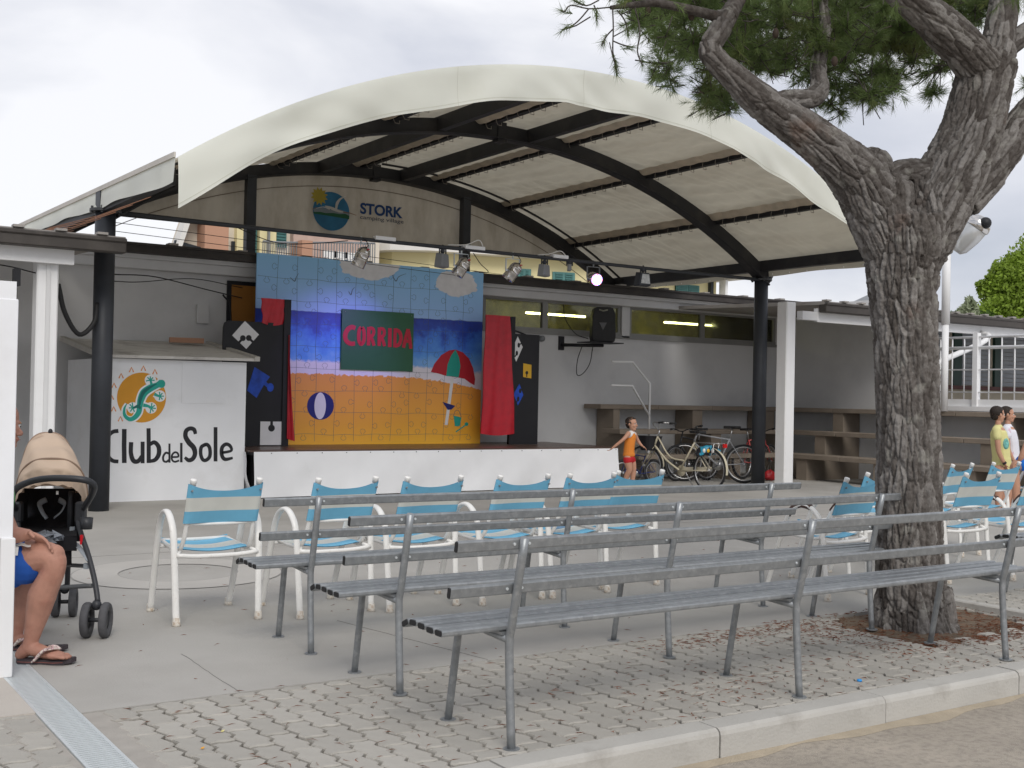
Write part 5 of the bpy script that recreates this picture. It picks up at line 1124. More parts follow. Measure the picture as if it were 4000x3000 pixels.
for (a, b_, t0, t1, par_, Y0) in ((2638, 2726, 1112, 1146, y2, 38),):
    A = onY(a, t1, Y0); B = onY(b_, t0, Y0); zt = onY(a, t0, Y0).z; m = MB(); m.box(A.x - .04, B.x + .04, Y0 - .06, Y0, A.z - .3, zt + .04); w_ = m.build('window_frame', mat('green_frame', (.09, .22, .21), .6), par_)
    for hx in (0, 1):
        m = MB(); xa = A.x + (B.x - A.x) * hx / 2 + .04; xb = A.x + (B.x - A.x) * (hx + 1) / 2 - .04
        for k in range(9): m.box(xa, xb, Y0 - .09, Y0 - .06, zt - .04 - k * .075, zt - .04 - k * .075 + .045)
        m.build('shutter_louvres', shutter, w_)
    MB().box(A.x - .04, A.x, Y0 - .1, Y0, A.z - .3, zt).build('frame_post', shutter, w_)
o = MB().prism([(0, 0), (4, 1.5), (8, 0), (8, -3), (0, -3)], lambda u, v, t: Vector((onY(3320, 1208, 40).x + u, t, onY(3320, 1208, 40).z + v)), 40, 41).build('distant_house', grey_pl); o['label'] = 'grey pitched roof of a distant house just left of the pine trunk'; o['category'] = 'building'

# ------------------------------------------------------------------ pine tree
def h3(ix, iy, iz, k):
    n = (ix.astype(np.int64) * 73856093) ^ (iy.astype(np.int64) * 19349663) ^ (iz.astype(np.int64) * 83492791) ^ (k * 2654435761)
    n = (n ^ (n >> 13)) * 1274126177 & 0x7fffffff; n = n ^ (n >> 16)
    return (n & 0xffff) / 65535.0
def vnoise(P, k=1):
    i = np.floor(P); f = P - i; f = f * f * (3 - 2 * f); r = 0
    for a in (0, 1):
        for b in (0, 1):
            for c in (0, 1):
                w_ = (f[:, 0] if a else 1 - f[:, 0]) * (f[:, 1] if b else 1 - f[:, 1]) * (f[:, 2] if c else 1 - f[:, 2]); r = r + w_ * h3(i[:, 0] + a, i[:, 1] + b, i[:, 2] + c, k)
    return r
def worley(P):
    i = np.floor(P); f1 = np.full(len(P), 9.0); f2 = np.full(len(P), 9.0); idv = np.zeros(len(P))
    for a in (-1, 0, 1):
        for b in (-1, 0, 1):
            for c in (-1, 0, 1):
                X, Y, Z = i[:, 0] + a, i[:, 1] + b, i[:, 2] + c
                d = np.sqrt((X + h3(X, Y, Z, 1) - P[:, 0]) ** 2 + (Y + h3(X, Y, Z, 2) - P[:, 1]) ** 2 + (Z + h3(X, Y, Z, 3) - P[:, 2]) ** 2)
                nw = d < f1; idv = np.where(nw, h3(X, Y, Z, 5), idv); f2 = np.where(nw, f1, np.minimum(f2, d)); f1 = np.where(nw, d, f1)
    return f1, f2, idv
K = .00149
def lim(pts): return [(at(x, y, d), r * K) for x, y, d, r in pts]
LIMBS = [lim([(3572, 2475, 7.4, 185), (3566, 2430, 7.4, 162), (3560, 2340, 7.4, 140), (3552, 2150, 7.4, 130), (3549, 1800, 7.4, 126), (3543, 1500, 7.4, 124), (3534, 1265, 7.4, 127), (3524, 1080, 7.4, 142), (3535, 960, 7.4, 165), (3530, 860, 7.4, 175)]),
    lim([(3500, 980, 7.4, 130), (3425, 830, 7.38, 124), (3350, 695, 7.34, 112), (3240, 590, 7.28, 92), (3130, 505, 7.2, 80), (2985, 405, 7.1, 68), (2870, 305, 7.05, 54), (2785, 222, 7.0, 46), (2775, 180, 7.0, 42), (2812, 118, 7.0, 40), (2838, 62, 7.05, 42)]),
    lim([(3570, 990, 7.4, 130), (3650, 800, 7.45, 145), (3738, 640, 7.5, 132), (3803, 480, 7.55, 122), (3838, 340, 7.6, 120), (3870, 240, 7.65, 112)]),
    lim([(3480, 700, 7.4, 60), (3530, 680, 7.42, 60), (3620, 690, 7.45, 80), (3700, 680, 7.5, 90)]),
    lim([(3860, 310, 7.6, 96), (3770, 195, 7.5, 88), (3665, 95, 7.4, 80), (3560, 5, 7.3, 64), (3430, -90, 7.2, 50), (3280, -200, 7.1, 34)]),
    lim([(3880, 260, 7.65, 85), (3905, 120, 7.7, 66), (3925, -20, 7.75, 60), (3950, -260, 7.9, 45), (3990, -500, 8.0, 28)]),
    lim([(3760, 800, 7.5, 70), (3850, 680, 7.55, 84), (3925, 580, 7.6, 78), (4000, 470, 7.7, 68), (4110, 330, 7.8, 56), (4260, 160, 8.0, 40)]),
    lim([(3900, 210, 7.7, 50), (3990, 140, 7.8, 44), (4100, 60, 7.9, 36), (4260, -60, 8.1, 24)]),
    lim([(3000, 420, 7.15, 44), (3080, 390, 7.3, 42), (3165, 385, 7.4, 42), (3200, 350, 7.5, 38), (3195, 280, 7.6, 34), (3205, 200, 7.7, 30), (3225, 90, 7.8, 24), (3200, -60, 7.9, 18)]),
    lim([(2835, 75, 7.05, 38), (2790, 62, 7.0, 22), (2680, 34, 6.9, 18), (2560, 12, 6.8, 15), (2470, 20, 6.75, 12), (2385, 30, 6.7, 8)]),
    lim([(2840, 70, 7.05, 40), (2880, 0, 7.2, 34), (2950, -120, 7.4, 26), (3050, -260, 7.6, 18)])]
pine = thing('pine_tree', (LIMBS[0][0][0].x, LIMBS[0][0][0].y, 0), 'big pine with a thick forked trunk of ridged grey bark behind the front bench', 'tree')
m = MB()
for L_ in LIMBS[:9]:
    m.tube([p for p, r in L_], [r for p, r in L_], n=20, sub=5)
    for p, r in L_[1:-1]: m.sph(p, r * .98, 14, 10)
m.sph(at(3405, 655, 7.35), (.125, .12, .12)); m.sph(at(3465, 770, 7.4), .17)
for k in range(7):
    a = k * 2 * PI / 7 + .3; b0 = Vector((pine.location.x, pine.location.y, 0)); m.tube([b0 + Vector((math.cos(a) * .14, math.sin(a) * .14, .22)), b0 + Vector((math.cos(a) * .19, math.sin(a) * .19, .03)), b0 + Vector((math.cos(a) * .25, math.sin(a) * .25, -.06))], [.085, .065, .04], n=8)
SEGS = []
for li, L_ in enumerate(LIMBS[:9]):
    s0 = 0
    for (a, ra), (b, rb) in zip(L_, L_[1:]): SEGS.append((np.array(a), np.array(b), ra, rb, s0, li)); s0 += (b - a).length
def bark(me):
    n = len(me.vertices); co = np.empty(n * 3); me.vertices.foreach_get('co', co); co = co.reshape(-1, 3); no = np.empty(n * 3); me.vertices.foreach_get('normal', no); no = no.reshape(-1, 3)
    org = np.array(absloc(pine)); P = co + org; best = np.full(n, 1e9); U = np.zeros((n, 3)); sc = np.ones(n)
    for a, b, ra, rb, s0, li in SEGS:
        d = b - a; l = np.linalg.norm(d); d = d / l; t = np.clip(((P - a) @ d) / l, 0, 1); q = a + np.outer(t, d * l); dist = np.linalg.norm(P - q, axis=1); r = ra + (rb - ra) * t; sd_ = dist / r
        k = sd_ < best; best = np.where(k, sd_, best)
        u = np.cross(d, [0, 1, 0.01]); u /= np.linalg.norm(u); w_ = np.cross(d, u); rad = P - q
        C = np.stack([rad @ u, rad @ w_, s0 + t * l], 1); C[:, 0] += li * 3.7; U[k] = C[k]; sc[k] = np.clip(r[k] / .2, .45, 1)
    U2 = U + .016 * np.stack([vnoise(U * 14, 3), vnoise(U * 14, 4), vnoise(U * 9, 6)], 1)
    Q = U2 * np.array([27, 27, 4.3]); f1, f2, idv = worley(Q); e1 = np.clip((f2 - f1) / .26, 0, 1)
    Q2 = U2 * np.array([60, 60, 17]); g1, g2, id2 = worley(Q2); e2 = np.clip((g2 - g1) / .3, 0, 1)
    rid = vnoise(U2 * np.array([34, 34, 4.5]), 9)
    disp = (.024 * (e1 ** .55) + .0085 * e2 ** .6 + .010 * idv * e1 + .008 * rid - .026) * sc
    co = co + no * disp[:, None]; me.vertices.foreach_set('co', co.reshape(-1))
    at_ = me.attributes.new('plate', 'FLOAT', 'POINT'); at_.data.foreach_set('value', np.clip(idv, 0, 1)); at2 = me.attributes.new('groove', 'FLOAT', 'POINT'); at2.data.foreach_set('value', np.clip(e1 * .7 + e2 * .3, 0, 1))
    me.update()
bk = bpy.data.materials.new('pine_bark'); bk.use_nodes = True; t = bk.node_tree; N = t.nodes.new; L = t.links.new; b = t.nodes['Principled BSDF']; b.inputs['Roughness'].default_value = .9; b.inputs['Specular IOR Level'].default_value = .2
a1 = N('ShaderNodeAttribute'); a1.attribute_name = 'plate'; tcn = N('ShaderNodeTexCoord'); n1_ = N('ShaderNodeTexNoise'); n1_.inputs['Scale'].default_value = 30; n1_.inputs['Detail'].default_value = 6; L(tcn.outputs['Object'], n1_.inputs[0]); n2_ = N('ShaderNodeTexNoise'); n2_.inputs['Scale'].default_value = 3; n2_.inputs['Detail'].default_value = 5; L(tcn.outputs['Object'], n2_.inputs[0])
r1 = N('ShaderNodeValToRGB'); el = r1.color_ramp.elements; el[0].position = .1; el[0].color = (.055, .046, .040, 1); el[1].position = .9; el[1].color = (.25, .235, .22, 1); q_ = el.new(.5); q_.color = (.125, .112, .102, 1)
mxa = N('ShaderNodeMath'); mxa.operation = 'MULTIPLY_ADD'; L(n1_.outputs[0], mxa.inputs[0]); mxa.inputs[1].default_value = .9; mxa.inputs[2].default_value = -.2; adda = N('ShaderNodeMath'); L(mxa.outputs[0], adda.inputs[0]); ml = N('ShaderNodeMath'); ml.operation = 'MULTIPLY'; L(a1.outputs['Fac'], ml.inputs[0]); ml.inputs[1].default_value = .6; L(ml.outputs[0], adda.inputs[1]); L(adda.outputs[0], r1.inputs[0])
r2 = N('ShaderNodeMapRange'); r2.inputs[1].default_value = .62; r2.inputs[2].default_value = .74; r2.inputs[4].default_value = .35; L(n2_.outputs[0], r2.inputs[0]); mxb = N('ShaderNodeMix'); mxb.data_type = 'RGBA'; L(r2.outputs[0], mxb.inputs[0]); L(r1.outputs[0], mxb.inputs[6]); mxb.inputs[7].default_value = (.17, .088, .055, 1)
n3_ = N('ShaderNodeTexNoise'); n3_.inputs['Scale'].default_value = 9; n3_.inputs['Detail'].default_value = 8; L(tcn.outputs['Object'], n3_.inputs[0]); r3 = N('ShaderNodeMapRange'); r3.inputs[1].default_value = .60; r3.inputs[2].default_value = .70; r3.inputs[4].default_value = .6; L(n3_.outputs[0], r3.inputs[0]); mxc = N('ShaderNodeMix'); mxc.data_type = 'RGBA'; L(r3.outputs[0], mxc.inputs[0]); L(mxb.outputs[2], mxc.inputs[6]); mxc.inputs[7].default_value = (.30, .29, .26, 1); L(mxc.outputs[2], b.inputs['Base Color'])
bpn = N('ShaderNodeBump'); bpn.inputs['Strength'].default_value = .8; bpn.inputs['Distance'].default_value = .006; n4 = N('ShaderNodeTexNoise'); n4.inputs['Scale'].default_value = 70; n4.inputs['Detail'].default_value = 6; L(tcn.outputs['Object'], n4.inputs[0]); L(n4.outputs[0], bpn.inputs['Height']); L(bpn.outputs[0], b.inputs['Normal'])
vox(m, .0062, 'trunk', bk, pine, smooth=12, fn=bark)
m = MB()
for L_ in LIMBS[9:]: m.tube([p for p, r in L_], [r for p, r in L_], n=10, sub=5)
rs = random.Random(5)
def inpoly(x, y, P_):
    c = False; n = len(P_)
    for i in range(n):
        (x1, y1), (x2, y2) = P_[i], P_[(i + 1) % n]
        if (y1 > y) != (y2 > y) and x < (x2 - x1) * (y - y1) / (y2 - y1) + x1: c = not c
    return c
CROWN = [(2440, -60), (2470, 60), (2560, 150), (2590, 230), (2560, 290), (2640, 380), (2700, 440), (2790, 470), (2880, 440), (2905, 380), (2880, 250), (3060, 300), (3150, 330), (3170, 400), (3230, 420), (3330, 440), (3420, 380), (3560, 345), (3620, 370), (3750, 350), (3770, 260), (3800, 100), (3900, -60)]
tufts = []; twigs = []
def clump(c, r, n, dn=Vector((0, 0, -.35))):
    twigs.append((c, r))
    for _ in range(n):
        v = Vector((rs.gauss(0, 1), rs.gauss(0, 1), rs.gauss(0, .8))); v.normalize(); p = c + v * r * rs.uniform(.35, 1); d = (v + dn * rs.uniform(0, 1) + Vector((0, 0, .25))).normalized(); tufts.append((p, d))
for _ in range(2600):
    x = rs.uniform(2430, 3900); y = rs.uniform(-60, 480)
    if not inpoly(x, y, CROWN): continue
    dens = .95 if y < 210 else .40
    if x < 2760: dens *= .72
    if 2900 < x < 3010 and y > 300: continue
    if rs.random() > dens * .42: continue
    clump(at(x, y, rs.uniform(6.9 if x < 2640 else (7.45 if x < 3450 else 8.0), 10.0) if y < 260 else rs.uniform(7.2 if x < 2740 else 7.5, 9.0)), rs.uniform(.09, .17), 16)
for _ in range(170):
    x = rs.uniform(2300, 4700); y = rs.uniform(-800, -60); clump(at(x, y, rs.uniform(5.8, 10.5)), rs.uniform(.2, .34), 22)
for x, y, d in ((4010, 330, 8.4), (4030, 380, 8.6), (4080, 300, 8.3), (4060, 420, 8.5)): clump(at(x, y, d), .1, 12)
# sparse fringe and the hanging left twigs
for pts in ([(2385, 28), (2300, 34), (2230, 20), (2205, 45), (2190, 40)], [(2300, 34), (2265, 75), (2235, 100), (2195, 118)], [(2320, 20), (2330, 45), (2332, 80)], [(2393, 30), (2396, 110), (2394, 200), (2405, 258)], [(2396, 112), (2370, 140), (2350, 178)], [(2405, 258), (2410, 292)], [(2340, 0), (2290, 22), (2240, 2)], [(2394, 160), (2430, 175), (2470, 185)], [(2480, 30), (2500, 120), (2490, 200), (2510, 255)], [(2410, 40), (2440, 80), (2455, 140)]):
    m.tube([at(x, y, 6.7) for x, y in pts], .0045, n=5, sub=3)
    e_ = at(*pts[-1], 6.7); f_ = at(*pts[-2], 6.7); dd = (e_ - f_).normalized()
    for _ in range(2): tufts.append((e_, (dd + Vector((rs.gauss(0, .2), rs.gauss(0, .2), rs.gauss(0, .2)))).normalized()))
for p, d in list(tufts):
    if rs.random() < .22: q = p - d * rs.uniform(.10, .22) + Vector((rs.gauss(0, .03), rs.gauss(0, .03), rs.gauss(0, .03))); m.tube([q, (p + q) / 2 + Vector((0, 0, -.012)), p], .0042, n=4)
m.build('branches', bk, pine)
T = np.array([[*p, *d] for p, d in tufts]); NN = 30; n = len(T) * NN; rng = np.random.default_rng(3)
Pc = np.repeat(T[:, :3], NN, 0); Dd = np.repeat(T[:, 3:], NN, 0); rnd = rng.normal(size=(n, 3)); nd = Dd + rnd * .52; nd /= np.linalg.norm(nd, axis=1)[:, None]
base = Pc - Dd * rng.uniform(0, .075, (n, 1)); ln = rng.uniform(.055, .085, (n, 1)); q = np.cross(nd, rng.normal(size=(n, 3))); q /= np.linalg.norm(q, axis=1)[:, None]; wd = .0015
V = np.stack([base - q * wd, base + q * wd, base + nd * ln + q * wd * .25 + np.array([0, 0, -.006]) * rng.random((n, 1))], 1).reshape(-1, 3) - np.array(absloc(pine))
me = bpy.data.meshes.new('crown'); me.vertices.add(n * 3); me.vertices.foreach_set('co', V.reshape(-1)); me.loops.add(n * 3); me.loops.foreach_set('vertex_index', np.arange(n * 3, dtype=np.int32)); me.polygons.add(n); me.polygons.foreach_set('loop_start', np.arange(0, n * 3, 3, dtype=np.int32)); me.polygons.foreach_set('loop_total', np.full(n, 3, dtype=np.int32)); me.update(calc_edges=True)
me.materials.append(mat('pine_needles', (.145, .205, .065), .6, var=.5, vs=2.5, transl=.35, grime=(.22, .18, .06), gs=1.8, gamt=.5))
link('crown', me, pine)
m = MB()
for x, y in ((2530, 42), (2700, 60), (3030, 130), (3260, 240)): m.sph(at(x, y, 6.95), (.02, .02, .032), 8, 6)
m.build('pine_cones', mat('cone_brown', (.045, .03, .02), .8), pine)

# far greenery beyond the right roof
def leafy(name, blobs, col, label, cat='tree', size=.16, n=5200, trunk=None):
    t_ = thing(name, tuple(blobs[0][0].xy) + (0,), label, cat); rng = np.random.default_rng(len(label)); B = np.array([[*c, r] for c, r in blobs]); w_ = B[:, 3] ** 2; idx = rng.choice(len(B), n, p=w_ / w_.sum())
    v = rng.normal(size=(n, 3)); v /= np.linalg.norm(v, axis=1)[:, None]; P = B[idx, :3] + v * B[idx, 3:] * rng.uniform(.55, 1.08, (n, 1)); a = rng.normal(size=(n, 3)); a /= np.linalg.norm(a, axis=1)[:, None]; b_ = np.cross(a, rng.normal(size=(n, 3))); b_ /= np.linalg.norm(b_, axis=1)[:, None]; s_ = size * rng.uniform(.5, 1.1, (n, 1))
    V = np.stack([P - a * s_, P + b_ * s_ * .5, P + a * s_, P - b_ * s_ * .5], 1).reshape(-1, 3) - np.array(absloc(t_)); me = bpy.data.meshes.new('crown'); me.vertices.add(n * 4); me.vertices.foreach_set('co', V.reshape(-1)); me.loops.add(n * 4); me.loops.foreach_set('vertex_index', np.arange(n * 4, dtype=np.int32)); me.polygons.add(n); me.polygons.foreach_set('loop_start', np.arange(0, n * 4, 4, dtype=np.int32)); me.polygons.foreach_set('loop_total', np.full(n, 4, dtype=np.int32)); me.update(calc_edges=True)
    me.materials.append(mat('leaf_' + name, col, .6, var=.45, vs=.9, transl=.35)); link('crown', me, t_)
    c = blobs[0][0]; MB().tube([(c.x, c.y, 0), (c.x + .1, c.y, c.z * .5), (c.x, c.y, c.z)], [.16, .12, .06], n=8).build('trunk', bk, t_); return t_
leafy('broadleaf_tree', [(at(4010, 1150, 34), 1.1), (at(3960, 1080, 34), .65), (at(3905, 1060, 34.5), .3), (at(3930, 1130, 34), .5), (at(3870, 1135, 34), .35), (at(3840, 1118, 34), .2), (at(3900, 1215, 33.5), .45), (at(3850, 1225, 33.5), .35), (at(3980, 1230, 33.5), .7), (at(4150, 1080, 35), 1.6), (at(3965, 1025, 34), .3), (at(3865, 1085, 34), .14), (at(3890, 1045, 34), .12), (at(3935, 1035, 34.3), .16), (at(3835, 1130, 34.3), .12), (at(3985, 1005, 34), .2), (at(3820, 1112, 34), .09)], (.23, .33, .04), 'bright green broadleaf tree above the roof at the right edge', n=30000, size=.075)
leafy('oleander_bush', [(at(3785, 1215, 30), .22), (at(3790, 1185, 30), .14), (at(3765, 1225, 30), .15)], (.30, .34, .22), 'pale flowering shrub showing over the right roof between pole and green tree', 'shrub', n=420, size=.12)
leafy('hedge', [(at(3690 + k * 28, 1238, 31), .16) for k in range(7)], (.10, .17, .03), 'low green hedge top just above the right gutter beside the white pole', 'hedge', n=900, size=.1)

# ------------------------------------------------------------------ white screen post in the left foreground
sc_ = thing('white_screen', (.65, 5.98, 0), 'plain white panel on a post cut off by the left edge of the picture', 'screen')
MB().box(.15, 1.140, 5.955, 6.0, .66, 1.80).build('panel', white_board, sc_, bevel=.003); MB().box(.15, 1.130, 5.96, 5.995, 1.80, 1.885).build('top_edge', white_board, sc_)
MB().box(1.085, 1.150, 5.94, 6.01, 0, .662).build('post', white_paint, sc_, bevel=.004); MB().box(.15, .21, 5.94, 6.01, 0, .662).build('post', white_paint, sc_, bevel=.004)

# ------------------------------------------------------------------ people
DO = 0
def chain(m, pts, sub=4, n=14):
    P = [at(x, y, d + DO) for x, y, d, r in pts]; R_ = [q[3] for q in pts]
    m.tube(P, R_, n=n, sub=sub); m.sph(P[0], R_[0], 12, 8); m.sph(P[-1], R_[-1], 12, 8)
def head(m, c, h, f, u=Vector((0, 0, 1))):
    f = f.normalized(); sd_ = f.cross(u).normalized(); R_ = Matrix((sd_, f, u)).transposed().to_quaternion(); R_ = R_.to_euler()
    E_ = lambda a, b, c_, rr, k=1: m.sph(c + sd_ * a * h + f * b * h + u * c_ * h, [x * h for x in rr], 16, 12, rot=R_)
    E_(0, -.05, .12, (.325, .40, .36)); E_(0, .10, -.12, (.25, .26, .30)); E_(0, .17, -.34, (.17, .17, .13)); E_(0, .27, -.39, (.085, .075, .065))
    E_(0, .31, .07, (.20, .055, .045))                                            # brow
    E_(-.145, .255, -.13, (.09, .09, .09)); E_(.145, .255, -.13, (.09, .09, .09))  # cheeks
    m.tube([c + f * h * .33 + u * h * .03, c + f * h * .40 - u * h * .06, c + f * h * .45 - u * h * .125], [.03 * h, .036 * h, .05 * h], n=10); E_(0, .42, -.135, (.062, .055, .04)); E_(-.04, .40, -.145, (.035, .035, .03)); E_(.04, .40, -.145, (.035, .035, .03))
    E_(0, .345, -.235, (.085, .05, .022)); E_(0, .335, -.275, (.075, .05, .024))   # lips
    for s_ in (-1, 1): E_(s_ * .335, -.02, -.02, (.035, .075, .10))
def eyes(parent, c, h, f, u=Vector((0, 0, 1)), hair=hair_d):
    f = f.normalized(); sd_ = f.cross(u).normalized()
    for s_ in (-1, 1):
        p = c + sd_ * s_ * .125 * h + f * .318 * h + u * .0 * h; e_ = MB().sph(p, .042 * h, 10, 8).build('eye', mat('eye_white', (.7, .68, .65), .3), parent); MB().sph(p + f * .026 * h, .022 * h, 8, 6).build('iris', hair_d, e_)
        m = MB(); m.tube([p + f * .025 * h + u * .055 * h - sd_ * s_ * .05 * h, p + f * .04 * h + u * .075 * h, p + f * .01 * h + u * .055 * h + sd_ * s_ * .07 * h], .012 * h, n=6); m.build('eyebrow', hair, parent)
    m = MB(); m.tube([c + f * .385 * h - u * .253 * h - sd_ * .075 * h, c + f * .398 * h - u * .253 * h, c + f * .385 * h - u * .253 * h + sd_ * .075 * h], .008 * h, n=5); m.build('mouth', mat('lips', (.36, .12, .09), .5), parent)
def hair(parent, c, h, f, mt, vs_=.006, extra=1.0):
    f = f.normalized(); u = Vector((0, 0, 1)); sd_ = f.cross(u).normalized(); R_ = Matrix((sd_, f, u)).transposed().to_quaternion().to_euler(); m = MB()
    m.sph(c + f * (-.095) * h + u * .175 * h, (.335 * h * extra, .385 * h * extra, .345 * h * extra), 16, 12, rot=R_); m.sph(c - f * .20 * h - u * .04 * h, (.27 * h, .22 * h, .28 * h), 14, 10, rot=R_)
    for s_ in (-1, 1): m.sph(c + sd_ * s_ * .28 * h - f * .06 * h + u * .08 * h, (.06 * h, .20 * h, .14 * h), 10, 8, rot=R_)
    m.sph(c + f * .17 * h + u * .36 * h, (.20 * h, .10 * h, .07 * h), 10, 8, rot=R_)
    def rough(me):
        n = len(me.vertices); co = np.empty(n * 3); me.vertices.foreach_get('co', co); co = co.reshape(-1, 3); no = np.empty(n * 3); me.vertices.foreach_get('normal', no); no = no.reshape(-1, 3)
        co += no * ((vnoise(co * 160, 2) - .5) * .010)[:, None]; me.vertices.foreach_set('co', co.reshape(-1)); me.update()
    return vox(m, vs_, 'hair', mt, parent, smooth=2, fn=rough)
def hand(m, w_, dirv, side, L_=.17, curl=.35, pn=None):
    d = dirv.normalized(); s_ = side.normalized(); nrm = d.cross(s_).normalized()
    if pn is not None and nrm.dot(pn) < 0: nrm = -nrm
    pc = w_ + d * L_ * .27; R_ = Matrix((s_, d, nrm)).transposed().to_quaternion().to_euler(); m.sph(pc, (L_ * .22, L_ * .27, L_ * .085), 12, 8, rot=R_); m.sph(w_ + d * L_ * .08, (L_ * .15, L_ * .14, L_ * .10), 10, 8, rot=R_)
    for i, (o, ln) in enumerate(((-.155, .40), (-.055, .46), (.05, .43), (.15, .34))):
        b0 = w_ + d * L_ * .46 + s_ * L_ * o; a = d * math.cos(curl) + nrm * math.sin(curl); b1 = b0 + a * L_ * ln * .42; a2 = d * math.cos(curl * 2) + nrm * math.sin(curl * 2); b2 = b1 + a2 * L_ * ln * .33; a3 = d * math.cos(curl * 2.7) + nrm * math.sin(curl * 2.7); b3 = b2 + a3 * L_ * ln * .25
        m.tube([b0 - d * L_ * .08, b0, b1, b2, b3], [L_ * .05, L_ * .05, L_ * .046, L_ * .042, L_ * .035], n=8); m.sph(b3, L_ * .036, 8, 6); m.sph(b1, L_ * .048, 8, 6)
    t0 = w_ + d * L_ * .12 - s_ * L_ * .15; t1 = t0 + (d * .5 - s_ * .75 + nrm * .3) * L_ * .22; t2 = t1 + (d * .85 - s_ * .3 + nrm * .4) * L_ * .18
    m.tube([t0, t1, t2], [L_ * .065, L_ * .055, L_ * .045], n=8); m.sph(t2, L_ * .045, 8, 6); m.sph(t1, L_ * .055, 8, 6)
Rh = Rt.copy(); Aw = Fw0.copy(); Uz = Vector((0, 0, 1))

DO = -.19
atm = lambda x, y, d: at(x, y, d + DO)
# seated man behind the white screen
man = thing('person', tuple(atm(40, 2560, 6.15).xy) + (0,), 'seated man in blue shorts and patterned flip-flops with clasped hands at the left edge', 'person')
m = MB()
chain(m, [(-70, 2200, 6.2, .135), (30, 2190, 6.12, .094), (115, 2180, 6.08, .086), (170, 2172, 6.06, .076), (206, 2182, 6.05, .064), (209, 2225, 6.05, .058), (188, 2275, 6.06, .063), (165, 2325, 6.07, .071), (150, 2385, 6.08, .062), (132, 2455, 6.08, .046), (122, 2500, 6.08, .037), (115, 2530, 6.08, .038)])
m.sph(atm(214, 2165, 6.05), .050, 12, 8)
chain(m, [(100, 2540, 6.08, .036), (82, 2556, 6.08, .030)]); chain(m, [(112, 2528, 6.08, .038), (150, 2541, 6.07, .036), (200, 2555, 6.055, .029), (240, 2562, 6.045, .022)]); m.sph(atm(215, 2561, 6.09), (.05, .045, .020)); m.sph(atm(215, 2560, 6.02), (.045, .03, .020))
for i, (x, y, d, r) in enumerate(((262, 2562, 6.11, .0165), (272, 2566, 6.075, .0125), (268, 2568, 6.045, .0115), (260, 2569, 6.02, .011), (249, 2570, 5.995, .010))): chain(m, [(x - 30, y - 4, d, r), (x, y, d, r)], 2, 8)
chain(m, [(-70, 2200, 6.34, .12), (30, 2170, 6.36, .085), (120, 2165, 6.38, .07), (135, 2190, 6.38, .06), (110, 2260, 6.38, .058), (88, 2320, 6.38, .06), (74, 2400, 6.37, .05), (66, 2455, 6.36, .036), (62, 2480, 6.36, .036)])
chain(m, [(58, 2492, 6.36, .034), (85, 2500, 6.35, .028), (110, 2508, 6.34, .02)])
chain(m, [(-70, 2170, 6.27, .15), (-85, 2050, 6.27, .15), (-75, 1930, 6.27, .155), (-60, 1860, 6.27, .13), (-20, 1815, 6.25, .065), (2, 1770, 6.24, .056), (8, 1720, 6.24, .056)])
chain(m, [(-75, 1875, 6.10, .065), (-30, 1960, 6.05, .056), (22, 2062, 6.0, .050), (40, 2090, 5.99, .044), (75, 2090, 6.0, .040), (106, 2088, 6.02, .029)])
chain(m, [(-60, 1875, 6.45, .06), (0, 1990, 6.45, .05), (50, 2090, 6.35, .042), (90, 2105, 6.22, .036), (112, 2106, 6.12, .028)])
hd_c = atm(2, 1652, 6.24); hf = (Rh * .96 - Aw * .10 - Uz * .18); head(m, hd_c, .262, hf)
hand(m, atm(108, 2084, 6.02), (Rh * .93 - Uz * .35), (Aw * .75 - Uz * .5), .19, .30, -Uz)
hand(m, atm(114, 2104, 6.10), (Rh * .9 - Uz * .42 - Aw * .25), (Aw * .9 + Uz * .3), .19, .12, -Uz)
vox(m, .0048, 'body', skin, man, smooth=4)
eyes(man, hd_c, .262, hf, hair=hair_r); hair(man, hd_c, .262, hf, hair_r)
blue_sh = mat('blue_shorts', (.012, .085, .38), .75, var=.12, vs=8, bump=.3, bs=18)
m = MB(); chain(m, [(-80, 2205, 6.2, .15), (30, 2192, 6.12, .106), (78, 2190, 6.09, .104), (98, 2200, 6.085, .108)]); chain(m, [(-70, 2205, 6.34, .13), (40, 2180, 6.36, .1), (80, 2185, 6.37, .095)]); chain(m, [(-75, 2180, 6.27, .165), (-80, 2120, 6.27, .16)])
for k in range(3): chain(m, [(-20, 2270 + k * 4, 6.12, .05), (55, 2262 - k * 12, 6.08, .045)], 1, 8)
vox(m, .007, 'shorts', blue_sh, man, smooth=3)
m = MB(); m.grid(lambda u, v: tuple(atm(44 + 76 * u, 2128 + 3 * math.sin(u * 9) + 16 * v, 6.0 + .22 * (1 - v) - .03 * v) + Vector((0, 0, .012 + .010 * math.sin(PI * v)))), 12, 8); m.build('white_waistband', plastic_w, man)
m = MB(); m.grid(lambda u, v: tuple(atm(60 + 13 * u - 4 * v, 2137 + 33 * v, 5.972 + .0 * v)), 2, 4); m.build('shorts_stripe', plastic_w, man)
m = MB(); chain(m, [(-72, 2150, 6.27, .165), (-85, 2040, 6.27, .165), (-75, 1930, 6.27, .172), (-58, 1868, 6.27, .145), (-30, 1830, 6.25, .09)]); chain(m, [(-75, 1875, 6.10, .08), (-40, 1945, 6.06, .074)]); chain(m, [(-60, 1875, 6.45, .075), (-30, 1940, 6.45, .07)])
vox(m, .008, 'shirt', mat('green_shirt', (.10, .26, .10), .8, bump=.3, bs=14), man, smooth=3)
sole_m = mat('dark_sole', (.045, .035, .04), .7); strap_m = mat('patterned_strap', (.42, .26, .28), .6, var=.9, vs=90, grime=(.75, .7, .6), gs=110, gamt=.9, gthr=(.48, .53))
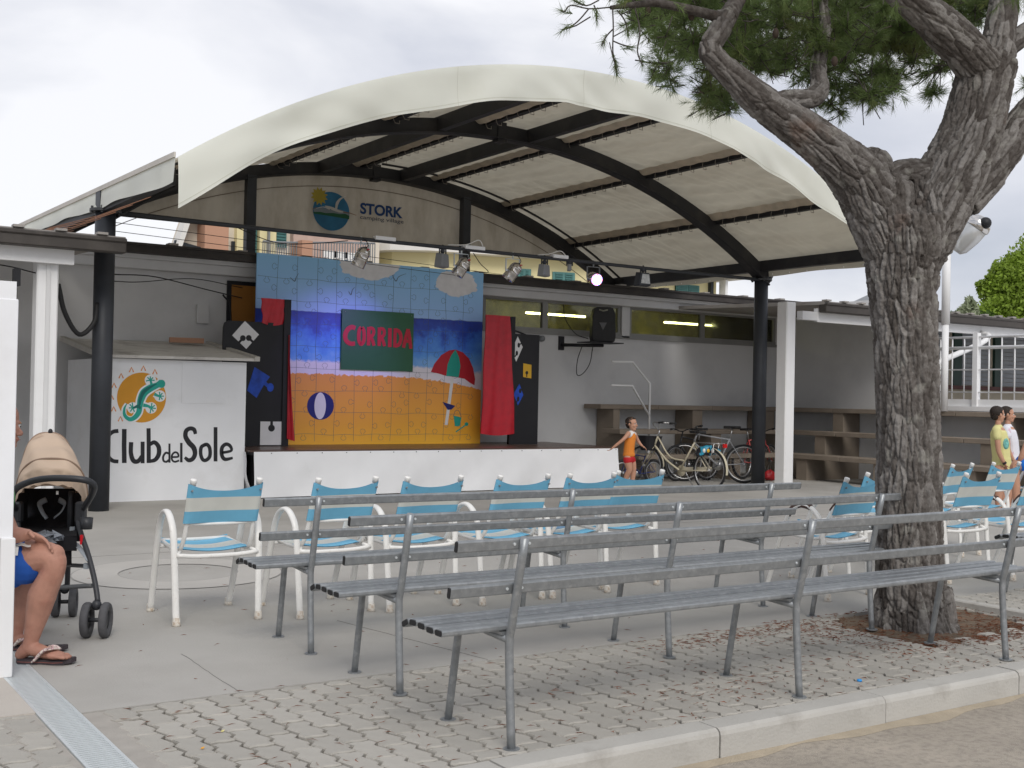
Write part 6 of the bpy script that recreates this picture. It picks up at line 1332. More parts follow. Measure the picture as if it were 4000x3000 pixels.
for (x0, y0, x1, y1, dd) in ((63, 2579, 285, 2578, 6.06), (42, 2512, 125, 2522, 6.34)):
    a, b_ = atm(x0, y0, dd), atm(x1, y1, dd); a.z = b_.z = 0; d = (b_ - a).normalized(); q = Vector((-d.y, d.x, 0)); Ls = max((b_ - a).length, .30); m = MB(); prof = [(0, .0), (.015, .028), (.06, .036), (.14, .034), (.20, .045), (.25, .047), (.285, .03), (Ls, .006), (.285, -.028), (.25, -.043), (.20, -.043), (.14, -.03), (.06, -.034), (.015, -.026)]
    m.prism(prof, lambda u, v, t: a + d * u + q * v + Vector((0, 0, t + .012 * max(0, u - .22) / .08)), .001, .022); m.build('flip_flop_sole', sole_m, man)
    m = MB(); m.prism([(u * .99 + .001, v * 1.01) for u, v in prof], lambda u, v, t: a + d * u + q * v + Vector((0, 0, t + .012 * max(0, u - .22) / .08)), .010, .014); m.build('sole_stripe', mat('brown_stripe', (.20, .07, .06), .7), man)
    if dd < 6.2:
        for s_ in (-1, 1):
            m = MB(); P = [a + d * .215 + q * .012 + Uz * .072, a + d * .185 - q * .012 * 1 + q * s_ * .03 + Uz * .083, a + d * .15 + q * s_ * .044 + Uz * .070, a + d * .115 + q * s_ * .052 + Uz * .030, a + d * .10 + q * s_ * .046 + Uz * .018]
            m.tube(P, [.010, .018, .021, .017, .012], n=8, sub=4, flat=.42, up=(0, 0, 1)); m.build('strap', strap_m, man)
    else:
        m = MB(); m.tube([a + d * .03 - q * .04 + Uz * .03, a + d * .06 - q * .04 + Uz * .06, a + d * .12 + Uz * .075], [.015, .02, .012], n=8, flat=.5); m.build('strap', strap_m, man)
c_ = copy_tree(ch); q_ = atm(-175, 2400, 6.2); c_.location = (q_.x, q_.y, 0); c_.rotation_euler = (0, 0, -TH - PI / 2); c_['label'] = 'striped chair the seated man sits on, hidden by the white screen'

DO = 0
# boy in orange at the stage corner
def T_shirt(parent, m, name, mt, vs_=.006): return vox(m, vs_, name, mt, parent, smooth=2)
boy = thing('person', tuple(at(2460, 1935, 16.8).xy) + (0,), 'small boy in an orange sleeveless top and red trunks touching the stage corner', 'person')
D = 16.8; m = MB()
chain(m, [(2458, 1790, D, .072), (2458, 1765, D, .066), (2460, 1730, D, .068), (2465, 1702, D, .066), (2470, 1690, D, .03), (2471, 1678, D, .028)])
chain(m, [(2455, 1694, D - .09, .036), (2441, 1710, D - .13, .028), (2428, 1722, D - .15, .024), (2408, 1738, D - .16, .021), (2395, 1748, D - .16, .015)])
chain(m, [(2479, 1696, D + .09, .034), (2488, 1714, D + .12, .027), (2497, 1730, D + .12, .023), (2508, 1741, D + .10, .016)])
chain(m, [(2452, 1793, D - .045, .062), (2455, 1815, D - .05, .053), (2458, 1836, D - .05, .041), (2450, 1855, D - .03, .040), (2442, 1880, D - .01, .034), (2437, 1915, D, .022)]); chain(m, [(2465, 1793, D + .045, .060), (2472, 1815, D + .05, .050), (2475, 1840, D + .05, .038), (2472, 1862, D + .05, .038), (2469, 1890, D + .05, .030), (2468, 1922, D + .05, .021)])
for x, y, d in ((2437, 1924, D), (2468, 1926, D + .05)):
    p = at(x, y, d); p.z = .02; m.tube([p - Rh * .03, p + Rh * .04, p + Rh * .12 - Aw * .03], [.024, .026, .016], n=10); m.sph(p - Rh * .03, .024, 8, 6); m.sph(p + Rh * .12 - Aw * .03, .018, 8, 6)
hc = at(2467, 1656, D); hf = Rh * .88 - Aw * .48; head(m, hc, .205, hf)
hand(m, at(2395, 1748, D - .16), -Rh * .75 - Uz * .65, Aw, .11, .3, Uz); hand(m, at(2508, 1741, D + .10), Rh * .8 - Uz * .5, Aw, .11, .3, -Uz)
vox(m, .0042, 'body', skin_b, boy, smooth=3); eyes(boy, hc, .205, hf); hair(boy, hc, .205, hf, hair_d, .005, .97)
m = MB(); chain(m, [(2457, 1776, D, .083), (2457, 1755, D, .079), (2461, 1725, D, .077), (2465, 1706, D, .074)]); m.tube([at(2457, 1781, D), at(2457, 1770, D)], [.088, .086], n=16)
T_shirt(boy, m, 'orange_top', mat('orange_top', (.68, .22, .03), .8, bump=.25, bs=14))
m = MB(); chain(m, [(2458, 1698, D - .055, .046), (2466, 1694, D, .05), (2474, 1697, D + .055, .044)]); T_shirt(boy, m, 'white_yoke', plastic_w)
m = MB(); chain(m, [(2458, 1788, D, .080), (2457, 1793, D, .078)]); chain(m, [(2452, 1795, D - .045, .066), (2453, 1800, D - .047, .064)]); chain(m, [(2465, 1795, D + .045, .064), (2467, 1799, D + .047, .062)]); T_shirt(boy, m, 'red_trunks', mat('red_trunks', (.50, .012, .02), .7))

# two boys standing by the right bleachers
def older_boy(px, D, dx, label, shirt_c, short_c, hx, fdir, armback=False):
    P_ = lambda x, y: (px + (x - 3900) * 15.2 / D, 1589 + (px - 3900) * .02 + (y - 1589) * 15.2 / D)
    b_ = thing('person', tuple(at(px, 2003, D).xy) + (0,), label, 'person'); m = MB()
    def C(pts, sub=4, n=14): chain(m, [(*P_(x, y), D + dd, r) for x, y, dd, r in pts], sub, n)
    C([(3912, 1832, 0, .095), (3910, 1780, 0, .088), (3905, 1725, 0, .094), (3900, 1682, 0, .085), (3899, 1664, 0, .040), (3899, 1648, 0, .036)])
    C([(3893, 1679, -.11, .046), (3897, 1720, -.14, .036), (3901, 1762, -.15, .031), (3915, 1795, -.15, .027), (3926, 1814, -.15, .019)])
    if armback: C([(3890, 1679, .11, .046), (3868, 1700, .16, .036), (3852, 1722, .17, .034), (3862, 1750, .10, .027), (3875, 1765, .05, .02)])
    else: C([(3905, 1679, .11, .046), (3912, 1722, .14, .036), (3918, 1762, .15, .031), (3928, 1800, .14, .020)])
    C([(3905, 1838, -.06, .085), (3904, 1875, -.07, .068), (3903, 1915, -.07, .050), (3900, 1945, -.07, .048), (3899, 1990, -.07, .030)]); C([(3916, 1838, .06, .083), (3918, 1875, .07, .066), (3920, 1915, .07, .048), (3918, 1945, .07, .046), (3917, 1990, .07, .030)])
    hc = at(*P_(3898, 1620), D); head(m, hc, .222, fdir); hand(m, at(*P_(3926, 1814), D - .15), -Uz * .9 + Rh * .35, Aw, .13, .35, Rh)
    if not armback: hand(m, at(*P_(3928, 1800), D + .14), -Uz, Aw, .13, .3, Rh)
    for dd in (-.07, .07): p = at(*P_(3908, 1990), D + dd); p.z = .03; m.tube([p - Rh * .05, p + Rh * .1, p + Rh * .16], [.035, .033, .02], n=10); m.sph(p - Rh * .05, .035, 10, 6)
    vox(m, .0055, 'body', skin_b, b_, smooth=3); eyes(b_, hc, .222, fdir); hair(b_, hc, .222, fdir, hair_d, .006, 1.02)
    m = MB()
    for pts in ([(3913, 1824, 0, .118), (3911, 1780, 0, .112), (3906, 1730, 0, .115), (3900, 1690, 0, .102), (3899, 1672, 0, .06)], [(3893, 1680, -.11, .060), (3896, 1706, -.135, .056)], [(3905, 1680, .11, .060), (3909, 1706, .135, .056)]): chain(m, [(*P_(x, y), D + dd, r) for x, y, dd, r in pts])
    m.tube([at(*P_(3914, 1846), D), at(*P_(3912, 1790), D)], [.126, .116], n=18); T_shirt(b_, m, 't_shirt', shirt_c, .007)
    m = MB()
    for pts in ([(3911, 1840, 0, .098), (3911, 1850, 0, .095)], [(3905, 1846, -.05, .092), (3904, 1880, -.07, .085)], [(3917, 1846, .05, .090), (3918, 1880, .07, .083)]): chain(m, [(*P_(x, y), D + dd, r) for x, y, dd, r in pts])
    T_shirt(b_, m, 'shorts', short_c, .008); return b_, P_
by, P_ = older_boy(3900, 15.2, 0, 'boy with dark hair in a pale yellow t-shirt standing in profile behind the right chairs', mat('yellow_shirt', (.66, .62, .28), .8, bump=.3, bs=12), mat('red_shorts', (.45, .02, .04), .8), 0, Rh * .97 + Aw * .2)
m = MB(); m.sph(at(3926, 1735, 15.12), (.055, .045, .085), 12, 8); m.build('shirt_print', mat('teal_print', (.16, .42, .38), .8, var=.6, vs=30), by)
MB().tube([at(3922, 1806, 15.03), at(3926, 1812, 15.03)], .026, n=10).build('wristband', flat_black, by)
older_boy(3938, 15.9, 0, 'boy in a white t-shirt with tousled hair standing beyond the boy in yellow', mat('white_shirt', (.72, .72, .78), .8, bump=.3, bs=12, grime=(.6, .15, .3), gs=9, gamt=.5, gthr=(.6, .66)), mat('pink_shorts', (.6, .15, .25), .8), 0, Rh * .95 - Aw * .3, True)
sit = thing('person', tuple(at(4020, 1900, 13.6).xy) + (0,), 'person in bright blue shorts sitting at the right edge, mostly cut off', 'person')
D = 13.6; m = MB(); chain(m, [(4075, 1800, D, .12), (4030, 1808, D - .08, .085), (3995, 1812, D - .1, .075), (3966, 1822, D - .1, .058), (3964, 1850, D - .1, .052), (3968, 1900, D - .1, .05), (3972, 1990, D - .1, .032)]); chain(m, [(4078, 1790, D, .13), (4082, 1730, D, .13), (4080, 1680, D, .12), (4078, 1650, D, .05), (4078, 1630, D, .045)]); chain(m, [(4050, 1668, D - .16, .05), (4015, 1730, D - .18, .04), (3990, 1785, D - .16, .034), (3983, 1800, D - .13, .022)]); head(m, at(4076, 1595, D), .24, -Rh * .4 - Aw * .9); hand(m, at(3983, 1800, D - .13), -Rh * .8 - Uz * .4, Aw, .15, .4, -Uz)
p = at(3965, 2020, D - .1); p.z = .03; m.tube([p + Rh * .05, p - Rh * .12, p - Rh * .18], [.035, .033, .02], n=10); chain(m, [(4075, 1800, D + .1, .11), (4040, 1810, D + .1, .08), (4020, 1830, D + .1, .058), (4022, 1990, D + .1, .035)])
vox(m, .007, 'body', skin_b, sit, smooth=3); hair(sit, at(4076, 1595, D), .24, -Rh * .4 - Aw * .9, hair_d, .008)
m = MB(); chain(m, [(4075, 1800, D, .14), (4030, 1806, D - .08, .103), (3998, 1808, D - .1, .095)]); chain(m, [(4075, 1800, D + .1, .13), (4040, 1808, D + .1, .1)]); T_shirt(sit, m, 'shorts', mat('bright_blue_shorts', (.01, .16, .62), .7), .009)
m = MB(); chain(m, [(4078, 1790, D, .145), (4082, 1730, D, .145), (4080, 1680, D, .135)]); chain(m, [(4052, 1668, D - .15, .07), (4030, 1705, D - .17, .06)]); T_shirt(sit, m, 't_shirt', mat('turquoise_shirt', (.05, .42, .40), .8), .009)
p = at(4070, 1900, D); c_ = copy_tree(ch); c_.location = (p.x, p.y, 0); c_.rotation_euler = (0, 0, -TH + PI / 2 + .3); c_['label'] = 'striped chair under the person in blue shorts at the right edge'

# ------------------------------------------------------------------ pushchair
pc = thing('pushchair', tuple(at(230, 2450, 6.75).xy) + (0,), 'black pushchair with a beige folding hood beside the seated man', 'pushchair')
beige = mat('beige_canvas', (.60, .46, .345), .8, var=.06, vs=5, bump=.25, bs=6, transl=.12); fr_m = mat('charcoal_tube', (.035, .037, .042), .45); fab = mat('black_fabric', (.012, .012, .015), .85, bump=.3, bs=25); tyre_g = mat('grey_tyre', (.085, .085, .09), .75, var=.2, vs=30); strap_g = mat('grey_strap', (.30, .33, .36), .7)
def wheel_pair(x, y, d, r, ang):
    c = at(x, y, d); c.z = r; a = (Rh * math.cos(ang) + Aw * math.sin(ang)).normalized(); fwd = a.cross(Uz)
    for s_ in (-1, 1):
        cc = c + a * s_ * .050; wv = MB(); wv.lathe([(r * .55, -.018), (r * .80, -.022), (r * .93, -.020), (r, -.010), (r, .010), (r * .93, .020), (r * .80, .022), (r * .55, .018), (r * .55, -.018)], cc, a, n=28); w_ = wv.build('wheel', tyre_g, pc)
        m = MB(); m.lathe([(0, -.010), (r * .6, -.008), (r * .6, .008), (0, .010)], cc, a, n=16); m.build('hub', fr_m, w_)
    m = MB(); m.tube([c - a * .05, c + a * .05], .012, n=8); m.bar(c + Vector((0, 0, -.01)), c + Vector((0, 0, r * 1.02)), .03, .026); m.sph(c + Vector((0, 0, r * .85)), (.028, .028, .03), 10, 8); m.build('wheel_fork', fr_m, pc)
wheel_pair(376, 2425, 6.50, .098, .1); wheel_pair(252, 2352, 7.08, .09, .25); wheel_pair(92, 2425, 6.62, .096, .1); wheel_pair(20, 2360, 7.2, .09, .25)
def ptube(name, pts, r, mt=fr_m, sub=4, flat=1.0): return MB().tube([at(*p) for p in pts], r, n=10, sub=sub, flat=flat).build(name, mt, pc)
ptube('front_tube', [(382, 2350, 6.5), (377, 2310, 6.52), (366, 2250, 6.56), (345, 2168, 6.62), (321, 2098, 6.68), (305, 2040, 6.74), (306, 1990, 6.78)], .0155)
ptube('front_tube', [(88, 2350, 6.62), (88, 2300, 6.64), (84, 2230, 6.68), (78, 2160, 6.74), (72, 2060, 6.8), (66, 1990, 6.84)], .0155)
ptube('rear_tube', [(262, 2300, 7.08), (266, 2200, 7.02), (270, 2100, 6.95), (274, 2000, 6.9), (278, 1920, 6.9)], .016)
ptube('rear_tube', [(25, 2310, 7.2), (40, 2200, 7.1), (60, 2100, 7.0), (70, 2000, 6.95)], .016)
ptube('lower_bar', [(70, 2296, 6.66), (231, 2295, 6.62), (300, 2291, 6.6), (360, 2288, 6.56)], .013, mat('grey_bar', (.10, .105, .11), .5)); ptube('cross_brace', [(255, 2207, 6.98), (300, 2209, 6.8), (340, 2211, 6.64)], .012)
MB().obox(at(337, 2211, 6.63), Rh * .012, Aw * .012, Uz * .016).build('brace_clip', strap_g, pc)
ptube('handle_hoop', [(66, 1992, 6.82), (46, 1965, 6.7), (52, 1925, 6.58), (75, 1900, 6.52), (125, 1879, 6.48), (185, 1869, 6.46), (255, 1868, 6.46), (320, 1873, 6.47), (355, 1884, 6.5), (368, 1902, 6.54), (360, 1930, 6.62), (338, 1968, 6.7), (318, 1998, 6.78)], .0185, sub=6)
MB().obox(at(316, 2000, 6.76), Rh * .028, Aw * .03, Uz * .06).build('hinge', fr_m, pc, bevel=.01); MB().obox(at(68, 2000, 6.82), Rh * .028, Aw * .03, Uz * .06).build('hinge', fr_m, pc, bevel=.01)
cup = MB().lathe([(0, 0), (.032, 0), (.036, .065), (.031, .065), (.028, .006), (0, .006)], at(338, 2046, 6.66) - Uz * .03, n=16).build('cup_holder', fr_m, pc)
def arcp(t, lx, rx, by_, ty, d0, d1, e_=.74):                  # arc from left to right pivot
    a = PI * (1 - t); return at((lx + rx) / 2 + (rx - lx) / 2 * math.copysign(abs(math.cos(a)) ** e_, math.cos(a)), by_ - (by_ - ty) * math.sin(a) ** e_, d0 + (d1 - d0) * math.sin(a))
ARC = [(64, 322, 1975, 1893, 6.86, 6.62), (56, 336, 1972, 1832, 6.86, 6.62), (60, 342, 1968, 1793, 6.88, 6.70), (64, 330, 1968, 1745, 6.92, 6.86), (70, 312, 1968, 1706, 6.96, 7.02), (78, 300, 1968, 1693, 7.0, 7.14), (90, 296, 1970, 1712, 7.04, 7.26), (96, 290, 1975, 1790, 7.06, 7.36), (96, 290, 1985, 1900, 7.06, 7.36)]
def hood(u, v):
    k = v * (len(ARC) - 1); i = min(int(k), len(ARC) - 2); f = k - i; a = arcp(u, *ARC[i]); b_ = arcp(u, *ARC[i + 1]); p = a.lerp(b_, f)
    bulge = .016 * math.sin(PI * f) if i in (0, 2, 3, 5, 6) else 0.004; wr = .005 * math.sin(u * 30 + v * 9) * (.3 + math.sin(PI * f)) + (.006 * math.sin(u * 55) if v < .1 else 0); return tuple(p + Uz * (bulge + wr) * math.sin(PI * u) - Aw * wr)
m = MB(); m.grid(hood, 48, 48); ho = m.build('hood', beige, pc)
for i, r in ((2, .006), (5, .007)): MB().tube([arcp(k / 40, *ARC[i]) + Uz * .003 for k in range(41)], r, n=6).build('hood_seam', mat('seam_brown', (.26, .18, .13), .8), ho)
m = MB(); m.grid(lambda u, v: tuple(arcp(u, *ARC[5]).lerp(arcp(u, *ARC[4]), v) + Uz * .004), 40, 4); m.build('hood_trim', mat('tan_trim', (.46, .335, .24), .8), ho)
m = MB(); m.grid(lambda u, v: tuple(at(80 + 225 * u, 1908 + 180 * v, 7.10 - .32 * max(0, v - .55) - .03 * math.sin(PI * u)) ), 16, 16); m.grid(lambda u, v: tuple(at(80 + 225 * u, 1908 + 180 * v, 7.14 - .32 * max(0, v - .55))), 6, 6); m.build('seat_back', fab, pc)
for x0, x1 in ((62, 108), (274, 318)):
    m = MB(); m.grid(lambda u, v: tuple(at(x0 + (x1 - x0) * u, 1925 + 190 * v, 6.86 + .20 * abs(u - (1 if x0 < 100 else 0)) ** 2 * 0 + (.2 * u if x0 < 100 else .2 * (1 - u)))), 6, 8); m.build('side_wing', fab, pc)
m = MB(); m.grid(lambda u, v: tuple(at(84 + 216 * u, 2052 + 40 * v + 6 * math.sin(PI * u), 7.0 - .36 * v)), 12, 6); m.grid(lambda u, v: tuple(at(84 + 216 * u, 2092 + 60 * v, 6.64 + .02 * v + .02 * math.sin(u * 7))), 12, 6); m.build('seat_cushion', fab, pc)
m = MB(); m.grid(lambda u, v: tuple(at(95 + 185 * u, 2120 + 85 * v + 10 * math.sin(PI * u), 6.9 - .15 * math.sin(PI * v) - .05 * math.sin(u * 8))), 16, 8); m.build('under_basket', fab, pc)
for pts in ([(182, 1952, 6.98), (160, 1962, 6.95), (155, 1975, 6.93), (168, 2005, 6.9), (184, 2026, 6.9)], [(230, 1952, 6.98), (250, 1964, 6.95), (252, 1975, 6.93), (238, 2000, 6.9), (212, 2022, 6.9)]): MB().tube([at(*p) for p in pts], .017, n=8, sub=3, flat=.25, up=(Aw.x, Aw.y, 0)).build('harness_strap', strap_g, pc)
ptube('frame_strap', [(272, 2130, 6.9), (292, 2122, 6.8), (310, 2140, 6.66), (330, 2165, 6.62), (348, 2190, 6.6)], .016, strap_g, 4, .3)
MB().obox(at(319, 2108, 6.655), Rh * .007, Aw * .008, Uz * .027).build('red_release', mat('red_plastic', (.6, .01, .02), .4), pc); MB().obox(at(282, 2078, 6.84), Rh * .012, Aw * .01, Uz * .03).build('grey_tab', strap_g, pc)
MB().sph(at(197, 1686, 7.1), (.014, .014, .018), 10, 8).build('hood_knob', flat_black, pc); MB().obox(at(224, 1925, 6.70), Rh * .006, Aw * .003, Uz * .010).build('white_tag', plastic_w, pc)
m = MB(); rr_ = random.Random(4); c = at(200, 2096, 6.62); vs = []
for k in range(60): a = rr_.uniform(0, 2 * PI); b_ = rr_.uniform(0, .085); vs.append(c + Rh * math.cos(a) * b_ + Uz * math.sin(a) * b_ * .55 - Aw * rr_.uniform(0, .05))
for k in range(58): m.add([vs[k], vs[k + 1], vs[k + 2]], [(0, 1, 2)])
o = m.build('plastic_bag', mat('grey_plastic_bag', (.22, .24, .27), .25, spec=.8, var=.4, vs=20)); o['label'] = 'crumpled shiny grey plastic bag in the pushchair seat'; o['category'] = 'bag'

# ------------------------------------------------------------------ bicycles
spoke_m = mat('spoke_steel', (.45, .45, .45), .3, metal=.8); tyre = mat('bicycle_tyre', (.022, .022, .024), .75)
def bike(name, loc, rz, label, R_=.33, L_=1.02, col=(.5, .45, .33), style='dutch', fender=False, rack=False, basket=False, steer=.15, tw=.018, bar_style='city', lean=0.04, sad=.5):
    b_ = thing(name, (0, 0, 0), label, 'bicycle', None); fm = mat('frame_' + name + str(col), col, .35, var=.06, coat=.3); hubs = [Vector((0, 0, R_)), Vector((L_, 0, R_))]
    sc = R_ / .33; crank = Vector((.44 * L_, 0, R_ * .88)); seat_t = Vector((.22 * L_ + .02, 0, R_ + .42 * sc)); head_t = Vector((L_ * .80, 0, R_ + .48 * sc)); head_b = Vector((L_ * .845, 0, R_ + .34 * sc))
    for i, h in enumerate(hubs):
        ax = Vector((0, 1, 0)) if i == 0 else Vector((-math.sin(steer), math.cos(steer), 0)); u = Vector((0, 0, 1)); q = ax.cross(u)
        ring = lambda r, n=36: [h + (q * math.cos(2 * PI * k / n) + u * math.sin(2 * PI * k / n)) * r for k in range(n)]
        w_ = MB().tube(ring(R_ - tw), tw, n=8, closed=True).build('wheel', tyre, b_); MB().tube(ring(R_ - tw * 2.1), tw * .6, n=6, closed=True).build('rim', spoke_m, w_)
        m = MB()
        for k in range(20): a = 2 * PI * k / 20; m.tube([h + ax * (.022 if k % 2 else -.022), h + (q * math.cos(a + .2) + u * math.sin(a + .2)) * (R_ - tw * 2)], .0012, n=3, caps=False)
        m.tube([h - ax * .04, h + ax * .04], .018, n=8); m.build('spokes', spoke_m, w_)
        if fender:
            m = MB(); a0, a1 = (.15 * PI, 1.05 * PI) if i == 0 else (.25 * PI, 1.0 * PI); P = []
            m.grid(lambda uu, vv: tuple(h + (q * math.cos(a0 + (a1 - a0) * uu) * (1 if i else 1) + u * math.sin(a0 + (a1 - a0) * uu)) * (R_ + .018 + .006 * math.sin(PI * vv)) + ax * (vv - .5) * .05), 24, 4); m.build('mudguard', fm, b_)
    def ft(n_, pts, r, sub=0): return MB().tube(pts, r * sc, n=8, sub=sub).build(n_, fm, b_)
    for s_ in (-1, 1):
        m = MB(); m.tube([hubs[0] + Vector((0, s_ * .05, 0)), crank + Vector((0, s_ * .03, 0))], .009 * sc, n=6); m.tube([hubs[0] + Vector((0, s_ * .05, 0)), seat_t + Vector((0, s_ * .02, -.05))], .008 * sc, n=6); m.build('stay', fm, b_)
    ft('seat_tube', [crank, seat_t], .015)
    if style == 'dutch':
        ft('down_tube', [crank, (crank + head_b) / 2 + Vector((.02, 0, -.03)), head_b], .017, 5); ft('top_tube', [crank.lerp(seat_t, .35), crank.lerp(head_t, .45) + Vector((0, 0, -.02)), head_t], .013, 5)
    else:
        ft('down_tube', [crank, head_b], .017); ft('top_tube', [seat_t - Vector((0, 0, .02)), head_t], .014)
    ft('head_tube', [head_b, head_t], .018); m = MB(); fo_ = Vector((0, .045, 0))
    for s_ in (-1, 1): m.tube([head_b - Vector((0, 0, .01)), head_b + fo_ * s_ + Vector((.01, 0, -.06)), hubs[1] + fo_ * s_], .010 * sc, n=6)
    m.build('fork', fm, b_)
    sp_t = seat_t + Vector((-.035, 0, .12 * sc + (.05 if style != 'dutch' else .02))); m = MB(); m.tube([seat_t, sp_t], .012 * sc, n=6); m.build('seat_post', spoke_m, b_)
    m = MB(); m.prism([(-.13, -.08), (-.06, -.085), (.02, -.035), (.14, -.015), (.155, 0), (.14, .015), (.02, .035), (-.06, .085), (-.13, .08), (-.145, 0)], lambda u_, v_, t: sp_t + Vector((u_ * sc, v_ * sc, t)), .0, .045 * sc); m.build('saddle', black_rub, b_, bevel=.012)
    st_ = head_t + Vector((-.03, 0, .10 * sc)); m = MB(); m.tube([head_t, st_], .012 * sc, n=8)
    ca, sa = math.cos(steer), math.sin(steer); RV = lambda v: Vector((v.x * ca - v.y * sa, v.x * sa + v.y * ca, v.z))
    if bar_style == 'city': hb = [RV(Vector((-.16, s_ * .27, .13))) for s_ in (-1, 1)]; mid = [RV(Vector((.05, s_ * .16, .12))) for s_ in (-1, 1)]; low = [RV(Vector((.03, s_ * .05, .03))) for s_ in (-1, 1)]
    else: hb = [RV(Vector((-.02, s_ * .29, .04))) for s_ in (-1, 1)]; mid = [RV(Vector((.03, s_ * .13, .03))) for s_ in (-1, 1)]; low = [RV(Vector((.04, s_ * .04, .0))) for s_ in (-1, 1)]
    P = [st_ + v * sc for v in (hb[0], mid[0], low[0], low[1], mid[1], hb[1])]; m.tube(P, .011 * sc, n=8, sub=4); m.build('handlebar', spoke_m if bar_style == 'city' else black_rub, b_)
    for k, (a, c_) in enumerate(((P[0], P[1]), (P[5], P[4]))): d = (a - c_).normalized(); MB().tube([a - d * .10, a + d * .015], .017 * sc, n=8).build('grip', black_rub, b_); m = MB(); m.tube([a - d * .12, a - d * .10 + Vector((.05, 0, -.01)), a - d * .02 + Vector((.06, 0, -.03))], .005, n=5); m.build('brake_lever', spoke_m, b_)
    m = MB(); m.lathe([(0, -.004), (.09 * sc, -.003), (.09 * sc, .003), (0, .004)], crank + Vector((0, -.04, 0)), (0, 1, 0), n=24); m.build('chain_guard' if style == 'dutch' else 'chainring', fm if style == 'dutch' else spoke_m, b_)
    if style == 'dutch': m = MB(); m.obox((crank + hubs[0]) / 2 + Vector((0, -.04, .02)), (hubs[0] - crank) / 2, (0, .006, 0), (0, 0, .035)); m.build('chain_case', fm, b_)
    m = MB()
    for s_ in (-1, 1): e_ = crank + Vector((s_ * .13 * sc, s_ * .07, -s_ * .08 * sc)); m.tube([crank + Vector((0, s_ * .06, 0)), e_], .009, n=6); m.obox(e_ + Vector((0, s_ * .05, 0)), (.04, 0, 0), (0, .04, 0), (0, 0, .010))
    m.build('pedals', black_m, b_); MB().tube([crank + Vector((-.1, -.03, -.02)), Vector((.33 * L_, -.20, .0))], .008, n=6).build('kickstand', spoke_m, b_)
    if rack:
        m = MB(); z_ = R_ * 2 + .09
        for s_ in (-1, 1): m.tube([Vector((.26, s_ * .05, z_)), Vector((-.22, s_ * .06, z_))], .007, n=5); m.tube([Vector((-.12, s_ * .06, z_)), hubs[0] + Vector((0, s_ * .06, 0))], .006, n=5)
        for x in (-.2, -.05, .1): m.tube([Vector((x, -.06, z_)), Vector((x, .06, z_))], .006, n=5)
        m.build('rear_rack', spoke_m, b_); MB().obox(Vector((-.28, 0, z_ - .03)), (.015, 0, 0), (0, .035, 0), (0, 0, .03)).build('tail_light', mat('tail_red', (.5, .01, .01), .3), b_)
    if basket:
        m = MB(); c = head_t + Vector((.17, 0, -.10)); P = []
        for z_, hx, hy in ((-.13, .10, .13), (.10, .14, .17)):
            for k in range(16): a = 2 * PI * k / 16; P.append(c + Vector((hx * max(-1, min(1, 1.25 * math.cos(a))), hy * max(-1, min(1, 1.25 * math.sin(a))), z_)))
        m.add(P, [(k, (k + 1) % 16, 16 + (k + 1) % 16, 16 + k) for k in range(16)] + [list(range(16))[::-1]]); m.tube(P[16:], .008, n=5, closed=True); m.build('basket', flat_black, b_)
    b_.location = loc; b_.rotation_euler = (lean, 0, rz); return b_
GB = 'bicycles parked by the bleachers'
def bput(name, rear, front, label, **k):
    a, b_ = gr(*rear), gr(*front); d = b_ - a; o = bike(name, (a.x, a.y, 0), math.atan2(d.y, d.x), label, L_=d.length, **k); o['group'] = GB; return o
cb = bput('bicycle', (2768, 1921), (2512, 1896), 'cream city bicycle with a black front basket and swept handlebar, nearest of the parked bicycles', col=(.55, .50, .37), style='dutch', fender=True, rack=True, basket=True, R_=.325, steer=.35)
bput('bicycle', (2905, 1888), (2672, 1880), 'silver grey bicycle with a straight frame behind the cream one', col=(.33, .34, .36), style='diamond', bar_style='flat', R_=.33, tw=.022)
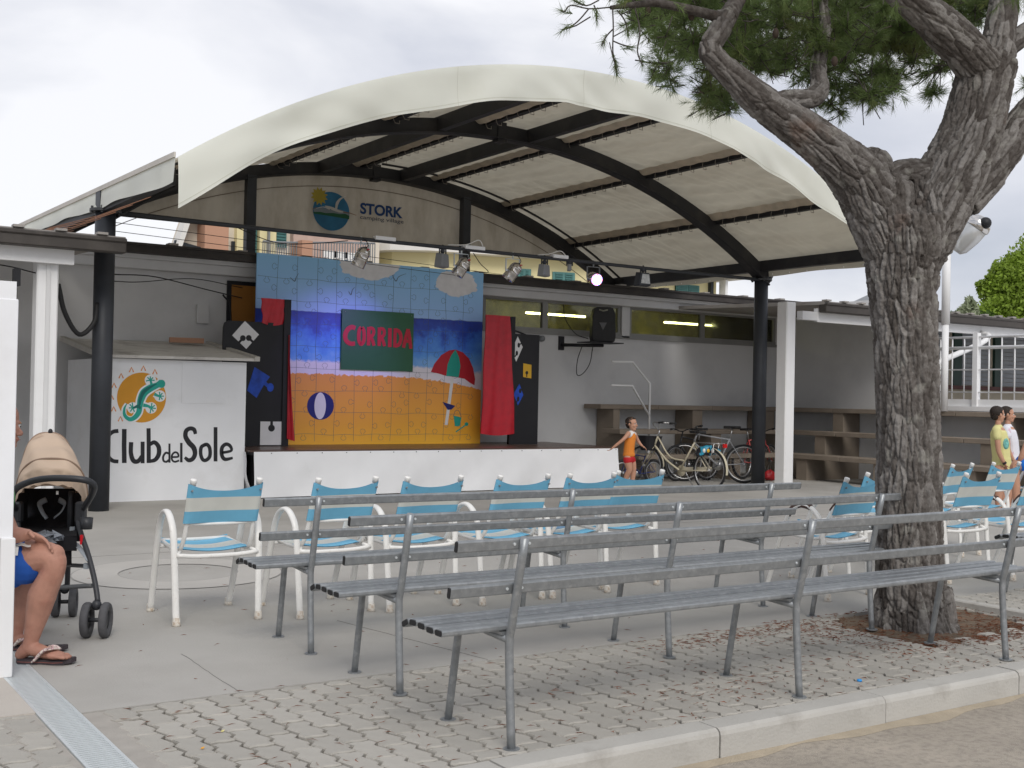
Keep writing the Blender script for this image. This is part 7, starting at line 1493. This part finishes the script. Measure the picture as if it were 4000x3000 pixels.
bput('bicycle', (2900, 1872), (3010, 1866), 'faded red mountain bicycle half hidden by the right dark column', col=(.55, .08, .08), style='diamond', bar_style='flat', R_=.31, tw=.025, lean=-.05)
bput('bicycle', (2552, 1893), (2432, 1897), 'small dark blue child\'s bicycle with thick tyres beside the boy in orange', col=(.02, .04, .22), style='diamond', bar_style='flat', R_=.21, tw=.026, steer=-.3)
bput('bicycle', (2760, 1876), (2640, 1880), 'dark bicycle with a black frame standing between the cream and silver ones', col=(.02, .02, .022), style='diamond', bar_style='flat', R_=.31, tw=.022)
c = at(2768, 1760, 17.85); m = MB(); m.sph(c, (.19, .09, .075), 16, 10, rot=Euler((0, 0, math.atan2(-.56, .83)))); m.sph(c + Rh * -.12 - Uz * .05, (.09, .07, .06), 12, 8); 
def crum(me):
    n = len(me.vertices); co = np.empty(n * 3); me.vertices.foreach_get('co', co); co = co.reshape(-1, 3); co += (np.stack([vnoise(co * 18, 2), vnoise(co * 18, 3), vnoise(co * 18, 4)], 1) - .5) * .04; me.vertices.foreach_set('co', co.reshape(-1)); me.update()
bgm = mat('blue_bag', (.03, .30, .46), .4, var=.5, vs=9, grime=(.015, .015, .02), gs=6, gamt=1, gthr=(.50, .54))
o = vox(m, .01, 'bag', bgm, None, smooth=2, org=tuple(c), fn=crum); o['label'] = 'crumpled turquoise, black and white bag strapped on the cream bicycle\'s rear rack'; o['category'] = 'bag'
MB().sph(c - Aw * .09 - Rh * .02, (.03, .012, .03), 10, 6).build('emblem', P_yel, o); MB().sph(c - Aw * .08 - Rh * .08, (.028, .02, .035), 10, 6).build('white_patch', plastic_w, o); MB().sph(c - Aw * .085 + Rh * .05, (.03, .02, .035), 10, 6).build('white_patch', plastic_w, o)
p = gr(3003, 1878); m = MB(); m.sph((p.x, p.y, .10), (.11, .09, .10), 12, 8); m.sph((p.x + .06, p.y, .06), (.08, .08, .06), 12, 8); o = vox(m, .012, 'red_rucksack', mat('red_nylon', (.32, .01, .015), .5, var=.3, vs=9), None, smooth=1, org=(p.x, p.y, 0), fn=crum); o['label'] = 'small dark red bag on the ground between the right dark column and white column'; o['category'] = 'bag'
